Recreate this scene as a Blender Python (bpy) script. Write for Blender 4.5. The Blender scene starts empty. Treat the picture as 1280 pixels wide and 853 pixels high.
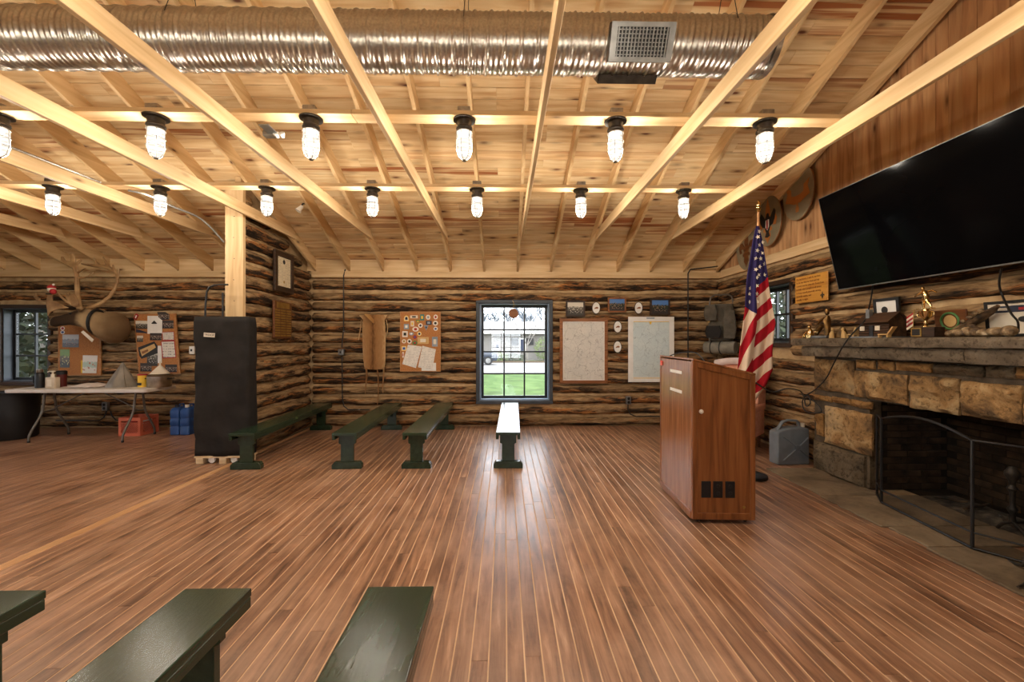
import bpy, bmesh, math, random
from mathutils import Vector, Matrix, noise
PI = math.pi
random.seed(7)
SC = bpy.context.scene
COL = SC.collection

# ---------------------------------------------------------------- camera
F = 516.0                      # focal length in pixels of a 1280 px wide frame
H = 1.55                       # eye height
YAW = 0.01744
cam_d = bpy.data.cameras.new('camera')
cam_d.sensor_width = 36.0
cam_d.lens = F / 1280 * 36.0
cam_d.clip_start = 0.05
cam_d.clip_end = 300
cam = bpy.data.objects.new('camera', cam_d)
COL.objects.link(cam)
cam.location = (0, 0, H)
cam.rotation_euler = (PI / 2, 0, -YAW)
SC.camera = cam

# ---------------------------------------------------------------- world: bright overcast sky
world = bpy.data.worlds.new('sky')
SC.world = world
world.use_nodes = True
wn = world.node_tree
wn.nodes.clear()
w_out = wn.nodes.new('ShaderNodeOutputWorld')
w_bg = wn.nodes.new('ShaderNodeBackground')
w_tc = wn.nodes.new('ShaderNodeTexCoord')
w_no = wn.nodes.new('ShaderNodeTexNoise')
w_no.inputs['Scale'].default_value = 2.0
w_no.inputs['Detail'].default_value = 4
w_rp = wn.nodes.new('ShaderNodeValToRGB')
w_rp.color_ramp.elements[0].color = (0.80, 0.88, 1.0, 1)
w_rp.color_ramp.elements[1].color = (0.95, 0.98, 1.0, 1)
wn.links.new(w_tc.outputs['Generated'], w_no.inputs['Vector'])
wn.links.new(w_no.outputs['Fac'], w_rp.inputs['Fac'])
wn.links.new(w_rp.outputs['Color'], w_bg.inputs['Color'])
w_bg.inputs['Strength'].default_value = 8.0
wn.links.new(w_bg.outputs['Background'], w_out.inputs['Surface'])

SC.view_settings.view_transform = 'Standard'
SC.view_settings.look = 'None'
SC.view_settings.gamma = 1
SC.view_settings.use_curve_mapping = False
SC.view_settings.exposure = 0.0
LAMP_W = 47.0                  # watts of each caged lamp
LAMP_COL = (1.0, 0.895, 0.745)

# ---------------------------------------------------------------- measuring helpers (pixel -> point on a known plane of the room)
def _ray(px, py):
    a = (px - 640) / F; b = -(py - 426.5) / F
    s, c = math.sin(YAW), math.cos(YAW)
    return Vector((s + a * c, c - a * s, b))
def onY(px, py, Y):
    r = _ray(px, py); t = Y / r.y
    return Vector((r.x * t, Y, H + r.z * t))
def onX(px, py, X):
    r = _ray(px, py); t = X / r.x
    return Vector((X, r.y * t, H + r.z * t))
def onZ(px, py, Z=0.0):
    r = _ray(px, py); t = (Z - H) / r.z
    return Vector((r.x * t, r.y * t, Z))

# ---------------------------------------------------------------- material helpers
def L(c):
    """sRGB 0-255 -> linear rgba"""
    def f(u):
        u /= 255.0
        return u / 12.92 if u <= 0.04045 else ((u + 0.055) / 1.055) ** 2.4
    return (f(c[0]), f(c[1]), f(c[2]), 1.0)

def new_mat(name):
    m = bpy.data.materials.new(name)
    m.use_nodes = True
    nt = m.node_tree
    b = nt.nodes['Principled BSDF']
    return m, nt, b

def setp(b, rough=None, metal=None, spec=None):
    if rough is not None: b.inputs['Roughness'].default_value = rough
    if metal is not None: b.inputs['Metallic'].default_value = metal
    if spec is not None: b.inputs['Specular IOR Level'].default_value = spec

def N(nt, t, **kw):
    n = nt.nodes.new(t)
    for k, v in kw.items():
        if k in n.inputs: n.inputs[k].default_value = v
        else: setattr(n, k, v)
    return n

def ramp(nt, stops):
    r = nt.nodes.new('ShaderNodeValToRGB')
    e = r.color_ramp.elements
    while len(e) < len(stops): e.new(0.5)
    for i, (p, c) in enumerate(stops):
        e[i].position = p; e[i].color = c
    return r

def coords(nt, scale=(1, 1, 1), rnd=True, kind='Object'):
    tc = nt.nodes.new('ShaderNodeTexCoord')
    src = tc.outputs[kind]
    if rnd:
        oi = nt.nodes.new('ShaderNodeObjectInfo')
        mu = nt.nodes.new('ShaderNodeMath'); mu.operation = 'MULTIPLY'; mu.inputs[1].default_value = 61.7
        nt.links.new(oi.outputs['Random'], mu.inputs[0])
        ad = nt.nodes.new('ShaderNodeVectorMath'); ad.operation = 'ADD'
        nt.links.new(src, ad.inputs[0]); nt.links.new(mu.outputs[0], ad.inputs[1])
        src = ad.outputs[0]
    mp = nt.nodes.new('ShaderNodeMapping')
    mp.inputs['Scale'].default_value = scale
    nt.links.new(src, mp.inputs['Vector'])
    return mp.outputs[0]

def tone(nt, col_out, amp):
    """per-object brightness variation"""
    oi = nt.nodes.new('ShaderNodeObjectInfo')
    mr = nt.nodes.new('ShaderNodeMapRange')
    mr.inputs['To Min'].default_value = 1 - amp; mr.inputs['To Max'].default_value = 1 + amp
    wn_ = nt.nodes.new('ShaderNodeTexWhiteNoise'); wn_.noise_dimensions = '1D'
    nt.links.new(oi.outputs['Random'], wn_.inputs['W'])
    nt.links.new(wn_.outputs['Value'], mr.inputs['Value'])
    hs = nt.nodes.new('ShaderNodeHueSaturation')
    nt.links.new(mr.outputs[0], hs.inputs['Value'])
    nt.links.new(col_out, hs.inputs['Color'])
    return hs.outputs[0]

def mat(name, cols, scale=(1, 1, 1), ns=6.0, detail=4.0, rough=0.6, metal=0.0, bump=0.0, bs=None, amp=0.0, spec=0.5, rvar=0.0, lo=0.3, hi=0.7, rnd=True, dist=0.02):
    """noise-driven colour ramp material"""
    m, nt, b = new_mat(name)
    setp(b, rough, metal, spec)
    v = coords(nt, scale, rnd)
    n = N(nt, 'ShaderNodeTexNoise', Scale=ns, Detail=detail)
    nt.links.new(v, n.inputs['Vector'])
    k = len(cols)
    if k == 1:
        c = L(cols[0]); cols_ = [tuple(u * 0.92 for u in c[:3]) + (1,), tuple(min(1, u * 1.06) for u in c[:3]) + (1,)]
        k = 2
    else:
        cols_ = [L(c) for c in cols]
    r = ramp(nt, [(lo + (hi - lo) * i / (k - 1), c) for i, c in enumerate(cols_)])
    nt.links.new(n.outputs['Fac'], r.inputs['Fac'])
    out = r.outputs['Color']
    if amp: out = tone(nt, out, amp)
    nt.links.new(out, b.inputs['Base Color'])
    if rvar:
        mr = nt.nodes.new('ShaderNodeMapRange')
        mr.inputs['To Min'].default_value = rough - rvar; mr.inputs['To Max'].default_value = rough + rvar
        nt.links.new(n.outputs['Fac'], mr.inputs['Value'])
        nt.links.new(mr.outputs[0], b.inputs['Roughness'])
    if bump:
        n2 = N(nt, 'ShaderNodeTexNoise', Scale=bs or ns * 3, Detail=4)
        nt.links.new(v, n2.inputs['Vector'])
        bp = N(nt, 'ShaderNodeBump', Strength=bump, Distance=dist)
        nt.links.new(n2.outputs['Fac'], bp.inputs['Height'])
        nt.links.new(bp.outputs[0], b.inputs['Normal'])
    return m

def wood(name, dark, mid, light, stretch=14.0, ns=1.2, rough=0.6, amp=0.12, knots=0.0, knot_col=(86, 48, 22), axis='x', bump=0.1, spec=0.4, kscale=1.0, streak=None):
    """boards: grain runs along the local axis"""
    m, nt, b = new_mat(name)
    setp(b, rough, 0, spec)
    sc = {'x': (1, stretch, stretch), 'y': (stretch, 1, stretch), 'z': (stretch, stretch, 1)}[axis]
    v = coords(nt, sc)
    n = N(nt, 'ShaderNodeTexNoise', Scale=ns, Detail=5.0, Distortion=0.6)
    nt.links.new(v, n.inputs['Vector'])
    r = ramp(nt, [(0.28, L(dark)), (0.5, L(mid)), (0.72, L(light))])
    nt.links.new(n.outputs['Fac'], r.inputs['Fac'])
    out = r.outputs['Color']
    if knots:
        ks = {'x': (1.7, 5, 5), 'y': (5, 1.7, 5), 'z': (5, 5, 1.7)}[axis]
        v2 = coords(nt, tuple(k * kscale for k in ks))
        vo = N(nt, 'ShaderNodeTexVoronoi', Scale=1.0)
        nt.links.new(v2, vo.inputs['Vector'])
        kr = ramp(nt, [(0.035 * knots, (1, 1, 1, 1)), (0.10 * knots, (0.35, 0.35, 0.35, 1)), (0.2 * knots, (0, 0, 0, 1))])
        nt.links.new(vo.outputs['Distance'], kr.inputs['Fac'])
        mx = nt.nodes.new('ShaderNodeMix'); mx.data_type = 'RGBA'
        nt.links.new(kr.outputs['Color'], mx.inputs[0])
        nt.links.new(out, mx.inputs[6]); mx.inputs[7].default_value = L(knot_col)
        out = mx.outputs[2]
    if streak:
        oi = nt.nodes.new('ShaderNodeObjectInfo')
        st = ramp(nt, [(0.55, (0, 0, 0, 1)), (0.95, (1, 1, 1, 1))]); nt.links.new(oi.outputs['Random'], st.inputs['Fac'])
        v4 = coords(nt, {'x': (0.5, 16, 16), 'y': (16, 0.5, 16), 'z': (16, 16, 0.5)}[axis])
        n4 = N(nt, 'ShaderNodeTexNoise', Scale=1.0, Detail=3.0); nt.links.new(v4, n4.inputs['Vector'])
        r4 = ramp(nt, [(0.46, (0, 0, 0, 1)), (0.56, (1, 1, 1, 1))]); nt.links.new(n4.outputs['Fac'], r4.inputs['Fac'])
        mu = nt.nodes.new('ShaderNodeMath'); mu.operation = 'MULTIPLY'
        nt.links.new(st.outputs['Color'], mu.inputs[0]); nt.links.new(r4.outputs['Color'], mu.inputs[1])
        mx2 = nt.nodes.new('ShaderNodeMix'); mx2.data_type = 'RGBA'
        nt.links.new(mu.outputs[0], mx2.inputs[0]); nt.links.new(out, mx2.inputs[6]); mx2.inputs[7].default_value = L(streak)
        out = mx2.outputs[2]
    if amp: out = tone(nt, out, amp)
    nt.links.new(out, b.inputs['Base Color'])
    if bump:
        bp = N(nt, 'ShaderNodeBump', Strength=bump, Distance=0.01)
        nt.links.new(n.outputs['Fac'], bp.inputs['Height'])
        nt.links.new(bp.outputs[0], b.inputs['Normal'])
    return m

def bark(name):
    """peeled and weathered logs: tan wood with strips of dark bark and orange inner wood; grain along local x"""
    m, nt, b = new_mat(name)
    setp(b, 0.8, 0, 0.25)
    v = coords(nt, (1, 7, 7))
    n = N(nt, 'ShaderNodeTexNoise', Scale=2.6, Detail=9.0, Roughness=0.7, Distortion=0.7)
    nt.links.new(v, n.inputs['Vector'])
    wood_ = ramp(nt, [(0.34, L((84, 63, 42))), (0.47, L((136, 108, 75))), (0.58, L((164, 135, 97))), (0.70, L((188, 160, 119)))])
    strip = ramp(nt, [(0.38, L((28, 21, 15))), (0.50, L((66, 48, 32))), (0.57, L((148, 96, 52))), (0.66, L((182, 128, 74)))])
    nt.links.new(n.outputs['Fac'], wood_.inputs['Fac']); nt.links.new(n.outputs['Fac'], strip.inputs['Fac'])
    tc = nt.nodes.new('ShaderNodeTexCoord'); sp = nt.nodes.new('ShaderNodeSeparateXYZ')
    nt.links.new(tc.outputs['Object'], sp.inputs[0])
    v3 = coords(nt, (0.9, 5, 5))
    n3 = N(nt, 'ShaderNodeTexNoise', Scale=1.6, Detail=5.0, Roughness=0.65)
    nt.links.new(v3, n3.inputs['Vector'])
    # dark and orange strips gather towards the lower side of each log
    ma = nt.nodes.new('ShaderNodeMath'); ma.operation = 'MULTIPLY_ADD'; ma.inputs[1].default_value = -1.7
    nt.links.new(sp.outputs[2], ma.inputs[0]); nt.links.new(n3.outputs['Fac'], ma.inputs[2])
    r3 = ramp(nt, [(0.46, (0, 0, 0, 1)), (0.54, (1, 1, 1, 1))])
    nt.links.new(ma.outputs[0], r3.inputs['Fac'])
    mx = nt.nodes.new('ShaderNodeMix'); mx.data_type = 'RGBA'
    nt.links.new(r3.outputs['Color'], mx.inputs[0])
    nt.links.new(wood_.outputs['Color'], mx.inputs[6]); nt.links.new(strip.outputs['Color'], mx.inputs[7])
    out = tone(nt, mx.outputs[2], 0.2)
    nt.links.new(out, b.inputs['Base Color'])
    bp = N(nt, 'ShaderNodeBump', Strength=0.8, Distance=0.025)
    nt.links.new(n.outputs['Fac'], bp.inputs['Height'])
    nt.links.new(bp.outputs[0], b.inputs['Normal'])
    return m

def floor_mat(name):
    m, nt, b = new_mat(name)
    setp(b, 0.42, 0, 0.8)
    v = coords(nt, (9, 0.8, 9))
    n = N(nt, 'ShaderNodeTexNoise', Scale=2.2, Detail=7.0, Roughness=0.6, Distortion=0.5)
    nt.links.new(v, n.inputs['Vector'])
    r = ramp(nt, [(0.30, L((82, 56, 40))), (0.45, L((134, 96, 71))), (0.60, L((166, 125, 96))), (0.74, L((202, 164, 134)))])
    nt.links.new(n.outputs['Fac'], r.inputs['Fac'])
    tc = nt.nodes.new('ShaderNodeTexCoord')
    geo = nt.nodes.new('ShaderNodeNewGeometry')
    sp = N(nt, 'ShaderNodeTexNoise', Scale=1.6, Detail=6.0, Roughness=0.7)      # scuffs wander over the whole floor
    nt.links.new(geo.outputs['Position'], sp.inputs['Vector'])
    sr = ramp(nt, [(0.45, (0, 0, 0, 1)), (0.72, (0.7, 0.7, 0.7, 1))])
    nt.links.new(sp.outputs['Fac'], sr.inputs['Fac'])
    mx = nt.nodes.new('ShaderNodeMix'); mx.data_type = 'RGBA'
    nt.links.new(sr.outputs['Color'], mx.inputs[0])
    nt.links.new(r.outputs['Color'], mx.inputs[6]); mx.inputs[7].default_value = L((186, 148, 120))
    out = tone(nt, mx.outputs[2], 0.15)
    nt.links.new(out, b.inputs['Base Color'])
    mr = nt.nodes.new('ShaderNodeMapRange')
    mr.inputs['To Min'].default_value = 0.2; mr.inputs['To Max'].default_value = 0.48
    nt.links.new(sp.outputs['Fac'], mr.inputs['Value'])
    nt.links.new(mr.outputs[0], b.inputs['Roughness'])
    bp = N(nt, 'ShaderNodeBump', Strength=0.12, Distance=0.006)
    nt.links.new(n.outputs['Fac'], bp.inputs['Height'])
    nt.links.new(bp.outputs[0], b.inputs['Normal'])
    return m

def stone_mat(name, cols, ns=3.0, amp=0.15, bump=0.8, rough=0.85, pits=0.7):
    m, nt, b = new_mat(name)
    setp(b, rough, 0, 0.25)
    v = coords(nt, (1, 1, 1))
    n = N(nt, 'ShaderNodeTexNoise', Scale=ns, Detail=9.0, Roughness=0.66, Distortion=0.7)
    nt.links.new(v, n.inputs['Vector'])
    k = len(cols)
    r = ramp(nt, [(0.30 + 0.42 * i / (k - 1), L(c)) for i, c in enumerate(cols)])
    nt.links.new(n.outputs['Fac'], r.inputs['Fac'])
    n2 = N(nt, 'ShaderNodeTexNoise', Scale=ns * 7, Detail=6.0, Roughness=0.7)
    nt.links.new(v, n2.inputs['Vector'])
    r2 = ramp(nt, [(0.38, (0.25, 0.23, 0.2, 1)), (0.48, (1, 1, 1, 1))])
    nt.links.new(n2.outputs['Fac'], r2.inputs['Fac'])
    mx = nt.nodes.new('ShaderNodeMix'); mx.data_type = 'RGBA'; mx.blend_type = 'MULTIPLY'
    mx.inputs[0].default_value = pits
    nt.links.new(r.outputs['Color'], mx.inputs[6]); nt.links.new(r2.outputs['Color'], mx.inputs[7])
    nt.links.new(tone(nt, mx.outputs[2], amp), b.inputs['Base Color'])
    bp = N(nt, 'ShaderNodeBump', Strength=bump, Distance=0.02)
    nt.links.new(n2.outputs['Fac'], bp.inputs['Height'])
    nt.links.new(bp.outputs[0], b.inputs['Normal'])
    return m

def glass_mat(name, tint=(1, 1, 1), refl=0.10):
    m, nt, b = new_mat(name)
    nt.nodes.remove(b)
    out = nt.nodes['Material Output']
    tr = nt.nodes.new('ShaderNodeBsdfTransparent'); tr.inputs[0].default_value = tint + (1,)
    gl = nt.nodes.new('ShaderNodeBsdfGlossy'); gl.inputs["Roughness"].default_value = 0.02
    fr = nt.nodes.new("ShaderNodeValue"); fr.outputs[0].default_value = 0.05
    mx = nt.nodes.new('ShaderNodeMixShader')
    nt.links.new(fr.outputs[0], mx.inputs[0])
    nt.links.new(tr.outputs[0], mx.inputs[1]); nt.links.new(gl.outputs[0], mx.inputs[2])
    nt.links.new(mx.outputs[0], out.inputs[0])
    return m

def lit_glass(name, strength, alpha):
    """ribbed jar of a burning lamp: clear glass that glows"""
    m, nt, b = new_mat(name)
    nt.nodes.remove(b)
    out = nt.nodes['Material Output']
    tr = nt.nodes.new('ShaderNodeBsdfTransparent')
    em = nt.nodes.new('ShaderNodeEmission'); em.inputs[0].default_value = (1.0, 0.93, 0.82, 1)
    v = coords(nt, (1, 1, 1), False)
    wv = N(nt, 'ShaderNodeTexWave', Scale=9.0, Distortion=1.5); wv.bands_direction = 'Z'
    nt.links.new(v, wv.inputs['Vector'])
    mr = nt.nodes.new('ShaderNodeMapRange'); mr.inputs['To Min'].default_value = strength * 0.6; mr.inputs['To Max'].default_value = strength * 1.3
    nt.links.new(wv.outputs['Fac'], mr.inputs['Value']); nt.links.new(mr.outputs[0], em.inputs[1])
    mx = nt.nodes.new('ShaderNodeMixShader'); mx.inputs[0].default_value = alpha
    nt.links.new(tr.outputs[0], mx.inputs[1]); nt.links.new(em.outputs[0], mx.inputs[2])
    nt.links.new(mx.outputs[0], out.inputs[0])
    return m

def emit_mat(name, col, s):
    m, nt, b = new_mat(name)
    b.inputs['Base Color'].default_value = (1, 1, 1, 1)
    v = coords(nt, (1, 1, 1), False)
    n = N(nt, 'ShaderNodeTexNoise', Scale=3.0)
    nt.links.new(v, n.inputs['Vector'])
    r = ramp(nt, [(0, tuple(c * 0.98 for c in col) + (1,)), (1, col + (1,))])
    nt.links.new(n.outputs['Fac'], r.inputs['Fac'])
    nt.links.new(r.outputs['Color'], b.inputs['Emission Color'])
    b.inputs['Emission Strength'].default_value = s
    return m

def photo_mat(name, top, mid, low, dots, ns=9.0, split=(0.35, 0.62)):
    """printed group photo: bands with speckled figures; print lies in local x-z"""
    m, nt, b = new_mat(name)
    setp(b, 0.35, 0, 0.4)
    tc = nt.nodes.new('ShaderNodeTexCoord')
    sp = nt.nodes.new('ShaderNodeSeparateXYZ')
    nt.links.new(tc.outputs['Generated'], sp.inputs[0])
    n0 = N(nt, 'ShaderNodeTexNoise', Scale=5.0, Detail=4)
    nt.links.new(tc.outputs['Generated'], n0.inputs['Vector'])
    ad = nt.nodes.new('ShaderNodeMath'); ad.operation = 'MULTIPLY_ADD'; ad.inputs[1].default_value = 0.35
    nt.links.new(n0.outputs['Fac'], ad.inputs[0]); nt.links.new(sp.outputs[2], ad.inputs[2])
    r = ramp(nt, [(0.0, L(low)), (split[0] + 0.12, L(low)), (split[0] + 0.17, L(mid)), (split[1] + 0.15, L(mid)), (split[1] + 0.22, L(top))])
    nt.links.new(ad.outputs[0], r.inputs['Fac'])
    vo = N(nt, 'ShaderNodeTexVoronoi', Scale=ns)
    nt.links.new(tc.outputs['Generated'], vo.inputs['Vector'])
    vr = ramp(nt, [(0.25, (1, 1, 1, 1)), (0.36, (0, 0, 0, 1))])
    nt.links.new(vo.outputs['Distance'], vr.inputs['Fac'])
    band = ramp(nt, [(0.12, (0, 0, 0, 1)), (0.2, (1, 1, 1, 1)), (0.6, (1, 1, 1, 1)), (0.7, (0, 0, 0, 1))])
    nt.links.new(sp.outputs[2], band.inputs['Fac'])
    mu = nt.nodes.new('ShaderNodeMath'); mu.operation = 'MULTIPLY'
    nt.links.new(vr.outputs['Color'], mu.inputs[0]); nt.links.new(band.outputs['Color'], mu.inputs[1])
    mx = nt.nodes.new('ShaderNodeMix'); mx.data_type = 'RGBA'
    nt.links.new(mu.outputs[0], mx.inputs[0])
    nt.links.new(r.outputs['Color'], mx.inputs[6]); mx.inputs[7].default_value = L(dots)
    nt.links.new(mx.outputs[2], b.inputs['Base Color'])
    return m

def map_mat(name, paper, tint, line):
    """survey map: fine wandering roads and contours on paper"""
    m, nt, b = new_mat(name)
    setp(b, 0.5, 0, 0.3)
    tc = nt.nodes.new('ShaderNodeTexCoord')
    n = N(nt, 'ShaderNodeTexNoise', Scale=4.0, Detail=6)
    nt.links.new(tc.outputs['Object'], n.inputs['Vector'])
    r = ramp(nt, [(0.3, L(paper)), (0.7, L(tint))])
    nt.links.new(n.outputs['Fac'], r.inputs['Fac'])
    out = r.outputs['Color']
    for sc_, th, amt in ((5.0, 0.008, 0.55), (13.0, 0.014, 0.28)):
        nd = N(nt, 'ShaderNodeTexNoise', Scale=6.0, Detail=3)
        nt.links.new(tc.outputs['Object'], nd.inputs['Vector'])
        va = nt.nodes.new('ShaderNodeVectorMath'); va.operation = 'MULTIPLY_ADD'
        va.inputs[1].default_value = (0.25, 0.25, 0.25)
        nt.links.new(nd.outputs['Color'], va.inputs[0]); nt.links.new(tc.outputs['Object'], va.inputs[2])
        vo = N(nt, 'ShaderNodeTexVoronoi', Scale=sc_); vo.feature = 'DISTANCE_TO_EDGE'
        nt.links.new(va.outputs[0], vo.inputs['Vector'])
        er = ramp(nt, [(th, (amt, amt, amt, 1)), (th * 2.2, (0, 0, 0, 1))])
        nt.links.new(vo.outputs['Distance'], er.inputs['Fac'])
        mx = nt.nodes.new('ShaderNodeMix'); mx.data_type = 'RGBA'
        nt.links.new(er.outputs['Color'], mx.inputs[0])
        nt.links.new(out, mx.inputs[6]); mx.inputs[7].default_value = L(line)
        out = mx.outputs[2]
    nt.links.new(out, b.inputs['Base Color'])
    return m

# ---------------------------------------------------------------- geometry helpers
class MB:
    def __init__(s): s.v = []; s.f = []
    def add(s, vs, fs, M=None):
        o = len(s.v)
        for p in vs:
            p = Vector(p)
            if M is not None: p = M @ p
            s.v.append(p)
        s.f += [[i + o for i in f] for f in fs]
        return s
    def box(s, x0, x1, y0, y1, z0, z1, M=None):
        vs = [(x, y, z) for x in (x0, x1) for y in (y0, y1) for z in (z0, z1)]
        return s.add(vs, [(0, 1, 3, 2), (4, 6, 7, 5), (0, 4, 5, 1), (2, 3, 7, 6), (0, 2, 6, 4), (1, 5, 7, 3)], M)
    def loft(s, rings, cap=True, closed=False, M=None):
        n = len(rings[0]); vs = [p for r in rings for p in r]; fs = []
        R = len(rings)
        for i in range(R if closed else R - 1):
            a = i * n; b_ = ((i + 1) % R) * n
            for j in range(n):
                k = (j + 1) % n
                fs.append((a + j, a + k, b_ + k, b_ + j))
        if cap and not closed:
            fs.append(tuple(range(n - 1, -1, -1))); fs.append(tuple((R - 1) * n + j for j in range(n)))
        return s.add(vs, fs, M)
    def tube(s, pts, r, n=8, closed=False, cap=True, M=None):
        pts = [Vector(p) for p in pts]; m = len(pts)
        rs = r if isinstance(r, (list, tuple)) else [r] * m
        rings = []; up = None
        for i, p in enumerate(pts):
            if closed: t = pts[(i + 1) % m] - pts[i - 1]
            else: t = pts[min(i + 1, m - 1)] - pts[max(i - 1, 0)]
            if t.length < 1e-9: t = Vector((0, 0, 1))
            t.normalize()
            if up is None:
                up = Vector((0, 0, 1)) if abs(t.z) < 0.9 else Vector((1, 0, 0))
            a = t.cross(up)
            if a.length < 1e-6: a = t.orthogonal()
            a.normalize(); b_ = a.cross(t).normalized(); up = b_
            q = rs[i]; q = q if isinstance(q, (tuple, list)) else (q, q)
            rings.append([p + a * math.cos(2 * PI * j / n) * q[0] + b_ * math.sin(2 * PI * j / n) * q[1] for j in range(n)])
        return s.loft(rings, cap, closed, M)
    def lathe(s, prof, n=20, M=None, cap=True):
        rings = [[(r * math.cos(2 * PI * j / n), r * math.sin(2 * PI * j / n), z) for j in range(n)] for r, z in prof]
        return s.loft(rings, cap, False, M)
    def prism(s, poly, t0, t1, axis='y', M=None):
        def P(a, b_, t):
            return {'y': (a, t, b_), 'x': (t, a, b_), 'z': (a, b_, t)}[axis]
        n = len(poly)
        vs = [P(a, b_, t0) for a, b_ in poly] + [P(a, b_, t1) for a, b_ in poly]
        fs = [tuple(range(n)), tuple(range(2 * n - 1, n - 1, -1))]
        fs += [(i, (i + 1) % n, n + (i + 1) % n, n + i) for i in range(n)]
        return s.add(vs, fs, M)
    def ell(s, c, r, n=14, m=8, M=None):
        rings = []
        for i in range(m + 1):
            a = -PI / 2 + PI * i / m
            k = max(math.cos(a), 0.02)
            rings.append([(c[0] + r[0] * k * math.cos(2 * PI * j / n), c[1] + r[1] * k * math.sin(2 * PI * j / n), c[2] + r[2] * math.sin(a)) for j in range(n)])
        return s.loft(rings, True, False, M)
    def grid(s, fn, nu, nv, M=None):
        vs = [fn(i / nu, j / nv) for i in range(nu + 1) for j in range(nv + 1)]
        fs = [(i * (nv + 1) + j, (i + 1) * (nv + 1) + j, (i + 1) * (nv + 1) + j + 1, i * (nv + 1) + j + 1) for i in range(nu) for j in range(nv)]
        return s.add(vs, fs, M)
    def mesh(s, name, m=None, smooth=False, bevel=0.0, seg=1):
        me = bpy.data.meshes.new(name)
        me.from_pydata([tuple(p) for p in s.v], [], s.f)
        bm = bmesh.new(); bm.from_mesh(me)
        bmesh.ops.recalc_face_normals(bm, faces=bm.faces)
        if bevel:
            es = [e for e in bm.edges if len(e.link_faces) == 2 and e.calc_face_angle(0) > 0.5]
            bmesh.ops.bevel(bm, geom=es, offset=bevel, segments=seg, profile=0.5, affect='EDGES', clamp_overlap=True)
        if smooth:
            for f in bm.faces: f.smooth = True
            if smooth != 'all':
                for e in bm.edges:
                    if len(e.link_faces) == 2 and e.calc_face_angle(0) > 0.7: e.smooth = False
        bm.to_mesh(me); bm.free()
        if m is not None: me.materials.append(m)
        return me
    def build(s, name, m, parent=None, smooth=False, bevel=0.0, seg=1, loc=(0, 0, 0), rot=(0, 0, 0), label=None):
        return link(name, s.mesh(name, m, smooth, bevel, seg), parent, loc, rot, label)

def link(name, me, parent=None, loc=(0, 0, 0), rot=(0, 0, 0), label=None):
    o = bpy.data.objects.new(name, me)
    COL.objects.link(o)
    o.location = loc; o.rotation_euler = rot
    if parent: o.parent = parent
    if label: o['label'] = label
    return o
def tag(o, label, cat, group=None):
    o['label'] = label; o['category'] = cat
    if group: o['group'] = group
    return o
def thing(name, label, cat, loc=(0, 0, 0), rz=0.0, group=None, rot=None):
    o = bpy.data.objects.new(name, None)
    o.empty_display_size = 0.1
    COL.objects.link(o)
    o.location = loc; o.rotation_euler = rot or (0, 0, rz)
    return tag(o, label, cat, group)
def struct(o): o['kind'] = 'structure'; return o
def copy_tree(o, parent=None):
    c = o.copy(); COL.objects.link(c)
    if parent: c.parent = parent
    for ch in list(o.children): copy_tree(ch, c)
    return c
def T(x=0, y=0, z=0): return Matrix.Translation((x, y, z))
def RX(a): return Matrix.Rotation(a, 4, 'X')
def RY(a): return Matrix.Rotation(a, 4, 'Y')
def RZ(a): return Matrix.Rotation(a, 4, 'Z')
def text_mesh(name, body, size, m, parent, loc, rot=(PI / 2, 0, 0), align='CENTER', depth=0.001):
    cu = bpy.data.curves.new(name, 'FONT')
    cu.body = body; cu.size = size; cu.align_x = align; cu.align_y = 'CENTER'; cu.extrude = depth; cu.resolution_u = 2
    to = bpy.data.objects.new(name, cu); COL.objects.link(to)
    bpy.context.view_layer.update()
    dg = bpy.context.evaluated_depsgraph_get()
    src = to.evaluated_get(dg).to_mesh()
    me = bpy.data.meshes.new(name)
    me.from_pydata([tuple(v.co) for v in src.vertices], [], [tuple(p.vertices) for p in src.polygons])
    to.evaluated_get(dg).to_mesh_clear()
    bpy.data.objects.remove(to); bpy.data.curves.remove(cu)
    me.materials.clear(); me.materials.append(m)
    return link(name, me, parent, loc, rot)

# ---------------------------------------------------------------- materials
M = {}
M['deck'] = wood('pine decking', (196, 154, 106), (218, 188, 142), (232, 208, 166), stretch=13, ns=1.2, amp=0.10, knots=1.5, knot_col=(92, 48, 24), bump=0.05, kscale=1.3, streak=(158, 96, 54))
M['rafter'] = wood('pine rafter', (196, 158, 110), (214, 180, 132), (228, 198, 152), stretch=16, ns=1.0, amp=0.07, knots=0.8, axis='y', bump=0.05)
M['tie'] = wood('pine tie beam', (202, 166, 118), (220, 188, 142), (232, 204, 162), stretch=16, ns=1.0, amp=0.05, knots=0.8, axis='y', bump=0.05)
M['purlin'] = wood('pine purlin', (196, 160, 114), (214, 182, 136), (226, 198, 156), stretch=16, ns=1.0, amp=0.05, knots=0.8, bump=0.05)
M['postpine'] = wood('pine post board', (194, 156, 110), (210, 178, 132), (222, 192, 150), stretch=16, ns=1.0, amp=0.05, knots=0.3, axis='z', bump=0.05)
M['gable'] = wood('pine gable board', (150, 104, 68), (194, 148, 104), (210, 170, 124), stretch=12, ns=1.1, amp=0.14, knots=1.4, axis='z', bump=0.05, kscale=1.2)
M['log'] = bark('weathered log')
M['chink'] = mat('tan mortar chinking', [(160, 132, 96), (186, 156, 116), (202, 174, 132)], ns=7, rough=0.9, bump=0.4, bs=30, spec=0.2)
M['logskin'] = mat('log wall colour', [(96, 68, 44), (150, 116, 76)], scale=(1, 1, 6), ns=3, rough=0.9)
M['floor'] = floor_mat('worn floor board')
M['joint'] = mat('pale floor joint filler', scale=(1, 0.3, 1), cols=[(196, 158, 120), (234, 202, 164)], ns=4, rough=0.7)
M['paleboard'] = wood('pale floor board', (176, 132, 90), (194, 150, 106), (206, 166, 124), stretch=9, ns=1.4, axis='y', rough=0.45, amp=0.08)
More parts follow.
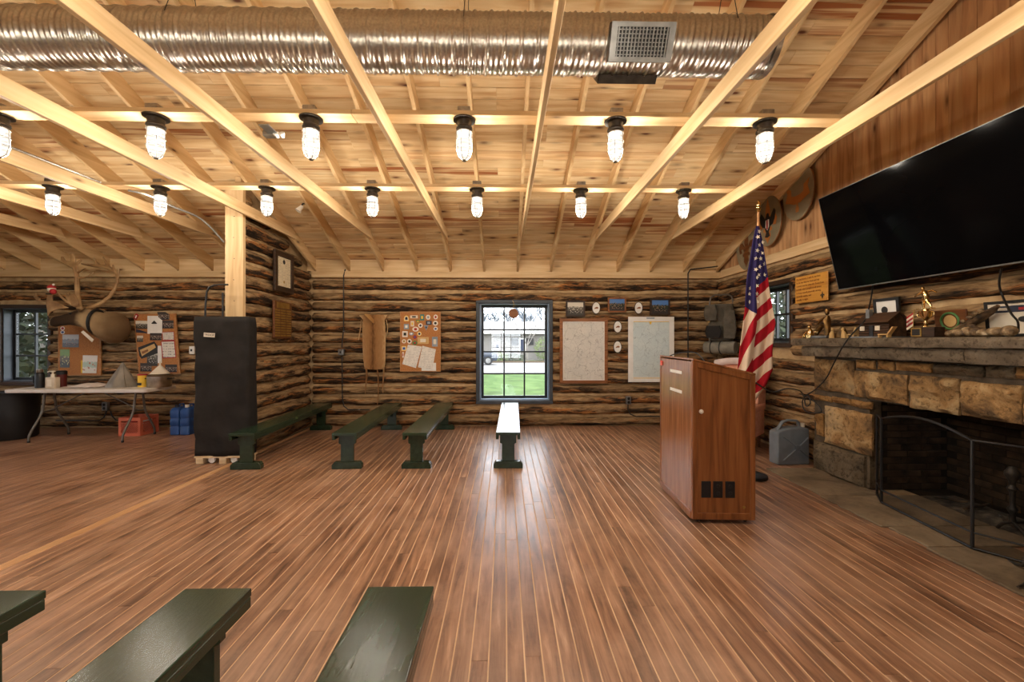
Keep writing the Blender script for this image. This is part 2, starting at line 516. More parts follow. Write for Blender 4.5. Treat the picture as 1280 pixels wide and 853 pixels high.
M['bench'] = mat('dark green bench paint', [(30, 46, 32), (44, 62, 44)], scale=(6, 1, 6), ns=3, rough=0.21, bump=0.06, bs=14, spec=0.5)
M['benchworn'] = mat('bench paint with worn light patches', [(32, 48, 34), (44, 62, 44), (48, 66, 46), (112, 136, 70)], ns=3.2, detail=6, rough=0.21, lo=0.3, hi=0.86, bump=0.1, bs=20)
M['oak'] = wood('oak veneer', (100, 56, 26), (136, 82, 42), (154, 98, 54), stretch=16, ns=1.6, axis='z', rough=0.38, amp=0.0, bump=0.05)
M['oakpanel'] = wood('oak side panel', (116, 70, 40), (146, 94, 56), (164, 112, 72), stretch=14, ns=2.0, axis='z', rough=0.22, amp=0.0, bump=0.05)
M['black'] = mat('black satin metal', [(18, 18, 19), (26, 26, 27)], rough=0.45)
M['blackplastic'] = mat('black plastic', [(16, 16, 17), (24, 24, 25)], rough=0.5)
M['blackcloth'] = mat('black cloth cover', [(32, 29, 27), (46, 42, 39)], ns=4, rough=0.85, bump=0.3, bs=9, spec=0.2)
M['steel'] = mat('galvanised steel', [(150, 146, 140), (190, 185, 177)], ns=24, rough=0.35, metal=1.0, bump=0.05)
M['greymetal'] = mat('grey metal', [(120, 120, 118), (150, 150, 148)], ns=10, rough=0.4, metal=0.8)
M['tubegrey'] = mat('grey leg tube', [(96, 88, 80), (120, 112, 102)], ns=10, rough=0.45, metal=0.4)
M['lampbase'] = mat('cast lamp base', [(54, 50, 46), (80, 74, 68)], ns=12, rough=0.5, metal=0.6)
M['wire'] = mat('galvanised wire', [(110, 106, 100), (140, 136, 130)], ns=10, rough=0.4, metal=0.9)
M['frame'] = mat('slate window paint', [(52, 58, 66), (66, 72, 80)], ns=6, rough=0.5)
M['jamb'] = mat('pale blue window jamb', [(112, 132, 156), (134, 152, 172)], ns=5, rough=0.4)
M['sash'] = mat('black window sash', [(14, 15, 17), (22, 23, 25)], ns=6, rough=0.4)
M['glass'] = glass_mat('window glass')
M['white'] = mat('white paper', [(226, 222, 214), (238, 236, 230)], ns=8, rough=0.7)
M['cream'] = mat('cream paper', [(214, 202, 180), (228, 218, 200)], ns=8, rough=0.7)
M['cork'] = mat('cork', [(150, 96, 52), (178, 118, 66), (190, 132, 80)], ns=60, rough=0.9)
M['oakframe'] = wood('light oak frame', (150, 100, 56), (178, 126, 76), (192, 144, 92), stretch=10, ns=3, rough=0.5, amp=0.05)
M['brownframe'] = wood('brown picture frame', (104, 62, 32), (138, 86, 48), (158, 104, 62), stretch=10, ns=3, rough=0.45, amp=0.1)
M['darkframe'] = wood('dark picture frame', (36, 24, 16), (56, 38, 26), (74, 52, 36), stretch=10, ns=3, rough=0.5, amp=0.1)
M['plaquewood'] = wood('varnished plaque', (84, 48, 24), (106, 64, 34), (122, 78, 44), stretch=8, ns=3, rough=0.4, amp=0.05)
M['brass'] = mat('brass plate', [(150, 120, 60), (186, 154, 84)], ns=8, rough=0.35, metal=0.7)
M['gold'] = mat('polished gold', [(230, 196, 130), (248, 224, 166)], ns=6, rough=0.16, metal=1.0)
M['bronze'] = mat('old bronze', [(70, 52, 34), (150, 112, 60)], ns=12, rough=0.35, metal=0.8)
# ================================================================ the room
D = 7.55            # mortar face of the back wall
XR = 3.95           # mortar face of the right (gable) wall
XL = -10.3
YF = -1.0           # wall behind the camera
RIDGE = 3.28
SL = 0.4155         # roof slope
PLATE = 2.80
A_SL = math.atan(SL)
def RB(y): return PLATE + SL * (7.53 - y)      # underside of the rafters
RAFTER_H = 0.20

def wall_cells(mb, axis, p0, p1, a0, a1, z0, z1, holes):
    """box wall with rectangular holes; axis = direction it runs along"""
    as_ = sorted({a0, a1, *[h[0] for h in holes], *[h[1] for h in holes]})
    zs = sorted({z0, z1, *[h[2] for h in holes], *[h[3] for h in holes]})
    for i in range(len(as_) - 1):
        for j in range(len(zs) - 1):
            ca = (as_[i] + as_[i + 1]) / 2; cz = (zs[j] + zs[j + 1]) / 2
            if any(h[0] < ca < h[1] and h[2] < cz < h[3] for h in holes): continue
            if axis == 'x': mb.box(as_[i], as_[i + 1], p0, p1, zs[j], zs[j + 1])
            else: mb.box(p0, p1, as_[i], as_[i + 1], zs[j], zs[j + 1])
    return mb

LOGN = [0]
def log_mesh(Ln, hh, dp, bulge_end=True):
    """half round log along local x, facing local -y, irregular"""
    LOGN[0] += 1; sd = LOGN[0] * 7.31
    n = max(5, int(Ln / 0.085)); K = 9
    mb = MB(); rings = []
    for i in range(n + 1):
        x = Ln * i / n
        wob = 0.014 * noise.noise((x * 0.7, sd, 0.3))
        ring = []
        for j in range(K):
            a = -PI * 0.56 + PI * 1.12 * j / (K - 1)
            q = 1 + 0.26 * noise.noise((x * 1.6, a * 0.9 + sd, sd)) + 0.22 * noise.noise((x * 7.0, a * 2.2, sd + 5))
            ring.append((x, -math.cos(a) * dp * q, wob + math.sin(a) * hh * q))
        ring.append((x, 0.05, wob + hh * 0.5)); ring.append((x, 0.05, wob - hh * 0.5))
        rings.append(ring)
    return mb.loft(rings).mesh('log', M['log'], smooth='all')

def spans(a0, a1, z, holes, pad=0.055):
    """parts of a course left over between the holes"""
    out = [(a0, a1)]
    for h in holes:
        if h[2] - pad < z < h[3] + pad:
            new = []
            for s in out:
                if h[1] <= s[0] or h[0] >= s[1]: new.append(s); continue
                if h[0] - s[0] > 0.08: new.append((s[0], h[0]))
                if s[1] - h[1] > 0.08: new.append((h[1], s[1]))
            out = new
    return out

PITCH = 0.188
COURSES = [0.105 + PITCH * i for i in range(14)]

# ---- windows measured on the walls
pa, pb = onY(599.5, 379.5, D), onY(686.5, 500.5, D)
W1 = (pa.x, pb.x, pb.z, pa.z)                          # main window hole (x0,x1,z0,z1)
pa, pb = onY(4.0, 385.5, D), onY(62.5, 477.5, D)
W2 = (pa.x, pb.x, pb.z, pa.z)                          # window beside the antlers
pa, pb = onX(990.5, 353, XR), onX(990.5, 429, XR)
W3 = (pa.y, pa.y + 0.80, pb.z, pa.z)                   # small window on the gable wall (y0,y1,..)

# ---- back wall
wb = struct(wall_cells(MB(), 'x', D, D + 0.22, XL, XR + 0.2, -0.1, 3.05, [W1, W2]).build('wall_back', M['chink']))
def casing(h, c=0.07): return (h[0] - c, h[1] + c, h[2] - c, h[3] + c)
for z in COURSES:
    for (a0, a1) in spans(XL, -3.62, z, [casing(W2, 0.05)]) + spans(-3.46, XR - 0.03, z, [casing(W1, 0.065)]):
        zz = z + random.uniform(-0.012, 0.012)
        link('log', log_mesh(a1 - a0, random.uniform(0.072, 0.088), random.uniform(0.065, 0.085)), wb, (a0, D, zz))
MB().box(XL, -3.62, 7.44, D, 2.69, PLATE).build('top_plate', M['purlin'], wb, bevel=0.004)
MB().box(-3.46, XR - 0.02, 7.44, D, 2.69, PLATE).build('top_plate', M['purlin'], wb, bevel=0.004)

# ---- log partition that ends at the post
PX = -3.55
part = MB().prism([(5.62, 0), (D - 0.002, 0), (D - 0.002, RB(D) + 0.17), (5.62, RB(5.62) + 0.17)], PX - 0.08, PX, 'x').build('wall_partition', M['chink'])
struct(part)
z = 0.10
while z < 3.75:
    y1 = min(7.47, 7.50 - (z + 0.05 - PLATE) / SL)
    if y1 > 5.75:
        link('log', log_mesh(y1 - 5.62, random.uniform(0.072, 0.090), random.uniform(0.07, 0.09)), part, (PX, 5.62, z), (0, 0, PI / 2))
    z += PITCH + random.uniform(-0.006, 0.006)

# ---- right gable wall
FB = (2.46, 4.24, 0.0, 0.95)                            # firebox hole
wr_mb = wall_cells(MB(), 'y', XR, XR + 0.2, YF, D, -0.1, PLATE, [W3, FB])
wr_mb.prism([(YF, PLATE), (D, PLATE), (D, RB(D) + 0.2), (RIDGE, RB(RIDGE) + 0.2), (YF, RB(2 * RIDGE - YF) + 0.2)], XR + 0.03, XR + 0.2, 'x')
wr = struct(wr_mb.build('wall_right', M['chink']))
for z in COURSES:
    for (a0, a1) in spans(YF + 0.05, 7.48, z, [casing(W3, 0.05), (1.78, 4.99, -1, 1.46)]):
        link('log', log_mesh(a1 - a0, random.uniform(0.072, 0.090), random.uniform(0.06, 0.08)), wr, (XR, a1, z + random.uniform(-0.01, 0.01)), (0, 0, -PI / 2))
MB().box(XR - 0.055, XR, YF, 7.44, 2.69, 2.74).build('gable_ledge', M['tie'], wr, rot=(0, 0, 0), bevel=0.004)
MB().box(XR - 0.03, XR + 0.02, YF, 7.44, 2.742, 2.83).build('gable_trim', M['tie'], wr, bevel=0.004)
y = YF + 0.02
while y < 7.44:
    w = 0.112; y1 = y + w - 0.003
    def top(q): return min(RB(q), RB(2 * RIDGE - q)) + 0.19
    pts = [(y, 2.832), (y1, 2.832), (y1, top(y1)), (y, top(y))]
    if y < RIDGE < y1: pts.insert(3, (RIDGE, top(RIDGE)))
    MB().prism(pts, XR + 0.002 + random.uniform(0, 0.003), XR + 0.03, 'x').build('gable_board', M['gable'], wr)
    y += w

# ---- walls behind the camera and at the far left, with their windows
WF = [(-8.2, -6.9, 0.8, 2.2), (-4.6, -3.3, 0.8, 2.2), (-0.6, 0.7, 0.8, 2.2)]
WL = [(0.6, 1.9, 0.8, 2.2), (4.6, 5.9, 0.8, 2.2)]
wf = struct(wall_cells(MB(), 'x', YF - 0.2, YF, XL, XR + 0.2, -0.1, 3.05, WF).build('wall_front', M['logskin']))
wl_mb = wall_cells(MB(), 'y', XL - 0.2, XL, YF, D, -0.1, PLATE, WL)
wl_mb.prism([(YF, PLATE), (D, PLATE), (D, RB(D) + 0.2), (RIDGE, RB(RIDGE) + 0.2), (YF, RB(2 * RIDGE - YF) + 0.2)], XL - 0.2, XL, 'x')
wl = struct(wl_mb.build('wall_left', M['logskin']))

# ---- ceiling: slab, planks, rafters, tie beams, purlins
dk = RAFTER_H
cm = MB()
for sgn in (1, -1):
    def yy(q): return q if sgn == 1 else 2 * RIDGE - q
    up = dk + 0.028
    cm.prism([(yy(7.75), RB(7.75) + up), (RIDGE, RB(RIDGE) + up), (RIDGE, RB(RIDGE) + up + 0.06), (yy(7.75), RB(7.75) + up + 0.06)], XL - 0.2, XR + 0.2, 'x')
ceil = struct(cm.build('ceiling', M['deck']))
PW = 0.141
plank_meshes = {}
def plank(Ln):
    if Ln not in plank_meshes:
        c = 0.007; t = 0.022; w = PW - 0.003
        plank_meshes[Ln] = MB().prism([(0, c), (c, 0), (w - c, 0), (w, c), (w, t), (0, t)], 0, Ln, 'x').mesh('deck_plank', M['deck'])
    return plank_meshes[Ln]
s_len = (7.70 - RIDGE) / math.cos(A_SL)
k = 0
while (k + 1) * PW < s_len:
    # distance down from the ridge
    sd = k * PW
    yk = RIDGE + sd * math.cos(A_SL)
    zk = RB(RIDGE) + dk - sd * math.sin(A_SL) + 0.001
    x = XL - random.choice((0, 0.6, 1.2, 1.8))
    while x < XR:
        Ln = random.choice((2.4, 3.0, 3.6, 4.2, 4.8))
        x1 = x + Ln
        L2 = Ln
        if x1 > XR - 0.01:
            L2 = round(XR - 0.01 - x, 2)
            if L2 < 0.1: break
        link('deck_plank', plank(L2), ceil, (x, yk, zk), (-A_SL, 0, 0))
        x = x1 + 0.002
    k += 1
raf = MB().prism([(7.60, RB(7.60)), (RIDGE, RB(RIDGE)), (RIDGE, RB(RIDGE) + RAFTER_H), (7.60, RB(7.60) + RAFTER_H)], -0.02, 0.02, 'x').mesh('rafter', M['rafter'])
RX0, RSP = 0.234, 0.607
ks = [k for k in range(-18, 7) if XL + 0.1 < RX0 + RSP * k < XR]
for k in ks: link('rafter', raf, ceil, (min(RX0 + RSP * k, XR - 0.021), 0, 0))
blk = MB().box(0.021, RSP - 0.021, 7.475, 7.515, PLATE + 0.001, PLATE + 0.215).mesh('blocking', M['purlin'])
for k in ks[:-1]:
    link('blocking', blk, ceil, (RX0 + RSP * k, 0, 0))
TB, TT = H + 1.636, H + 1.776
tie = MB().prism([(-0.10, TB), (6.70, TB), (6.62, TT), (-0.02, TT)], -0.019, 0.019, 'x').mesh('tie_beam', M['tie'], bevel=0.003)
for k in range(-8, 3): link('tie_beam', tie, ceil, (RX0 + 0.041 + 2 * RSP * k, 0, 0))
PUR_Y = (3.32, 4.845, 1.68)  # last purlin is out of view, added to carry the extra lamp row
for yv in PUR_Y:
    x = -9.6
    for x1 in (-6.1, -1.2, 2.76):
        MB().box(x, x1 - 0.002, yv - 0.07, yv + 0.07, TT + 0.001, TT + 0.039).build('purlin', M['purlin'], ceil, bevel=0.003)
        x = x1

# ---- floor
fl = struct(MB().box(XL, XR, YF, D, -0.06, -0.0025).build('floor', M['joint']))
BW = 0.0875
bm_cache = {}
def fboard(Ln, mname):
    key = (Ln, mname)
    if key not in bm_cache:
        w = BW - 0.0075
        bm_cache[key] = MB().prism([(0, -0.03), (w, -0.03), (w, -0.001), (w - 0.001, 0), (0.001, 0), (0, -0.001)], 0, Ln, 'y').mesh('floor_board', M[mname])
    return bm_cache[key]
NB = 0
x = XR - BW
rest = MB()
while x > XL:
    y = YF - random.uniform(0, 2.6)
    pale = abs(x + 3.53) < BW / 2
    while y < D:
        Ln = random.choice((2.6, 3.2, 3.8, 4.4, 5.0))
        a0, a1 = max(y, YF), min(y + Ln, D)
        if a1 - a0 > 0.15:
            if x > -6.3 and NB < 299:
                key = round(a1 - a0 - 0.003, 1)
                if a1 < D and a0 > YF: key = Ln - 0.003
                else: key = round(a1 - a0 - 0.003, 3)
                link('floor_board', fboard(key, 'paleboard' if pale else 'floor'), fl, (x, a0, 0)); NB += 1
            else:
                rest.box(x, x + BW - 0.0075, a0, a1 - 0.003, -0.03, 0)
        y += Ln
    x -= BW
ro = rest.build('floor_board', M['floor'], fl); ro['kind'] = 'stuff'

# ---- windows
def window(name, axis, wallp, hole, cols, rows, facing, deep=0.22, frame='frame', case=0.062, jamb='jamb'):
    """casing on the wall, jambs in the hole, black sash with glazing bars and a pane each"""
    a0, a1, z0, z1 = hole
    w = bpy.data.objects.new(name, None); COL.objects.link(w); struct(w)
    if axis == 'x': w.location = ((a0 + a1) / 2, wallp, z0); w.rotation_euler = (0, 0, 0 if facing < 0 else PI)
    else: w.location = (wallp, (a0 + a1) / 2, z0); w.rotation_euler = (0, 0, -PI / 2 if facing < 0 else PI / 2)
    W_ = (a1 - a0) / 2; Z = z1 - z0
    c = case
    f = MB()
    f.box(-W_ - c, W_ + c, -0.055, 0.0, Z, Z + c).box(-W_ - c, W_ + c, -0.06, 0.0, -c, 0)
    f.box(-W_ - c, -W_, -0.05, 0.0, 0, Z).box(W_, W_ + c, -0.05, 0.0, 0, Z)
    f.build('casing', M[frame], w, bevel=0.006)
    e = 0.001; t = 0.022
    j = MB().box(-W_ + e, -W_ + t, -0.01, deep, t, Z - t).box(W_ - t, W_ - e, -0.01, deep, t, Z - t)
    j.box(-W_ + e, W_ - e, -0.01, deep, e, t).box(-W_ + e, W_ - e, -0.01, deep, Z - t, Z - e)
    j.build('jamb', M[jamb], w)
    s0, s1 = -W_ + t + 0.002, W_ - t - 0.002; q0, q1 = t + 0.002, Z - t - 0.002; st = 0.045
    ys, ye = deep - 0.09, deep - 0.045
    sb = MB().box(s0, s0 + st, ys, ye, q0, q1).box(s1 - st, s1, ys, ye, q0, q1)
    sb.box(s0 + st, s1 - st, ys, ye, q0, q0 + st).box(s0 + st, s1 - st, ys, ye, q1 - st, q1)
    sb.build('sash', M['sash'], w, bevel=0.004)
    g0, g1, h0, h1 = s0 + st, s1 - st, q0 + st, q1 - st
    bw = 0.014
    for i in range(1, cols):
        xx = g0 + (g1 - g0) * i / cols
        MB().box(xx - bw, xx + bw, ys + 0.004, ye - 0.004, h0, h1).build('glazing_bar', M['sash'], w)
    for i in range(1, rows):
        zz = h0 + (h1 - h0) * i / rows
        MB().box(g0, g1, ys + 0.006, ye - 0.006, zz - bw, zz + bw).build('glazing_bar', M['sash'], w)
    for i in range(cols):
        for k in range(rows):
            x0, x1 = g0 + (g1 - g0) * i / cols + 0.004, g0 + (g1 - g0) * (i + 1) / cols - 0.004
            zz0, zz1 = h0 + (h1 - h0) * k / rows + 0.004, h0 + (h1 - h0) * (k + 1) / rows - 0.004
            ym = (ys + ye) / 2
            MB().box(x0, x1, ym - 0.002, ym + 0.002, zz0, zz1).build('pane', M['glass'], w)
    return w
window('window_1', 'x', D, W1, 3, 4, -1)
window('window_2', 'x', D, W2, 2, 3, -1, frame='darkframe', jamb='frame')
window('window_3', 'y', XR, W3, 3, 2, -1, deep=0.2, frame='darkframe', jamb='frame')
n = 4
for h in WF: window('window_%d' % n, 'x', YF, h, 3, 3, 1, deep=0.2); n += 1
for h in WL: window('window_%d' % n, 'y', XL, h, 3, 3, 1, deep=0.2); n += 1

# ---- post of nailed boards at the end of the partition
pp0, pp1 = onY(281.5, 300, 5.53), onY(304, 300, 5.53)
pz = RB(5.53) - 0.005
po = thing('post', 'pale pine post standing at the end of the log partition', 'post', ((pp0.x + pp1.x) / 2, 5.55, 0))
hw = (pp1.x - pp0.x) / 2
MB().box(-hw, hw, -0.025, 0.013, 0, pz).build('board', M['postpine'], po, bevel=0.004)
MB().box(-hw + 0.01, hw - 0.01, 0.0135, 0.051, 0, pz).build('board', M['postpine'], po, bevel=0.004)
nm = MB().lathe([(0.006, 0), (0.006, 0.003), (0.002, 0.004)], 6, RX(PI / 2)).mesh('nail', M['black'])
for i in range(11):
    link('nail', nm, po, (0.004 * (-1) ** i, -0.0252, 0.4 + 0.28 * i))
# ================================================================ fireplace
FX = 3.75          # stone face
fp = thing('fireplace', 'tan stone fireplace with thick stone mantel and sooty brick firebox', 'fireplace', (FX, 3.36, 0))
FP0 = Vector((FX, 3.36, 0))
M['fstone'] = stone_mat('orange tan sandstone', [(60, 48, 37), (112, 88, 60), (158, 122, 78), (186, 156, 112), (144, 126, 100)], ns=3.2)
M['fstone2'] = stone_mat('yellow sandstone', [(104, 76, 46), (158, 118, 70), (186, 148, 96)], ns=3.5)
M['fgrey'] = stone_mat('grey brown fieldstone', [(70, 60, 48), (108, 93, 72), (134, 118, 94)], ns=3.0)
M['mantel'] = stone_mat('grey mantel stone', [(78, 68, 56), (118, 104, 86), (148, 134, 114)], ns=3.0, bump=1.0)
M['hearth'] = stone_mat('brown grey hearth slab', [(98, 84, 66), (134, 117, 94), (158, 140, 116)], ns=2.2, bump=0.35, rough=0.7, pits=0.2)
M['mortar'] = mat('grey mortar', [(78, 68, 56), (104, 92, 78)], ns=14, rough=0.95, bump=0.5, bs=50, spec=0.1)
M['soot'] = mat('sooty brick', [(40, 32, 25), (66, 52, 39), (92, 72, 52)], ns=5, rough=0.9, amp=0.25, spec=0.15)
M['sootdark'] = mat('soot', [(36, 30, 24), (56, 46, 36)], ns=6, rough=0.95, spec=0.1)
Y0, Y1 = 1.76, 4.97
ZT = 1.37
body = MB()
x0, x1 = FX + 0.03, XR + 0.2
def bl(mb, xa, xb, ya, yb, za, zb): return mb.box(xa - FP0.x, xb - FP0.x, ya - FP0.y, yb - FP0.y, za, zb)
bl(body, x0, XR - 0.002, FB[1], Y1, 0, ZT); bl(body, x0, XR - 0.002, Y0, FB[0], 0, ZT); bl(body, x0, XR - 0.002, FB[0], FB[1], 0.94, ZT)
body.build('mortar_body', M['mortar'], fp)
SEED = [3]
def stone(parent, mname, y0, y1, z0, z1, dep=0.05, xf=None, rough=0.03, nu=12, nv=9, name='stone', horizontal=False):
    """rough faced block; face towards -x, or upward when horizontal (then z0,z1 are x limits and xf the bottom z)"""
    SEED[0] += 1.7; sd = SEED[0]
    mb = MB(); rows = []
    ny, nz = nu, nv
    front = []
    for i in range(ny + 1):
        for j in range(nz + 1):
            u, v = i / ny, j / nz
            yy_ = y0 + (y1 - y0) * u; zz_ = z0 + (z1 - z0) * v
            e = min(u, 1 - u) * (y1 - y0); e2 = min(v, 1 - v) * (z1 - z0)
            ed = min(1, min(e, e2) / 0.03)
            dy = 0.010 * noise.noise((zz_ * 9, sd, 1)); dz = 0.010 * noise.noise((yy_ * 9, sd, 4))
            out = 0.45 * dep + 0.55 * dep * ed + rough * (noise.noise((yy_ * 6, zz_ * 9, sd)) + 0.7 * noise.noise((yy_ * 17, zz_ * 24, sd))) * (0.3 + ed)
            front.append((out, yy_ + dy, zz_ + dz))
    cx, cy, cz = 0, (y0 + y1) / 2, (z0 + z1) / 2
    def conv(o, a, b):
        if horizontal: return (b - cz, a - cy, o)
        return (-o, a - cy, b - cz)
    W_ = nz + 1
    vs = [conv(*p) for p in front]
    fs = [(i * W_ + j, (i + 1) * W_ + j, (i + 1) * W_ + j + 1, i * W_ + j + 1) for i in range(ny) for j in range(nz)]
    ring = [i * W_ for i in range(ny + 1)] + [ny * W_ + j for j in range(1, W_)] + [i * W_ + nz for i in range(ny - 1, -1, -1)] + [j for j in range(nz - 1, 0, -1)]
    o = len(vs)
    vs += [conv(0, front[r][1], front[r][2]) for r in ring]
    q = len(ring)
    fs += [(ring[i], ring[(i + 1) % q], o + (i + 1) % q, o + i) for i in range(q)]
    fs.append(tuple(range(o, o + q)))
    mb.add(vs, fs)
    if horizontal: loc = (cz - FP0.x, cy - FP0.y, xf)
    else: loc = ((xf if xf else FX + 0.031) - FP0.x, cy - FP0.y, cz)
    return mb.build(name, M[mname], parent, smooth=True, loc=loc)
# stones of the face, read off the photograph in a 4x crop and put on the plane of the face
def sp_(x0_, x1_, t, b): 
    pa_ = onX(960 + x0_ / 4, 380 + t / 4, FX); pb_ = onX(960 + x1_ / 4, 380 + b / 4, FX)
    return pb_.y, pa_.y, pb_.z, pa_.z
for (xa, xb, t, b, mn) in [
        (228, 425, 275, 455, 'fstone'), (435, 525, 278, 327, 'fstone2'), (543, 620, 284, 334, 'fstone2'), (634, 808, 290, 345, 'fstone2'),
        (822, 1070, 300, 366, 'fgrey'), (1080, 1225, 310, 376, 'fgrey'), (1238, 1420, 320, 390, 'fstone2'),
        (428, 692, 334, 505, 'fstone'), (704, 948, 355, 558, 'fstone'), (960, 1264, 385, 605, 'fstone'), (1276, 1480, 410, 640, 'fstone'),
        (228, 312, 452, 492, 'fstone2'), (318, 406, 464, 507, 'fstone2'), (412, 512, 478, 530, 'fstone2'),
        (236, 272, 545, 665, 'fstone2'), (280, 514, 508, 765, 'fstone')]:
    y0_, y1_, z0_, z1_ = sp_(xa, xb, t, b)
    y0_ = max(y0_, Y0)
    z1_ = min(z1_, ZT - 0.01)
    stone(fp, mn, y0_, y1_, z0_, z1_)
y0_, y1_, z0_, z1_ = sp_(228, 505, 650, 1000)
zl = sp_(280, 514, 508, 765)[2]
stone(fp, 'fgrey', FB[1] + 0.01, Y1 - 0.02, 0.005, zl - 0.02, dep=0.07)
# the other jamb, outside the photograph, in the same masonry
zz_ = 0.01
for hgt in (0.34, 0.30, 0.26):
    for (a, b) in ((Y0 + 0.02, 2.08), (2.10, FB[0] - 0.01)):
        stone(fp, random.choice(('fstone', 'fgrey')), a, b, zz_, zz_ + hgt - 0.02)
    zz_ += hgt
for (a, b) in ((Y0 + 0.02, 2.1),):
    stone(fp, 'fstone', a, b, 0.93, 1.20); stone(fp, 'fstone2', a, b, 1.22, 1.36)
yq = sp_(1276, 1480, 410, 640)[0] - 0.03; yq2 = sp_(1238, 1420, 320, 390)[0] - 0.03
stone(fp, 'fstone', 2.13, yq, 0.96, 1.20); stone(fp, 'fgrey', 2.13, yq2, 1.23, 1.36)
# jamb returns and lintel underside inside the opening
MB().box(x0 - FP0.x, x0 + 0.12 - FP0.x, FB[1] - 0.03 - FP0.y, FB[1] - 0.001 - FP0.y, 0.02, 0.93).build('jamb_return', M['fgrey'], fp)
MB().box(x0 - FP0.x, x0 + 0.12 - FP0.x, FB[0] + 0.001 - FP0.y, FB[0] + 0.03 - FP0.y, 0.02, 0.93).build('jamb_return', M['fgrey'], fp)
# mantel of two courses
MX0 = 3.55
def slab(ya, yb, xa, za, zb, name):
    n = max(6, int((yb - ya) / 0.06)); SEED[0] += 1; sd = SEED[0]
    rings = []
    for i in range(n + 1):
        yv = ya + (yb - ya) * i / n
        def w(k): return 0.014 * noise.noise((yv * 5, k * 3.1, sd)) + 0.007 * noise.noise((yv * 17, k, sd))
        xm = (za + zb) / 2
        rings.append([(xa + 0.008 + w(1) - FP0.x, yv - FP0.y, zb + w(7) * 0.25), (xa + w(2) - 0.006 - FP0.x, yv - FP0.y, xm + 0.02), (xa + w(3) - FP0.x, yv - FP0.y, xm - 0.02),
                      (xa + 0.012 + w(4) - FP0.x, yv - FP0.y, za + w(5) * 0.5), (XR - 0.085 - FP0.x, yv - FP0.y, za + 0.002), (XR - 0.085 - FP0.x, yv - FP0.y, zb)])
    return MB().loft(rings).build(name, M['mantel'], fp, smooth=True)
yb_ = onX(989, 430, MX0).y
for (a, b) in ((1.62, 2.5), (2.503, 3.63), (3.633, yb_)): slab(a, b, MX0, 1.495, 1.58, 'mantel_slab')
yb2 = onX(1002, 440, MX0 + 0.06).y
for (a, b) in ((1.7, 2.35), (2.353, 3.18), (3.183, 4.14), (4.143, yb2)): slab(a, b, MX0 + 0.06, 1.375, 1.488, 'mantel_corbel')
# hearth slabs lying on the floor
hx = 3.13
ys_ = [1.45, 2.35, 3.02, 3.36, 4.04, 4.93]
for i in range(5):
    n = 10; a, b = ys_[i] + 0.006, ys_[i + 1] - 0.006; SEED[0] += 1
    xw = hx + [0.01, 0.0, 0.035, -0.01, 0.02][i]
    edge = [(xw + 0.018 * noise.noise((q * 0.9, SEED[0], 0)), a + (b - a) * q / n) for q in range(n + 1)]
    sk = random.uniform(-0.03, 0.03)
    poly = [(ex - FP0.x, ey - FP0.y) for ex, ey in edge] + [(XR + 0.15 - FP0.x if FB[0] < b < FB[1] and a > FB[0] else FX + 0.02 - FP0.x, b - FP0.y + sk * 0), (XR + 0.15 - FP0.x if FB[0] < b < FB[1] and a > FB[0] else FX + 0.02 - FP0.x, a - FP0.y)]
    MB().prism(poly, 0.001, 0.018, 'z').build('hearth_slab', M['hearth'], fp, bevel=0.004)
# firebox: brick back and sides
XB = 4.62
box_ = MB()
bl(box_, XB, XB + 0.1, FB[0] - 0.1, FB[1] + 0.1, 0, 1.15); bl(box_, XR + 0.2, XB, FB[1], FB[1] + 0.1, 0, 1.15); bl(box_, XR + 0.2, XB, FB[0] - 0.1, FB[0], 0, 1.15)
bl(box_, XR + 0.2, XB + 0.1, FB[0] - 0.1, FB[1] + 0.1, 1.15, 1.25); bl(box_, XR, XB + 0.1, FB[0] - 0.1, FB[1] + 0.1, -0.06, -0.001)
box_.build('firebox', M['sootdark'], fp)
MB().box(x0 + 0.121 - FP0.x, XB - FP0.x, FB[1] - 0.012 - FP0.y, FB[1] - 0.001 - FP0.y, 0.001, 0.94).build('side_lining', M['sootdark'], fp)
brick = MB().box(-0.102, 0.102, -0.012, 0.012, -0.03, 0.03).mesh('brick', M['soot'], bevel=0.004)
for r in range(16):
    zz_ = 0.035 + 0.068 * r; off = 0.105 * (r % 2)
    for c in range(9):
        yv = FB[0] + 0.0 + 0.21 * c + off
        if FB[0] + 0.08 < yv < FB[1] - 0.08:
            link('brick', brick, fp, (XB + 0.006 - FP0.x, yv - FP0.y, zz_), (0, 0, PI / 2))
    for c in range(3):
        link('brick', brick, fp, (XR + 0.07 + 0.21 * c + off * 0.6 - FP0.x, FB[1] - 0.010 - FP0.y, zz_))
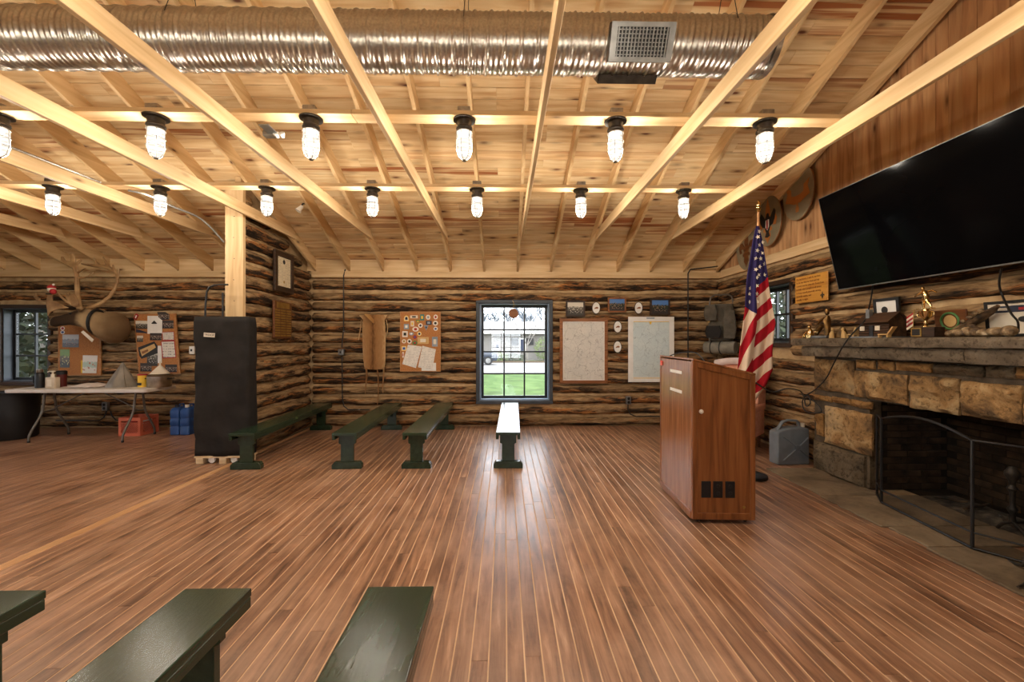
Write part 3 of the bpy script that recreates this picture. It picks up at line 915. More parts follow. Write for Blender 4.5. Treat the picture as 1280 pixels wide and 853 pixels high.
# ash and charred sticks
ash = MB().grid(lambda u, v: (4.0 + 0.5 * u, 2.7 + 1.35 * v, 0.004 + 0.05 * math.sin(PI * u) * math.sin(PI * v) + 0.015 * noise.noise((u * 7, v * 12, 2)) * math.sin(PI * u) * math.sin(PI * v)), 14, 24)
ao = tag(ash.build('ash_bed', mat('ash', [(40, 35, 30), (74, 66, 56), (110, 98, 84)], ns=14, rough=0.95), smooth=True), 'grey bed of cold ash on the firebox floor', 'ash')
ao['kind'] = 'stuff'
M['char'] = mat('charred wood', [(26, 22, 19), (66, 52, 38), (110, 88, 62)], ns=9, rough=0.9)
for i, (xx, yv, an, ln) in enumerate([(4.15, 2.92, 0.4, 0.32), (4.2, 3.05, -0.6, 0.28), (4.12, 3.30, 1.1, 0.24), (4.22, 3.62, 0.2, 0.30), (4.16, 3.78, -0.9, 0.22)]):
    dx, dy = math.cos(an) * ln / 2, math.sin(an) * ln / 2
    st = MB().tube([(-dx, -dy, 0), (-dx * 0.3, -dy * 0.3, 0.012), (dx * 0.4, dy * 0.4, 0.004), (dx, dy, 0.02)], [0.012, 0.016, 0.014, 0.008], 7)
    tag(st.build('charred_stick', M['char'], smooth=True, loc=(xx, yv, 0.062)), 'charred stick lying in the ash of the firebox', 'firewood', 'charred sticks in the firebox')

# ---- folding fire screen
sc_ = thing('fire_screen', 'black three panel fire screen with arched mesh centre on the hearth', 'fire screen', (3.5, 3.4, 0.02))
m, nt, b = new_mat('fine black wire mesh')
setp(b, 0.8, 0, 0.05); b.inputs['Base Color'].default_value = (0.006, 0.0055, 0.005, 1)
tr = nt.nodes.new('ShaderNodeBsdfTransparent'); mx = nt.nodes.new('ShaderNodeMixShader')
v_ = coords(nt, (1, 1, 1), False); nn = N(nt, 'ShaderNodeTexNoise', Scale=30.0); nt.links.new(v_, nn.inputs['Vector'])
mr_ = nt.nodes.new('ShaderNodeMapRange'); mr_.inputs['To Min'].default_value = 0.18; mr_.inputs['To Max'].default_value = 0.30
nt.links.new(nn.outputs['Fac'], mr_.inputs['Value']); nt.links.new(mr_.outputs[0], mx.inputs[0])
nt.links.new(tr.outputs[0], mx.inputs[1]); nt.links.new(b.outputs[0], mx.inputs[2]); nt.links.new(mx.outputs[0], nt.nodes['Material Output'].inputs[0])
M['mesh'] = m
def S(x, y, z): return Vector((x - 3.5, y - 3.4, z))
pA = (3.55, 3.83); pB = (3.43, 2.97); lA = (3.69, 4.03); rB = (3.64, 2.66)
hA, hP = 0.80, 0.88
def seg(p, q, u): return (p[0] + (q[0] - p[0]) * u, p[1] + (q[1] - p[1]) * u)
arch = [S(*seg(pA, pB, i / 12), hA + (hP - hA) * math.sin(PI * i / 12)) for i in range(13)]
MB().tube([S(*pA, 0.012)] + arch + [S(*pB, 0.012)], 0.011, 8).build('centre_frame', M['black'], sc_, smooth=True)
MB().tube([S(*pA, 0.012), S(*pB, 0.012)], 0.010, 8).build('bottom_rail', M['black'], sc_, smooth=True)
MB().tube([S(*pA, 0.125), S(*pB, 0.125)], 0.008, 8).build('cross_rail', M['black'], sc_, smooth=True)
for (p, q) in ((pA, lA), (pB, rB)):
    MB().tube([S(*p, 0.012), S(*q, 0.012), S(*q, hA), S(*p, hA)], 0.010, 8).build('side_frame', M['black'], sc_, smooth=True)
    MB().tube([S(*p, 0.125), S(*q, 0.125)], 0.007, 8).build('cross_rail', M['black'], sc_, smooth=True)
    vs = [S(*p, 0.012), S(*q, 0.012), S(*q, hA), S(*p, hA)]
    MB().add(vs, [(0, 1, 2, 3)]).build('mesh_panel', M['mesh'], sc_)
MB().add([S(*pA, 0.012)] + arch + [S(*pB, 0.012)], [tuple(range(15))]).build('mesh_panel', M['mesh'], sc_)
# ---- andiron behind the screen, tool stand at the hearth's end
an_ = thing('andiron', 'dark cast andiron with ringed post behind the fire screen', 'andiron', (4.02, 3.2, 0.02))
MB().lathe([(0.0, 0.09), (0.022, 0.1), (0.016, 0.16), (0.03, 0.19), (0.03, 0.2), (0.016, 0.23), (0.018, 0.33), (0.034, 0.36), (0.016, 0.39), (0.022, 0.42), (0.045, 0.46), (0.045, 0.49), (0.02, 0.53), (0.0, 0.54)], 14).build('post', M['lampbase'], an_, smooth=True)
MB().tube([(0, -0.1, 0.008), (0, -0.06, 0.06), (0, 0, 0.1), (0, 0.06, 0.06), (0, 0.1, 0.008)], 0.012, 8).build('leg', M['lampbase'], an_, smooth=True)
MB().tube([(0, 0, 0.09), (0.2, 0, 0.09), (0.22, 0, 0.07), (0.22, 0, 0.005)], 0.012, 8).build('log_bar', M['lampbase'], an_, smooth=True)
tp = onZ(1281, 742, 0.02)
ts = thing('fireplace_tool_stand', 'black iron tool stand with curled feet at the edge of the hearth', 'tool stand', (3.42, 2.56, 0.018))
MB().lathe([(0.0, 0.10), (0.085, 0.10), (0.09, 0.12), (0.05, 0.14), (0.012, 0.15), (0.012, 0.72), (0.03, 0.74), (0.0, 0.78)], 18).build('post', M['lampbase'], ts, smooth=True)
for a in (0.25, 2.35, 4.4):
    d_ = Vector((math.cos(a + PI), math.sin(a + PI), 0))
    pts = [Vector((0, 0, 0.11)) + d_ * 0.05, d_ * 0.11 + Vector((0, 0, 0.09)), d_ * 0.15 + Vector((0, 0, 0.03)), d_ * 0.2 + Vector((0, 0, 0.012)), d_ * 0.26 + Vector((0, 0, 0.012))]
    MB().tube(pts, [0.012, 0.012, 0.011, 0.01, 0.006], 8).build('foot', M['lampbase'], ts, smooth=True)
# ================================================================ lamps under the purlins
M['jar'] = lit_glass('glowing ribbed glass jar', 1.7, 0.45)
M['bulb'] = emit_mat('burning bulb', (1.0, 0.90, 0.74), 14.0)
lamp_proto = None
base_me = MB().lathe([(0.0, 0.0), (0.088, 0.0), (0.088, -0.010), (0.060, -0.018), (0.055, -0.055), (0.064, -0.062), (0.066, -0.078), (0.060, -0.084), (0.060, -0.1), (0.0, -0.1)], 24).mesh('base', M['lampbase'], smooth=True)
jar_me = MB().lathe([(0.056, -0.1), (0.058, -0.2), (0.056, -0.26), (0.044, -0.295), (0.022, -0.31), (0.0, -0.312)], 20, cap=False).mesh('glass_jar', M['jar'], smooth=True)
bulb_me = MB().lathe([(0.0, -0.1), (0.020, -0.1), (0.030, -0.112), (0.032, -0.122), (0.022, -0.132), (0.0, -0.135)], 14).mesh('bulb', M['bulb'], smooth=True)
cg = MB()
for z_, r_ in ((-0.105, 0.063), (-0.17, 0.064), (-0.235, 0.064), (-0.30, 0.046)):
    cg.tube([(r_ * math.cos(2 * PI * i / 20), r_ * math.sin(2 * PI * i / 20), z_) for i in range(20)], 0.0024, 5, closed=True)
for i in range(6):
    a = 2 * PI * i / 6 + 0.2; c_, s_ = math.cos(a), math.sin(a)
    cg.tube([(0.063 * c_, 0.063 * s_, -0.1), (0.064 * c_, 0.064 * s_, -0.24), (0.047 * c_, 0.047 * s_, -0.30), (0.015 * c_, 0.015 * s_, -0.328)], 0.0024, 5)
cg.lathe([(0.0, -0.332), (0.016, -0.332), (0.016, -0.322), (0.0, -0.322)], 10)
cage_me = cg.mesh('wire_cage', M['wire'], smooth=True)
jb_me = MB().box(-0.05, 0.05, -0.05, 0.05, 0.041, 0.085).mesh('junction_box', M['steel'], bevel=0.004)
lt_d = bpy.data.lights.new('caged_lamp_light', 'POINT')
lt_d.energy = LAMP_W; lt_d.color = LAMP_COL; lt_d.shadow_soft_size = 0.05
xs_front = [onY(p, 150, 3.32).x for p in (195, 385, 579, 769, 956)]
step = (xs_front[-1] - xs_front[0]) / 4
ROWS = [(3.32, [xs_front[0] + step * i for i in range(-2, 5)], 'caged lamp below the duct, %s from the gable wall on the middle purlin', 'caged lamps on the middle purlin'),
        (4.845, [xs_front[0] + step * i for i in range(-3, 5)], 'caged lamp, %s from the gable wall on the purlin nearest the window wall', 'caged lamps on the window side purlin'),
        (1.68, [xs_front[0] + step * i for i in range(-2, 5)], 'added unseen caged lamp, %s from the gable wall on the purlin nearest the front wall', 'added unseen lamps on the front side purlin')]  # row out of view, added to give light from the front half
for (yv, xs, lab, grp) in ROWS:
    for li, xv in enumerate(xs):
        od = ['first', 'second', 'third', 'fourth', 'fifth', 'sixth', 'seventh', 'eighth'][len(xs) - 1 - li]
        t = thing('caged_lamp', lab % od, 'lamp', (xv, yv, TT), 0, grp)
        link('base', base_me, t); link('glass_jar', jar_me, t); link('bulb', bulb_me, t); link('wire_cage', cage_me, t); link('junction_box', jb_me, t)
        lo = bpy.data.objects.new('lamp_light', lt_d); COL.objects.link(lo); lo.parent = t; lo.location = (0, 0, -0.215)

# ================================================================ spiral duct
DY, DZ, DR = 3.2, H + 2.30, 0.203
du = thing('spiral_duct', 'round galvanised spiral duct hung below the ridge', 'duct', (0, DY, DZ - DR))
m, nt, b = new_mat('galvanised spiral duct')
setp(b, 0.27, 1.0)
v_ = coords(nt, (1, 1, 1), False)
n1 = N(nt, 'ShaderNodeTexNoise', Scale=55.0, Detail=2); nt.links.new(v_, n1.inputs['Vector'])
r_ = ramp(nt, [(0.35, L((168, 163, 156))), (0.65, L((188, 183, 175)))]); nt.links.new(n1.outputs['Fac'], r_.inputs['Fac']); nt.links.new(r_.outputs['Color'], b.inputs['Base Color'])
mr_ = nt.nodes.new('ShaderNodeMapRange'); mr_.inputs['To Min'].default_value = 0.27; mr_.inputs['To Max'].default_value = 0.33
nt.links.new(n1.outputs['Fac'], mr_.inputs['Value']); nt.links.new(mr_.outputs[0], b.inputs['Roughness'])
M['duct'] = m
XD0, XD1 = -9.2, onY(957, 50, DY).x
nx = 1700; na = 40
rings = []
for i in range(nx + 1):
    xx = XD0 + (XD1 - XD0) * i / nx
    ring = []
    for j in range(na):
        th = 2 * PI * j / na
        ph = (xx / 0.125 - th / (2 * PI)) % 1.0
        seam = 0.006 if ph < 0.14 else 0.0
        rr = DR + seam + 0.0026 * math.sin(2 * PI * ((xx / 0.125 - th / (2 * PI)) * 3))
        ring.append((xx, -math.cos(th) * rr, DR + math.sin(th) * rr))
    rings.append(ring)
MB().loft(rings).build('duct_pipe', M['duct'], du, smooth='all')
MB().lathe([(0.0, -0.012), (DR + 0.012, -0.012), (DR + 0.012, 0.03), (DR + 0.006, 0.03), (DR + 0.006, -0.008)], 36, T(XD1, 0, DR) @ RY(-PI / 2)).build('end_cap', M['duct'], du, smooth=True)
for xx in (-7.5, -5.0, -2.45, -0.3, 1.72):
    for s_ in (-1, 1):
        MB().tube([(xx, s_ * DR * 0.98, DR), (xx, s_ * DR * 0.9, DR * 1.45), (xx + 0.02, s_ * 0.02, 2 * DR + 0.42)], 0.003, 6).build('hanger_wire', M['black'], du)
    MB().tube([(xx, -math.cos(2 * PI * j / 24) * (DR + 0.01), DR + math.sin(2 * PI * j / 24) * (DR + 0.01)) for j in range(24)], 0.0016, 5, closed=True).build('hanger_strap', M['wire'], du)
# supply grille on the side and one underneath
def grille(px0, px1, ang, name, w, hgt, gm='greymetal'):
    g = MB(); Mx = T((px0 + px1) / 2, 0, DR) @ RX(-ang)
    # local: face towards -y at radius
    q = w / 2; hh = hgt / 2; y_ = -DR - 0.035
    fr = MB()
    fr.box(-q, q, y_ , y_ + 0.012, hh - 0.03, hh, Mx).box(-q, q, y_, y_ + 0.012, -hh, -hh + 0.03, Mx)
    fr.box(-q, -q + 0.045, y_, y_ + 0.012, -hh + 0.03, hh - 0.03, Mx).box(q - 0.045, q, y_, y_ + 0.012, -hh + 0.03, hh - 0.03, Mx)
    fr.box(-q, q, y_ + 0.012, -DR + 0.05, hh - 0.008, hh, Mx).box(-q, q, y_ + 0.012, -DR + 0.05, -hh, -hh + 0.008, Mx)
    fr.box(-q, -q + 0.008, y_ + 0.012, -DR + 0.05, -hh, hh, Mx).box(q - 0.008, q, y_ + 0.012, -DR + 0.05, -hh, hh, Mx)
    fo = fr.build('grille_frame', M[gm], du)
    bk = MB().box(-q + 0.03, q - 0.03, -DR - 0.012, -DR - 0.009, -hh + 0.02, hh - 0.02, Mx).build('grille_throat', M['black'], fo)
    nv = 15
    for i in range(nv):
        xx = -q + 0.055 + (w - 0.11) * i / (nv - 1)
        MB().box(xx - 0.004, xx + 0.004, y_ + 0.001, y_ + 0.012, -hh + 0.03, hh - 0.03, Mx).build('louvre', M['greymetal'], fo)
    for i in range(7):
        zz = -hh + 0.045 + (hgt - 0.09) * i / 6
        MB().box(-q + 0.045, q - 0.045, y_ + 0.012, y_ + 0.018, zz - 0.003, zz + 0.003, Mx).build('louvre', M['greymetal'], fo)
g0, g1 = onY(763, 48, DY - DR).x, onY(842, 48, DY - DR).x
grille(g0, g1, -0.52, 'grille', g1 - g0, 0.24)
grille(onY(752, 95, DY).x, onY(822, 95, DY).x, -2.3, 'grille', g1 - g0, 0.2, 'lampbase')

# ---- small ceiling things
el_ = thing('emergency_light', 'grey two headed emergency light fixed behind the middle purlin', 'emergency light', (onY(337, 146, 3.45).x, 3.52, TT - 0.055))
MB().box(-0.085, 0.02, -0.03, 0.03, 0.0, 0.05).build('housing', M['greymetal'], el_, bevel=0.008, seg=2)
for s_ in (0.03, 0.075):
    MB().lathe([(0.0, 0), (0.012, 0.0), (0.024, 0.028), (0.026, 0.04), (0.0, 0.042)], 14, T(s_, 0.0, -0.004) @ RX(0.9)).build('lamp_head', M['white'], el_, smooth=True)
MB().box(-0.04, 0.04, -0.16, -0.03, 0.02, 0.03).build('bracket', M['greymetal'], el_)
q = onY(389, 291, 5.9)
sx = RX0 + RSP * round((q.x - RX0) / RSP)
sp = thing('spotlight', 'small black spotlight with white shade clamped to a rafter', 'spotlight', (sx - 0.022, 5.95, RB(5.95) + 0.05))
MB().box(-0.03, 0.0, -0.02, 0.02, -0.01, 0.04).build('clamp', M['black'], sp, bevel=0.004)
MB().tube([(-0.03, 0, 0.01), (-0.06, -0.01, 0.0), (-0.07, -0.02, -0.03)], 0.012, 8).build('arm', M['black'], sp, smooth=True)
MB().lathe([(0.0, 0.05), (0.022, 0.045), (0.03, 0.0), (0.045, -0.05), (0.0, -0.045)], 16, T(-0.085, -0.03, -0.07) @ RY(0.5) @ RX(-0.3)).build('shade', M['white'], sp, smooth=True)

def cable(name, pts, r, mt, label, cat='cable', n=6):
    """smooth cable through points"""
    P = [Vector(p) for p in pts]; out = []
    for i in range(len(P) - 1):
        p0, p1, p2, p3 = P[max(i - 1, 0)], P[i], P[i + 1], P[min(i + 2, len(P) - 1)]
        for k in range(6):
            t = k / 6
            out.append(0.5 * ((2 * p1) + (p2 - p0) * t + (2 * p0 - 5 * p1 + 4 * p2 - p3) * t * t + (3 * p1 - p0 - 3 * p2 + p3) * t ** 3))
    out.append(P[-1])
    o0 = out[0].copy()
    return tag(MB().tube([p - o0 for p in out], r, n).build(name, M[mt], smooth=True, loc=o0), label, cat)
tx = RX0 + 0.041 + 2 * RSP * -4
cable('conduit', [(tx + 0.03, 2.6, TT + 0.012), (tx + 0.03, 3.6, TT + 0.012), (tx + 0.03, 4.6, TT + 0.012), (tx + 0.035, 4.72, TT + 0.006)], 0.012, 'steel', 'bright steel conduit lying along the top of a tie beam', 'conduit')
cable('conduit', [onY(160, 238, 4.78), onY(185, 244, 4.9), onY(215, 258, 5.1), onY(245, 270, 5.3), onY(262, 283, 5.4), onY(280, 303, 5.5)], 0.012, 'greymetal', 'grey flexible conduit sagging from purlin to the post', 'conduit')

# ================================================================ benches
def plank_mb(): pass
BL, BWD, BH = 2.44, 0.292, 0.455
def bench_mesh_set(worn):
    top = MB().box(-BWD / 2, BWD / 2, 0, BL, BH - 0.036, BH).mesh('seat', M['benchworn' if worn else 'bench'], bevel=0.005, seg=2)
    apr = MB().box(-BWD / 2 + 0.001, -BWD / 2 + 0.034, 0.004, BL - 0.004, BH - 0.085, BH - 0.0365).mesh('apron', M['bench'], bevel=0.003)
    leg = MB().prism([(-0.10, BH - 0.0365), (-0.10, BH - 0.15), (-0.076, BH - 0.16), (-0.076, 0.085), (0.076, 0.085), (0.076, BH - 0.16), (0.10, BH - 0.15), (0.10, BH - 0.0365)], 0.0, 0.04).mesh('leg', M['bench'], bevel=0.003)
    foot = MB().prism([(-0.178, 0), (0.178, 0), (0.178, 0.05), (0.15, 0.084), (-0.15, 0.084), (-0.178, 0.05)], -0.02, 0.06).mesh('foot', M['bench'], bevel=0.004)
    br = MB().prism([(0.0, BH - 0.037), (0.20, BH - 0.037), (0.0, BH - 0.22)], -0.02, 0.02, 'x').mesh('brace', M['bench'])
    return top, apr, leg, foot, br
bs_w, bs_p = bench_mesh_set(True), bench_mesh_set(False)
def bench(x_near, y_near, x_far, worn, label, group):
    rz = -math.atan2(x_far - x_near, BL)
    t = thing('bench', label, 'bench', (x_near, y_near, 0), rz, group)
    top, apr, leg, foot, br = bs_w if worn else bs_p
    link('seat', top, t)
    link('apron', apr, t); link('apron', apr, t, (BWD - 0.035, 0, 0))
    for yv, d_ in ((0.10, 1), (BL - 0.14, -1)):
        lg = link('leg', leg, t, (0, yv, 0))
        link('foot', foot, lg)
        link('brace', br, t, (0, yv + (0.041 if d_ > 0 else -0.001), 0), (0, 0, 0 if d_ > 0 else PI))
    return t
YN = 4.94
def xa(px, py=540): return onZ(px, py, BH).x
def farx(px): return onY(px, 500, 7.38).x
grp = 'green benches at the window wall'
bench(onZ(307.5, 540, BH).x, YN, farx(405), True, 'dark green bench along the log partition beside the black cover', grp)
bench(xa(433), YN, farx(492), True, 'green bench with worn seat standing under the hanging deer hide', grp)
bench(xa(519.5), YN, farx(556.5), True, 'worn green bench standing between hide bench and window bench', grp)
bench(xa(635), YN, farx(637.5), False, 'green bench running straight up to the big window, shining with daylight', grp)
grp = 'green benches of the near row'
yn = onZ(500, 733, BH).y
for (px, lab) in ((501.5, 'dark green bench at the aisle, near end of the front row'), (276, 'dark green bench in the middle of the front row'), (26, 'dark green bench of the front row farthest from the fireplace')):
    p = onZ(px, 733, BH)
    rz = 0
    t = bench(p.x, yn - BL, p.x, False, lab, grp)

# ================================================================ lectern
lp = onZ(866, 655, 0.0)
le = thing('lectern', 'oak lectern on casters with sloping top between benches and fireplace', 'lectern', (lp.x, lp.y, 0), -0.05)
LW, LD_, LH0, LH1 = 0.523, 0.86, 1.385, 1.258
zb = 0.035
def ztop(x_): return LH0 + (LH1 - LH0) * x_ / LW
# side facing the camera: recessed panel in a frame
pan = MB().prism([(0.035, zb + 0.05), (LW - 0.035, zb + 0.05), (LW - 0.035, ztop(LW - 0.035) - 0.045), (0.035, ztop(0.035) - 0.045)], 0.012, 0.03)
pan.build('side_panel', M['oak'], le)
fr = MB()
fr.prism([(0, zb), (0.04, zb), (0.04, ztop(0.04)), (0, ztop(0))], 0, 0.04).prism([(LW - 0.04, zb), (LW, zb), (LW, ztop(LW)), (LW - 0.04, ztop(LW - 0.04))], 0, 0.04)
fr.prism([(0.04, zb), (LW - 0.04, zb), (LW - 0.04, zb + 0.055), (0.04, zb + 0.055)], 0, 0.04)
fr.prism([(0.04, ztop(0.04) - 0.05), (LW - 0.04, ztop(LW - 0.04) - 0.05), (LW - 0.04, ztop(LW - 0.04)), (0.04, ztop(0.04))], 0, 0.04)
fr.build('side_frame', M['oak'], le, bevel=0.003)
# audience side panel, far side, back shelf and desk
MB().box(0.004, 0.022, 0.041, LD_ - 0.03, zb + 0.012, LH0 - 0.012).build('front_panel', M['oakpanel'], le)
MB().box(0.0, 0.04, LD_ - 0.03, LD_, zb, LH0).build('corner_post', M['oak'], le, bevel=0.003)
MB().box(-0.004, 0.03, 0.041, LD_ - 0.031, zb - 0.01, zb + 0.055).build('kick_strip', M['oak'], le, bevel=0.003)
MB().prism([(0.0401, zb), (LW, zb), (LW, ztop(LW)), (0.0401, ztop(0.0401))], LD_ - 0.022, LD_ - 0.002).build('side_panel', M['oak'], le)
MB().prism([(0.001, LH0 + 0.0005), (LW - 0.0, LH1 + 0.0005), (LW, LH1 + 0.018), (0.001, LH0 + 0.018)], -0.004, LD_ + 0.004).build('desk_top', M['oakpanel'], le, bevel=0.003)
MB().box(0.03, LW - 0.03, 0.045, LD_ - 0.03, zb + 0.02, zb + 0.04).build('bottom_board', M['oak'], le)
for (xx, yy_) in ((0.06, 0.06), (LW - 0.06, 0.06), (0.06, LD_ - 0.07), (LW - 0.06, LD_ - 0.07)):
    MB().lathe([(0.0, -0.011), (0.017, -0.011), (0.0175, 0), (0.017, 0.011), (0.0, 0.011)], 14, T(xx, yy_, 0.0175) @ RX(PI / 2)).build('caster', M['black'], le, smooth=True)
MB().lathe([(0.0, 0.018), (0.016, 0.014), (0.019, 0.005), (0.019, 0)], 14, T(0.075, 0.012, 0.95) @ RX(PI / 2)).build('knob', M['cream'], le, smooth=True, label='small steel lock knob')
MB().lathe([(0.0, 0.006), (0.009, 0.005), (0.012, 0)], 12, T(LW - 0.09, 0.012, zb + 0.105) @ RX(PI / 2)).build('cable_hole', M['brass'], le, smooth=True)
for i in range(3):
    xx = 0.075 + 0.098 * i + 0.004 * (i == 2)
    ot = MB().box(xx, xx + 0.08, 0.004, 0.012, zb + 0.185, zb + 0.325).build('socket_plate', M['blackplastic'], le, bevel=0.003, label='black socket plate')
    if i: 
        for zz in (0.225, 0.285):
            MB().lathe([(0, 0.004), (0.014, 0.003), (0.016, 0)], 10, T(xx + 0.04, 0.004, zb + zz) @ RX(PI / 2)).build('outlet', M['black'], ot, smooth=True)
for zz, yy_, a in ((1.262, 0.40, 0.0), (1.085, 0.40, 0.06)):
    MB().box(-0.001, 0.003, yy_ - 0.15, yy_ + 0.15, zz - 0.014, zz + 0.014).build('tape_strip', M['white'], le, label='torn white tape strip')
MB().box(-0.004, 0.0, LD_ - 0.09, LD_ - 0.03, 1.295, 1.345).build('sticker', mat('red sticker', [(206, 62, 34), (226, 84, 48)], rough=0.5), le, label='small red sticker')
# ================================================================ flat things on the back wall
def card(name, label, cat, pts, Y, mt, group=None, thick=0.003, s=None, part_of=None, bevel=0):
    """flat sheet on a plane of constant y, corners read in picture coordinates; s=(ox,oy,scale) when read in a crop"""
    P = [onY(s[0] + a / s[2], s[1] + b / s[2], Y) if s else onY(a, b, Y) for a, b in pts]
    c = sum(P, Vector()) / len(P)
    mb = MB().prism([(p.x - c.x, p.z - c.z) for p in P], 0, thick)
    if part_of is not None:
        return mb.build(name, mt if not isinstance(mt, str) else M[mt], part_of, loc=c - part_of.location, bevel=bevel)
    o = mb.build(name, mt if not isinstance(mt, str) else M[mt], loc=c, bevel=bevel)
    return tag(o, label, cat, group)
def rect(x0, y0, x1, y1): return [(x0, y0), (x1, y0), (x1, y1), (x0, y1)]
def oval(cx, cy, w, h, n=18): return [(cx + w / 2 * math.cos(2 * PI * i / n), cy + h / 2 * math.sin(2 * PI * i / n)) for i in range(n)]
def page_mat(name, paper, ink, rows=14.0, amt=0.6):
    m, nt, b = new_mat(name); setp(b, 0.7)
    tc = nt.nodes.new('ShaderNodeTexCoord')
    mp = nt.nodes.new('ShaderNodeMapping'); mp.inputs['Scale'].default_value = (7, 1, rows)
    nt.links.new(tc.outputs['Generated'], mp.inputs[0])
    sx_ = nt.nodes.new('ShaderNodeSeparateXYZ'); nt.links.new(mp.outputs[0], sx_.inputs[0])
    fr_ = nt.nodes.new('ShaderNodeMath'); fr_.operation = 'FRACT'; nt.links.new(sx_.outputs[2], fr_.inputs[0])
    lt = nt.nodes.new('ShaderNodeMath'); lt.operation = 'LESS_THAN'; lt.inputs[1].default_value = 0.4; nt.links.new(fr_.outputs[0], lt.inputs[0])
    nn = N(nt, 'ShaderNodeTexNoise', Scale=1.0, Detail=6.0); nt.links.new(mp.outputs[0], nn.inputs['Vector'])
    gt = nt.nodes.new('ShaderNodeMath'); gt.operation = 'GREATER_THAN'; gt.inputs[1].default_value = 0.5; nt.links.new(nn.outputs['Fac'], gt.inputs[0])
    mu = nt.nodes.new('ShaderNodeMath'); mu.operation = 'MULTIPLY'; nt.links.new(lt.outputs[0], mu.inputs[0]); nt.links.new(gt.outputs[0], mu.inputs[1])
    m2 = nt.nodes.new('ShaderNodeMath'); m2.operation = 'MULTIPLY'; m2.inputs[1].default_value = amt; nt.links.new(mu.outputs[0], m2.inputs[0])
    mx = nt.nodes.new('ShaderNodeMix'); mx.data_type = 'RGBA'; nt.links.new(m2.outputs[0], mx.inputs[0])
    mx.inputs[6].default_value = L(paper); mx.inputs[7].default_value = L(ink)
    nt.links.new(mx.outputs[2], b.inputs['Base Color'])
    return m
M['page'] = page_mat('written page', (228, 222, 212), (150, 145, 140), 16, 0.5)
M['photobw'] = photo_mat('black and white group photo', (214, 206, 190), (96, 90, 80), (60, 55, 48), (220, 214, 200), 11)
M['photoblue'] = photo_mat('group photo under blue sky', (86, 128, 190), (44, 52, 40), (52, 46, 44), (190, 160, 130), 12)
M['photomix'] = photo_mat('colour group snapshot', (60, 50, 44), (92, 74, 62), (40, 34, 32), (214, 196, 176), 10)
M['photogrey'] = photo_mat('crowd snapshot', (180, 178, 176), (110, 108, 110), (66, 52, 50), (150, 110, 90), 9)
M['tan'] = mat('tan card', [(196, 156, 96), (214, 178, 118)], ns=9, rough=0.7)
M['red'] = mat('red cloth', [(150, 30, 34), (176, 40, 44)], ns=9, rough=0.7)
M['blue'] = mat('blue cloth', [(44, 70, 130), (58, 88, 152)], ns=9, rough=0.7)
M['yellow'] = mat('yellow cloth', [(222, 176, 50), (236, 196, 70)], ns=9, rough=0.7)
M['green'] = mat('green cloth', [(62, 110, 58), (84, 134, 74)], ns=9, rough=0.7)
M['teal'] = mat('teal cloth', [(46, 110, 110), (64, 130, 126)], ns=9, rough=0.7)
M['greyblue'] = mat('grey blue cloth', [(120, 136, 150), (150, 164, 176)], ns=9, rough=0.7)
M['navy'] = mat('navy cloth', [(34, 40, 58), (48, 54, 74)], ns=9, rough=0.7)
M['ink'] = mat('black ink', [(26, 24, 23), (40, 38, 36)], ns=9, rough=0.6)

YB = 7.437
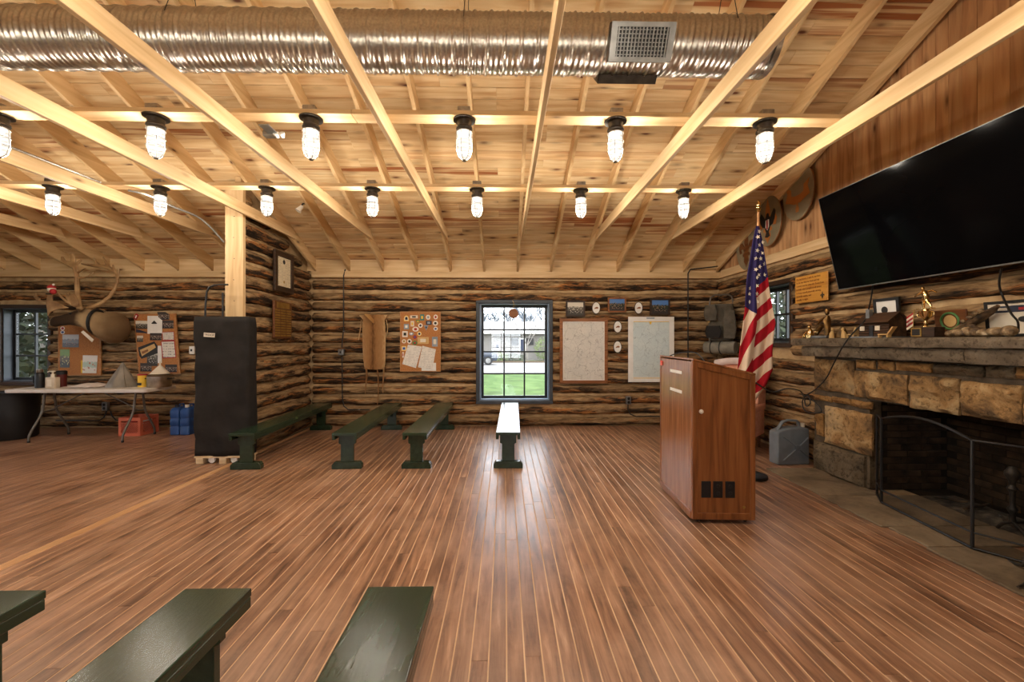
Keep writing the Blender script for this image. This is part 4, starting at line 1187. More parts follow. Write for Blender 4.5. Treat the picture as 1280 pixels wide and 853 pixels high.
# ---- patch board
s3 = (495, 385, 10.03)
c0 = onY(525.8, 427.5, YB)
pb_ = thing('cork_board', 'cork board full of round patches beside the big window', 'notice board', (c0.x, YB, c0.z))
card('cork_sheet', None, None, rect(56, 52, 556, 795), YB, 'cork', s=s3, part_of=pb_, thick=0.02)
for r in (rect(50, 46, 560, 56), rect(50, 790, 560, 800), rect(50, 56, 58, 790), rect(552, 56, 560, 790)):
    card('frame_strip', None, None, r, YB - 0.004, 'oakframe', s=s3, part_of=pb_, thick=0.026)
PATCH = [  # cx, cy, w, h, shape, base, emblem, words
    (130, 132, 62, 74, 'dome', 'yellow', 'ink', 'black and yellow domed patch'), (225, 113, 95, 36, 'rect', 'cream', 'ink', 'wide cream lettered patch'),
    (328, 120, 52, 76, 'rect', 'teal', 'yellow', 'upright teal patch'), (403, 118, 56, 60, 'oval', 'white', 'greyblue', 'white round patch with grey emblem'),
    (497, 115, 52, 60, 'oval', 'white', 'red', 'white round patch with red emblem'), (275, 175, 62, 46, 'tri', 'green', 'yellow', 'green triangular patch'),
    (205, 200, 44, 68, 'rect', 'cream', 'yellow', 'upright cream and yellow patch'), (411, 188, 72, 50, 'rect', 'navy', 'greyblue', 'dark oblong patch'),
    (494, 193, 64, 62, 'oval', 'white', 'ink', 'white round patch with black centre'), (130, 235, 62, 66, 'rect', 'greyblue', 'white', 'square pale blue patch'),
    (306, 222, 56, 56, 'oval', 'white', 'navy', 'white round patch with navy centre'), (378, 252, 56, 64, 'tri', 'greyblue', 'navy', 'grey blue pointed patch'),
    (497, 263, 54, 50, 'oval', 'white', 'blue', 'white round patch with blue emblem'), (245, 268, 78, 60, 'oval', 'white', 'red', 'wide white oval patch with red heart'),
    (112, 330, 66, 72, 'rect', 'white', 'ink', 'square white and black patch'), (193, 325, 56, 40, 'oval', 'greyblue', 'white', 'small grey oval patch'),
    (293, 326, 56, 58, 'oval', 'yellow', 'ink', 'bright yellow round patch'), (236, 366, 50, 50, 'oval', 'red', 'blue', 'round patch with blue star and red rim'),
    (340, 410, 138, 84, 'rect', 'tan', 'cream', 'ragged tan cloth scrap'), (487, 425, 70, 122, 'rect', 'greyblue', 'cream', 'tall blue and cream patch'),
    (100, 420, 54, 52, 'oval', 'cream', 'brass', 'cream round patch'), (168, 420, 56, 60, 'oval', 'white', 'ink', 'black and white round patch'),
    (236, 440, 62, 54, 'oval', 'green', 'red', 'green round patch with red dot'), (100, 510, 64, 60, 'rect', 'yellow', 'blue', 'red, yellow and blue patch'), (88, 590, 18, 66, 'rect', 'white', 'red', 'narrow white and red ribbon')]
for (cx, cy, w, h, sh, bm_, em, words) in PATCH:
    P0 = onY(495 + cx / 10.03, 385 + cy / 10.03, YB - 0.003)
    t = thing('patch', words + ' pinned to the cork board', 'patch', P0, 0, 'patches pinned to the cork board')
    sc2 = (YB / F) / 10.03
    def shp(k):
        W_, H_ = w * sc2 * k, h * sc2 * k
        if sh == 'oval': return [(W_ / 2 * math.cos(2 * PI * i / 16), H_ / 2 * math.sin(2 * PI * i / 16)) for i in range(16)]
        if sh == 'tri': return [(-W_ / 2, H_ / 2), (W_ / 2, H_ / 2), (0, -H_ / 2)]
        if sh == 'dome': return [(-W_ / 2, -H_ / 2), (W_ / 2, -H_ / 2)] + [(W_ / 2 * math.cos(PI * i / 8), H_ / 2 * math.sin(PI * i / 8)) for i in range(9)]
        return [(-W_ / 2, -H_ / 2), (W_ / 2, -H_ / 2), (W_ / 2, H_ / 2), (-W_ / 2, H_ / 2)]
    MB().prism(shp(1), 0, 0.003).build('backing', M[bm_], t)
    MB().prism(shp(0.78), -0.0008, 0).build('field', M['cream' if bm_ in ('white', 'yellow') else bm_], t)
    MB().prism(shp(0.5), -0.0016, -0.0008).build('emblem', M[em], t)
card('paper_sheet', 'blank white sheet hanging under the two pages on the cork board', 'paper', [(320, 690), (502, 690), (502, 795), (320, 795)], YB - 0.003, 'white', s=s3, thick=0.002)
card('paper_sheet', 'white page with a check mark fold pinned to the cork board', 'paper', [(150, 462), (325, 486), (250, 755), (78, 705)], YB - 0.006, 'page', s=s3, thick=0.002, group='pages pinned to the cork board')
card('paper_sheet', 'white page with typed lines pinned beside the folded page', 'paper', [(332, 476), (500, 520), (455, 780), (275, 745)], YB - 0.008, 'page', s=s3, thick=0.002, group='pages pinned to the cork board')

# ---- maps, photos, ovals to the right of the window (crop origin 690,360 scale 6.77)
s8 = (690, 360, 6.77)
def framed(name, label, x0, y0, x1, y1, fw, fm, print_m, cat='picture', group=None, mat_m=None, mw=0, Y=YB):
    c = onY(s8[0] + (x0 + x1) / 2 / s8[2], s8[1] + (y0 + y1) / 2 / s8[2], Y)
    t = thing(name, label, cat, c, 0, group)
    card('print', None, None, rect(x0 + fw, y0 + fw, x1 - fw, y1 - fw), Y - 0.004, print_m, s=s8, part_of=t, thick=0.006)
    if mat_m:
        for r in (rect(x0 + fw, y0 + fw, x1 - fw, y0 + fw + mw), rect(x0 + fw, y1 - fw - mw, x1 - fw, y1 - fw), rect(x0 + fw, y0 + fw + mw, x0 + fw + mw, y1 - fw - mw), rect(x1 - fw - mw, y0 + fw + mw, x1 - fw, y1 - fw - mw)):
            card('margin', None, None, r, Y - 0.006, mat_m, s=s8, part_of=t, thick=0.002)
    if fm:
        for r in ([(x0, y0), (x1, y0), (x1 - fw, y0 + fw), (x0 + fw, y0 + fw)], [(x0, y1), (x0 + fw, y1 - fw), (x1 - fw, y1 - fw), (x1, y1)], [(x0, y0), (x0 + fw, y0 + fw), (x0 + fw, y1 - fw), (x0, y1)], [(x1, y0), (x1, y1), (x1 - fw, y1 - fw), (x1 - fw, y0 + fw)]):
            card('frame_side', None, None, r, Y - 0.018, fm, s=s8, part_of=t, thick=0.028)
    return t
M['map1'] = map_mat('grey survey map', (224, 220, 210), (208, 206, 198), (130, 124, 116))
M['map2'] = map_mat('pale blue survey map', (214, 224, 220), (198, 212, 212), (150, 162, 162))
framed('framed_map', 'brown framed grey survey map between window and oval plaques', 66, 258, 472, 810, 26, 'brownframe', 'map1', 'map', None, 'white', 8)
mp2 = framed('map_board', 'white bordered pale blue map board hung without a frame', 645, 245, 1034, 798, 0, None, 'map2', 'map', None, 'white', 42)
card('title', None, None, rect(800, 252, 868, 262), YB - 0.0075, 'greyblue', s=s8, part_of=mp2, thick=0.001)
card('marker', None, None, [(815, 268), (850, 268), (838, 310), (830, 310)], YB - 0.0045, 'yellow', s=s8, part_of=mp2, thick=0.0006)
for yy_ in (284, 762): card('border_line', None, None, rect(690, yy_, 990, yy_ + 5), YB - 0.0068, 'yellow', s=s8, part_of=mp2, thick=0.0006)
card('legend', None, None, rect(930, 590, 985, 650), YB - 0.0046, 'white', s=s8, part_of=mp2, thick=0.0006)
framed('framed_photo', 'dark framed black and white group photo above the framed map', 118, 108, 280, 244, 14, 'darkframe', 'photobw', 'photo', 'small framed group photos')
framed('framed_photo', 'light brown framed group photo with blue sky and yellow sign', 474, 82, 628, 206, 12, 'brownframe', 'photoblue', 'photo', 'small framed group photos')
framed('framed_photo', 'dark framed group photo with blue sky above the map board', 832, 90, 1000, 230, 14, 'darkframe', 'photoblue', 'photo', 'small framed group photos')
for (cx, cy, lab) in ((374, 170, 'white oval plaque between the black and white photo and the blue photo'), (733, 170, 'white oval plaque between the two blue sky photos'), (556, 330, 'upper white oval plaque between the two maps'), (555, 500, 'lower white oval plaque between the two maps')):
    c = onY(690 + cx / 6.77, 360 + cy / 6.77, YB)
    t = thing('oval_plaque', lab, 'plaque', c, 0, 'oval plaques between the maps and photos')
    card('rim', None, None, oval(cx, cy, 72, 104), YB - 0.006, 'darkframe', s=s8, part_of=t, thick=0.016)
    card('face', None, None, oval(cx, cy, 62, 94), YB - 0.008, 'white', s=s8, part_of=t, thick=0.002)
    card('emblem', None, None, [(cx - 18, cy + 10), (cx - 8, cy - 4), (cx + 6, cy - 10), (cx + 18, cy - 4), (cx + 16, cy + 6), (cx, cy + 6)], YB - 0.0095, 'brownframe', s=s8, part_of=t, thick=0.0015)

# ---- wooden round hanging in the window
wr_ = thing('hanging_wood_round', 'small wooden slice hanging on twine in the big window', 'ornament', onY(642, 392, 7.44))
MB().lathe([(0.0, -0.008), (0.082, -0.008), (0.088, 0.0), (0.082, 0.010), (0.0, 0.010)], 20, RX(PI / 2)).build('slice', M['brownframe'], wr_, smooth=True)
MB().tube([(0, 0, 0.085), (0.0, 0.0, 0.2), (-0.02, 0.02, 0.235)], 0.0035, 6).build('twine', M['tan'], wr_)
MB().tube([(0, 0, 0.19), (0.03, -0.01, 0.13)], 0.003, 5).build('twine', M['tan'], wr_)

# ---- deer hide on the back wall
hide_c = onY(467, 440, YB)
hd = thing('deer_hide', 'tan deer hide hanging on the log wall beside the patch board', 'animal hide', hide_c)
m, nt, b = new_mat('deer fur'); setp(b, 0.9, 0, 0.15)
tc = nt.nodes.new('ShaderNodeTexCoord'); sx_ = nt.nodes.new('ShaderNodeSeparateXYZ'); nt.links.new(tc.outputs['Object'], sx_.inputs[0])
ab = nt.nodes.new('ShaderNodeMath'); ab.operation = 'ABSOLUTE'; nt.links.new(sx_.outputs[0], ab.inputs[0])
nn = N(nt, 'ShaderNodeTexNoise', Scale=14.0, Detail=6); mpn = nt.nodes.new('ShaderNodeMapping'); mpn.inputs['Scale'].default_value = (4, 4, 1)
nt.links.new(tc.outputs['Object'], mpn.inputs[0]); nt.links.new(mpn.outputs[0], nn.inputs['Vector'])
ma = nt.nodes.new('ShaderNodeMath'); ma.operation = 'MULTIPLY_ADD'; ma.inputs[1].default_value = 0.16; nt.links.new(nn.outputs['Fac'], ma.inputs[0]); nt.links.new(ab.outputs[0], ma.inputs[2])
rr = ramp(nt, [(0.07, L((104, 70, 40))), (0.12, L((146, 104, 64))), (0.24, L((164, 124, 82))), (0.32, L((196, 164, 120)))]); nt.links.new(ma.outputs[0], rr.inputs['Fac']); nt.links.new(rr.outputs['Color'], b.inputs['Base Color'])
bp = N(nt, 'ShaderNodeBump', Strength=0.5, Distance=0.01); nt.links.new(nn.outputs['Fac'], bp.inputs['Height']); nt.links.new(bp.outputs[0], b.inputs['Normal'])
M['fur'] = m
def hpt(px, py, Y=YB): return onY(400 + px / 7.11, 400 + py / 7.11, Y) - hide_c
Ledge = [(350, -40), (385, 0), (378, 60), (382, 160), (384, 260), (388, 340), (395, 400), (404, 440)]
Redge = [(600, -45), (575, 0), (580, 60), (585, 160), (583, 260), (585, 340), (580, 400), (570, 440)]
def hsurf(u, v):
    k = v * (len(Ledge) - 1); i = min(int(k), len(Ledge) - 2); f = k - i
    l = Vector(Ledge[i]).lerp(Vector(Ledge[i + 1]), f); r = Vector(Redge[i]).lerp(Redge[i + 1] if False else Vector(Redge[i + 1]), f)
    q = l.lerp(r, u)
    p = hpt(q.x, q.y)
    p.y = -0.018 - 0.028 * math.sin(PI * u) - 0.012 * math.sin(u * 11 + v * 2) - 0.006 * noise.noise((u * 5, v * 9, 1))
    return p
gh = MB(); gh.grid(hsurf, 16, 22)
gh.grid(lambda u, v: hsurf(u, v) + Vector((0, 0.010, 0)), 16, 22)
gh.build('pelt', M['fur'], hd, smooth='all')
def strip(pts, w0, w1):
    P = [hpt(*p) for p in pts]
    n = len(P)
    return MB().tube([p + Vector((0, -0.02, 0)) for p in P], [((w0 + (w1 - w0) * i / (n - 1)), 0.008) for i in range(n)], 8)
strip([(415, 425), (420, 500), (412, 580), (405, 660)], 0.055, 0.016).build('hind_leg', M['fur'], hd, smooth=True)
strip([(570, 420), (568, 500), (562, 570), (562, 650)], 0.05, 0.016).build('hind_leg', M['fur'], hd, smooth=True)
strip([(510, 425), (520, 500), (522, 600), (520, 690), (512, 760)], 0.03, 0.016).build('tail_strip', M['fur'], hd, smooth=True)
strip([(372, 0), (366, 60), (356, 120), (345, 180)], 0.026, 0.010).build('fore_leg', M['fur'], hd, smooth=True)
strip([(590, 0), (606, 60), (600, 110), (590, 150)], 0.026, 0.012).build('fore_leg', M['fur'], hd, smooth=True)
MB().tube([hpt(430, -45) + Vector((0, -0.05, 0)), hpt(475, 0) + Vector((0, -0.075, 0)), hpt(490, 32) + Vector((0, -0.08, 0))], [(0.10, 0.012), (0.085, 0.014), (0.02, 0.008)], 10).build('neck_flap', mat('raw hide', [(168, 122, 66), (200, 156, 96)], ns=8, rough=0.7), hd, smooth=True)

# ---- conduits and boxes on the walls
M['conduit'] = mat('black conduit', [(22, 20, 19), (34, 32, 30)], ns=8, rough=0.5)
def W(px, py, off=0.0): 
    return onY(px, py, YB - off)
cd = thing('wall_conduit', 'thin black conduit running down the log wall to a switch box', 'conduit', W(429, 440))
o0 = cd.location.copy()
def rel(*a): return W(*a) - o0
MB().tube([rel(431, 338) + Vector((0, 0.02, 0.02)), rel(429.5, 345), rel(429.5, 412), rel(428, 425), rel(427.5, 435)], 0.011, 8).build('upper_run', M['conduit'], cd, smooth=True)
MB().tube([rel(427.5, 446), rel(428, 500), rel(430, 508), rel(435, 512), rel(445, 512.5), rel(462, 512.5)], 0.011, 8).build('lower_run', M['conduit'], cd, smooth=True)
bx_ = rel(427.2, 440.5)
MB().box(bx_.x - 0.05, bx_.x + 0.05, -0.055, 0.02, bx_.z - 0.055, bx_.z + 0.055).build('switch_box', M['greymetal'], cd, bevel=0.012, seg=2)
MB().box(bx_.x - 0.012, bx_.x + 0.008, -0.066, -0.055, bx_.z - 0.02, bx_.z + 0.02).build('toggle', M['black'], cd)
for (px, py) in ((430, 414.5), (428.5, 482), (449, 512.2)):
    p = rel(px, py); MB().box(p.x - 0.018, p.x + 0.018, -0.016, 0.014, p.z - 0.008, p.z + 0.008).build('clip', M['wire'], cd)
def outlet(label, px, py, pts, name='wall_outlet'):
    t = thing(name, label, 'outlet', W(px, py)); o_ = t.location.copy()
    MB().box(-0.045, 0.045, -0.045, 0.02, -0.075, 0.075).build('box', M['greymetal'], t, bevel=0.008, seg=2)
    for z_ in (-0.032, 0.032): MB().lathe([(0, 0.003), (0.022, 0.003), (0.024, 0)], 14, T(0, -0.045, z_) @ RX(PI / 2)).build('socket', M['black'], t, smooth=True)
    for run in pts:
        MB().tube([W(a, b) - o_ for a, b in run], 0.011, 8).build('conduit', M['conduit'], t, smooth=True)
outlet('grey outlet box low on the log wall below the map board', 785, 500.5, [[(785, 506), (785, 512), (788, 518), (795, 521), (815, 521), (860, 521)]])
outlet('grey outlet box on the logs behind the folding table', 133, 508, [[(133, 514), (130, 522), (124, 526), (100, 526), (70, 526)], [(138, 514), (140, 520), (145, 525.5), (160, 526), (235, 526)]])
sw = thing('light_switch', 'white light switch on the logs beside the black cover', 'switch', W(240, 438))
MB().box(-0.045, 0.045, -0.012, 0.02, -0.07, 0.07).build('plate', M['white'], sw, bevel=0.006)
MB().box(-0.012, 0.012, -0.024, -0.012, -0.02, 0.02).build('toggle', M['black'], sw)
rc = thing('wall_conduit', 'thin grey conduit between map board and backpack up the log wall', 'conduit', W(860, 420))
MB().tube([W(860, 342) - rc.location, W(860, 425) - rc.location, W(860, 470) - rc.location], 0.012, 8).build('run', M['conduit'], rc, smooth=True)
MB().tube([W(860, 342) - rc.location, onY(863, 337, 7.42) - rc.location, onY(890, 334, 7.3) - rc.location, onY(897, 333, 7.2) - rc.location], 0.012, 8).build('run', M['conduit'], rc, smooth=True)

# ---- things on the partition (facing +x): local x runs into the picture
def on_part(px, py): return onX(px, py, PX + 0.105)
a, b_ = on_part(341, 325), on_part(365, 350)
cf = thing('framed_certificate', 'dark framed certificate high on the log partition', 'picture', (PX + 0.105, (a.y + b_.y) / 2, (on_part(341, 312).z + on_part(341, 362).z) / 2), PI / 2)
hw_, hh_ = abs(b_.y - a.y) / 2, 0.31
fw_ = 0.085
MB().box(-hw_, hw_, -0.035, 0.0, hh_ - fw_, hh_).box(-hw_, hw_, -0.035, 0, -hh_, -hh_ + fw_).box(-hw_, -hw_ + fw_, -0.035, 0, -hh_ + fw_, hh_ - fw_).box(hw_ - fw_, hw_, -0.035, 0, -hh_ + fw_, hh_ - fw_).build('frame', M['darkframe'], cf, bevel=0.005)
MB().box(-hw_ + fw_, hw_ - fw_, -0.02, -0.004, -hh_ + fw_, hh_ - fw_).build('document', page_mat('certificate', (220, 206, 176), (120, 104, 84), 18, 0.4), cf)
MB().lathe([(0, 0.001), (0.035, 0.001), (0.035, 0)], 14, T(0, -0.0205, 0.16) @ RX(PI / 2)).build('crest', M['ink'], cf)
MB().lathe([(0, 0.001), (0.022, 0.001), (0.022, 0)], 14, T(0.0, -0.0205, -0.15) @ RX(PI / 2)).build('seal', M['brass'], cf)
a, b_ = on_part(340, 398), on_part(362.5, 398)
zt, zb2 = on_part(340, 375).z, on_part(340, 423).z
pq = thing('award_plaque', 'wooden award plaque with rows of brass name plates', 'plaque', (PX + 0.105, (a.y + b_.y) / 2, (zt + zb2) / 2), PI / 2)
hw_, hh_ = abs(b_.y - a.y) / 2, (zt - zb2) / 2
MB().box(-hw_, hw_, -0.03, 0, -hh_, hh_).build('board', M['plaquewood'], pq, bevel=0.008)
MB().box(-hw_ * 0.7, hw_ * 0.7, -0.034, -0.03, hh_ * 0.62, hh_ * 0.92).build('title_plate', M['brass'], pq)
npm = MB().box(-hw_ * 0.27, hw_ * 0.27, -0.034, -0.03, -hh_ * 0.045, hh_ * 0.045).mesh('name_plate', M['brass'])
for i in range(3):
    for j in range(11):
        link('name_plate', npm, pq, ((i - 1) * hw_ * 0.62, 0, hh_ * (0.5 - j * 0.135)))
# ================================================================ left corner: caribou mount, table, covered rack
# ---- caribou head
cb_c = onY(146, 410, 7.46)
cb = thing('caribou_mount', 'mounted caribou head with broad antlers above the folding table', 'animal mount', cb_c)
def Q(px, py, Y): return onY(px, py, Y) - cb_c
m, nt, b = new_mat('caribou coat'); setp(b, 0.85, 0, 0.2)
tc = nt.nodes.new('ShaderNodeTexCoord'); sx_ = nt.nodes.new('ShaderNodeSeparateXYZ'); nt.links.new(tc.outputs['Object'], sx_.inputs[0])
nn = N(nt, 'ShaderNodeTexNoise', Scale=9.0, Detail=6); nt.links.new(tc.outputs['Object'], nn.inputs['Vector'])
ma = nt.nodes.new('ShaderNodeMath'); ma.operation = 'MULTIPLY_ADD'; ma.inputs[1].default_value = 0.10; nt.links.new(nn.outputs['Fac'], ma.inputs[0]); nt.links.new(sx_.outputs[0], ma.inputs[2])
mr_ = nt.nodes.new('ShaderNodeMapRange'); mr_.inputs['From Min'].default_value = -0.56; mr_.inputs['From Max'].default_value = 0.45; nt.links.new(ma.outputs[0], mr_.inputs['Value'])
rr = ramp(nt, [(0.12, L((190, 166, 130))), (0.17, L((50, 36, 25))), (0.56, L((66, 48, 32))), (0.67, L((168, 142, 106))), (0.78, L((158, 132, 98))), (0.92, L((120, 96, 68)))])
nt.links.new(mr_.outputs[0], rr.inputs['Fac']); nt.links.new(rr.outputs['Color'], b.inputs['Base Color'])
n2 = N(nt, 'ShaderNodeTexNoise', Scale=60.0, Detail=4); nt.links.new(tc.outputs['Object'], n2.inputs['Vector'])
bp = N(nt, 'ShaderNodeBump', Strength=0.6, Distance=0.01); nt.links.new(n2.outputs['Fac'], bp.inputs['Height']); nt.links.new(bp.outputs[0], b.inputs['Normal'])
M['caribou'] = m
spine = [((143, 410, 7.47), 0.20, 0.26), ((143, 410, 7.36), 0.22, 0.28), ((141, 409.5, 7.24), 0.235, 0.275), ((136, 408.5, 7.12), 0.21, 0.26), ((128.5, 406.5, 7.01), 0.175, 0.225), ((119.5, 402.5, 6.94), 0.14, 0.185), ((111, 398.5, 6.90), 0.115, 0.165),
         ((103, 397, 6.885), 0.105, 0.165), ((95, 397.5, 6.875), 0.09, 0.14), ((86, 399, 6.87), 0.076, 0.11), ((77, 401, 6.865), 0.068, 0.092), ((70, 402.2, 6.86), 0.068, 0.09), ((65.5, 403, 6.86), 0.058, 0.075), ((63.5, 403.2, 6.86), 0.03, 0.035)]
MB().tube([Q(*p) for p, _, _ in spine], [(a, c) for _, a, c in spine], 18).build('head_and_neck', M['caribou'], cb, smooth='all')
MB().tube([Q(119.5, 402.5, 6.93) + Vector((0.155 * 0 , 0, 0))] * 0 + [Q(120.5 + 5.5 * math.sin(t_) * 0.15 + 1.4 * math.cos(t_), 402.5, 6.935) + Vector((0, -0.155 * math.sin(t_), 0.197 * math.cos(t_))) for t_ in [2 * PI * i / 20 for i in range(20)]], (0.022), 8, closed=True).build('collar', M['blackplastic'], cb, smooth=True, label='black leather collar')
card('tag_strip', None, None, [(101, 415.5), (104, 413.5), (117, 424.5), (115, 428)], 6.80, 'cream', part_of=cb, thick=0.004)
for s_ in (-1, 1):
    MB().ell((0, 0, 0), (0.020, 0.016, 0.016), 10, 6).build('eye', M['black'], cb, smooth=True, loc=Q(94.5, 392.5, 6.875) + Vector((0, s_ * 0.085, 0)))
    MB().tube([Vector((0, 0, 0)), Vector((0.05, s_ * 0.05, 0.03)), Vector((0.11, s_ * 0.10, 0.03)), Vector((0.15, s_ * 0.13, 0.01))], [(0.02, 0.02), (0.045, 0.02), (0.04, 0.014), (0.008, 0.006)], 10).build('ear', M['caribou'], cb, smooth=True, loc=Q(106, 389, 6.89) + Vector((0, s_ * 0.08, 0)))
    MB().ell((0, 0, 0), (0.012, 0.008, 0.010), 8, 5).build('nostril', M['black'], cb, smooth=True, loc=Q(66, 401.2, 6.86) + Vector((0, s_ * 0.055, 0.012)))
M['antler'] = mat('antler bone', [(112, 80, 48), (160, 124, 82), (196, 164, 118)], ns=5, rough=0.55, bump=0.2)
def chain(pts, r0, r1, name='tine', parent=None, n=8):
    P = [Q(*p) for p in pts]; k = len(P)
    if parent is not None and parent is not cb: pass
    return MB().tube(P, [r0 + (r1 - r0) * i / (k - 1) for i in range(k)], n).build(name, M['antler'], parent or cb, smooth=True)
def palm(pts, Y, parent, name='palm', tilt=0.0, th=0.022):
    P = [Q(a, c, Y) for a, c in pts]
    return MB().prism([(p.x, p.z) for p in P], P[0].y - th / 2, P[0].y + th / 2).build(name, M['antler'], parent, bevel=0.007)
def antler_l():
    a = chain([(101, 387, 6.84), (98.5, 380, 6.84), (97, 370, 6.85), (96.5, 358, 6.86), (96.5, 348, 6.87), (95, 340, 6.87), (93, 334, 6.87)], 0.036, 0.030, 'antler')
    palm([(97.5, 345), (95, 345), (90, 335), (84, 331), (76.5, 326), (76, 321), (79, 321), (82, 326), (88, 327), (88.5, 319), (91.5, 317), (94, 321), (95, 328), (101, 324), (102.5, 326), (97, 332), (98, 338)], 6.87, a)
    chain([(98, 348, 6.87), (104, 347.5, 6.88), (111, 345, 6.9), (117, 340, 6.92)], 0.017, 0.006, 'tine', a)
    chain([(97, 341, 6.87), (102, 338, 6.86), (106.5, 336, 6.85)], 0.017, 0.006, 'tine', a)
    chain([(101, 385, 6.84), (92, 382, 6.80), (83, 377, 6.75), (75, 370, 6.70), (71, 364, 6.68)], 0.022, 0.013, 'brow_tine', a)
    palm([(60, 396), (59, 386), (57.5, 378), (59.5, 370), (62, 364), (65.5, 365), (66, 376), (72, 377), (79, 382), (86, 385), (72, 387), (64, 390)], 6.72, a, 'brow_palm')
    palm([(97, 383), (90, 383), (86, 377), (82, 373), (83, 367), (86, 369), (87, 365.5), (89, 369), (92, 367), (95, 370), (98, 376), (99, 381)], 6.78, a, 'bez_palm')
    return a
def antler_r():
    a = chain([(108, 386, 6.96), (118, 383, 6.99), (128, 378, 7.03), (137, 371, 7.07), (143, 362, 7.1), (146.5, 353, 7.12), (147, 345, 7.13), (143, 338.5, 7.13), (136, 335, 7.12), (126, 333, 7.11), (114, 332, 7.1), (104, 330, 7.09)], 0.034, 0.010, 'antler')
    palm([(147, 352), (143, 341), (133, 337), (116, 334), (102, 331), (101, 329), (116, 330), (119, 330), (116, 322), (117.5, 322), (123, 330.5), (132, 331), (127.5, 321), (129, 320.5), (135.5, 331), (140, 335), (140.5, 331), (142, 331), (144.5, 339), (147, 342), (147.5, 336), (149, 336), (149, 345)], 7.12, a)
    chain([(108, 385, 6.96), (98, 383, 7.0), (86, 381, 7.02), (70, 379, 7.02), (54, 376.5, 7.0), (48, 375.5, 6.98)], 0.018, 0.012, 'brow_tine', a)
    palm([(50, 376), (46, 376), (42, 371), (43, 367), (44.5, 371), (45, 365.5), (46.5, 371), (50.5, 373)], 6.98, a, 'brow_palm')
    return a
antler_l(); antler_r()
MB().prism([(a_ - cb_c.x, c_ - cb_c.z) for a_, c_ in [(cb_c.x + 0.17 * math.cos(2 * PI * i / 20), cb_c.z + 0.22 * math.sin(2 * PI * i / 20)) for i in range(20)]], 0.012, 0.03).build('back_board', M['darkframe'], cb)
# santa ornament perched on the brow palm
so = thing('santa_ornament', 'tiny red and white santa ornament hung on the caribou antler', 'ornament', onY(64.5, 366, 6.62))
MB().ell((0, 0, 0.05), (0.055, 0.05, 0.05), 14, 8).build('head', M['cream'], so, smooth=True)
MB().lathe([(0.056, 0.07), (0.05, 0.09), (0.03, 0.115), (0.0, 0.13)], 14).build('hat', M['red'], so, smooth=True)
MB().ell((0.035, -0.005, 0.125), (0.018, 0.018, 0.018), 10, 6).build('pompom', M['white'], so, smooth=True)
MB().ell((0.045, -0.02, 0.015), (0.045, 0.04, 0.045), 12, 8).build('body', M['red'], so, smooth=True)
MB().box(-0.08, 0.0, -0.02, 0.02, -0.03, -0.01).build('boots', M['black'], so, bevel=0.008)

# ---- cork boards on the left
s1 = (60, 390, 10.03)
c0 = onY(99, 437, YB)
k1 = thing('cork_board', 'plain cork board with a map sheet hanging below the caribou', 'notice board', (c0.x, YB, c0.z))
card('cork_sheet', None, None, rect(130, 155, 655, 795), YB, 'cork', s=s1, part_of=k1, thick=0.018)
for r in (rect(125, 150, 660, 160), rect(125, 788, 660, 798), rect(125, 160, 134, 788), rect(648, 160, 660, 788)):
    card('frame_strip', None, None, r, YB - 0.004, 'oakframe', s=s1, part_of=k1, thick=0.024)
YP = YB - 0.0035
card('snapshot', 'group snapshot with blue banner on the cork board below the caribou', 'photo', rect(180, 285, 385, 445), YP, 'photogrey', s=s1)
card('flyer', 'narrow green and black flyer on the cork board below the caribou', 'paper', rect(150, 470, 270, 700), YP, photo_mat('colourful flyer', (110, 140, 60), (90, 80, 60), (50, 46, 40), (220, 206, 120), 8), s=s1)
card('map_sheet', 'white sheet with a small coloured map pinned below the caribou', 'paper', [(436, 545), (622, 548), (605, 772), (430, 768)], YP - 0.003, photo_mat('small coloured map', (224, 216, 204), (180, 196, 176), (222, 214, 200), (190, 120, 90), 5), s=s1)
card('yellow_note', 'narrow yellow note peeping out beside the map sheet', 'paper', rect(412, 610, 440, 768), YP, 'yellow', s=s1, thick=0.002)
for (cx, cy, mn, nm) in ((182, 207, 'red', 'red'), (182, 256, 'blue', 'blue')):
    c = onY(60 + cx / 10.03, 390 + cy / 10.03, YP)
    t = thing('round_sticker', 'small white sticker with %s centre on the plain cork board' % nm, 'sticker', c)
    card('backing', None, None, oval(cx, cy, 56, 46), YP, 'white', s=s1, part_of=t, thick=0.002)
    card('emblem', None, None, oval(cx, cy, 34, 28), YP - 0.001, mn, s=s1, part_of=t, thick=0.001)
s2 = (160, 385, 9.48)
c0 = onY(196, 430, YB)
k2 = thing('cork_board', 'crooked cork board crowded with snapshots and a calendar', 'notice board', (c0.x, YB, c0.z))
def par(x, y): return (x, y)
card('cork_sheet', None, None, [(75, 78), (553, 72), (608, 776), (130, 778)], YB, 'cork', s=s2, part_of=k2, thick=0.018)
for r in ([(68, 72), (560, 66), (560, 76), (70, 82)], [(126, 770), (610, 768), (616, 780), (128, 786)], [(68, 72), (78, 80), (134, 780), (126, 786)], [(548, 70), (562, 66), (617, 780), (603, 778)]):
    card('frame_strip', None, None, r, YB - 0.004, 'oakframe', s=s2, part_of=k2, thick=0.024)
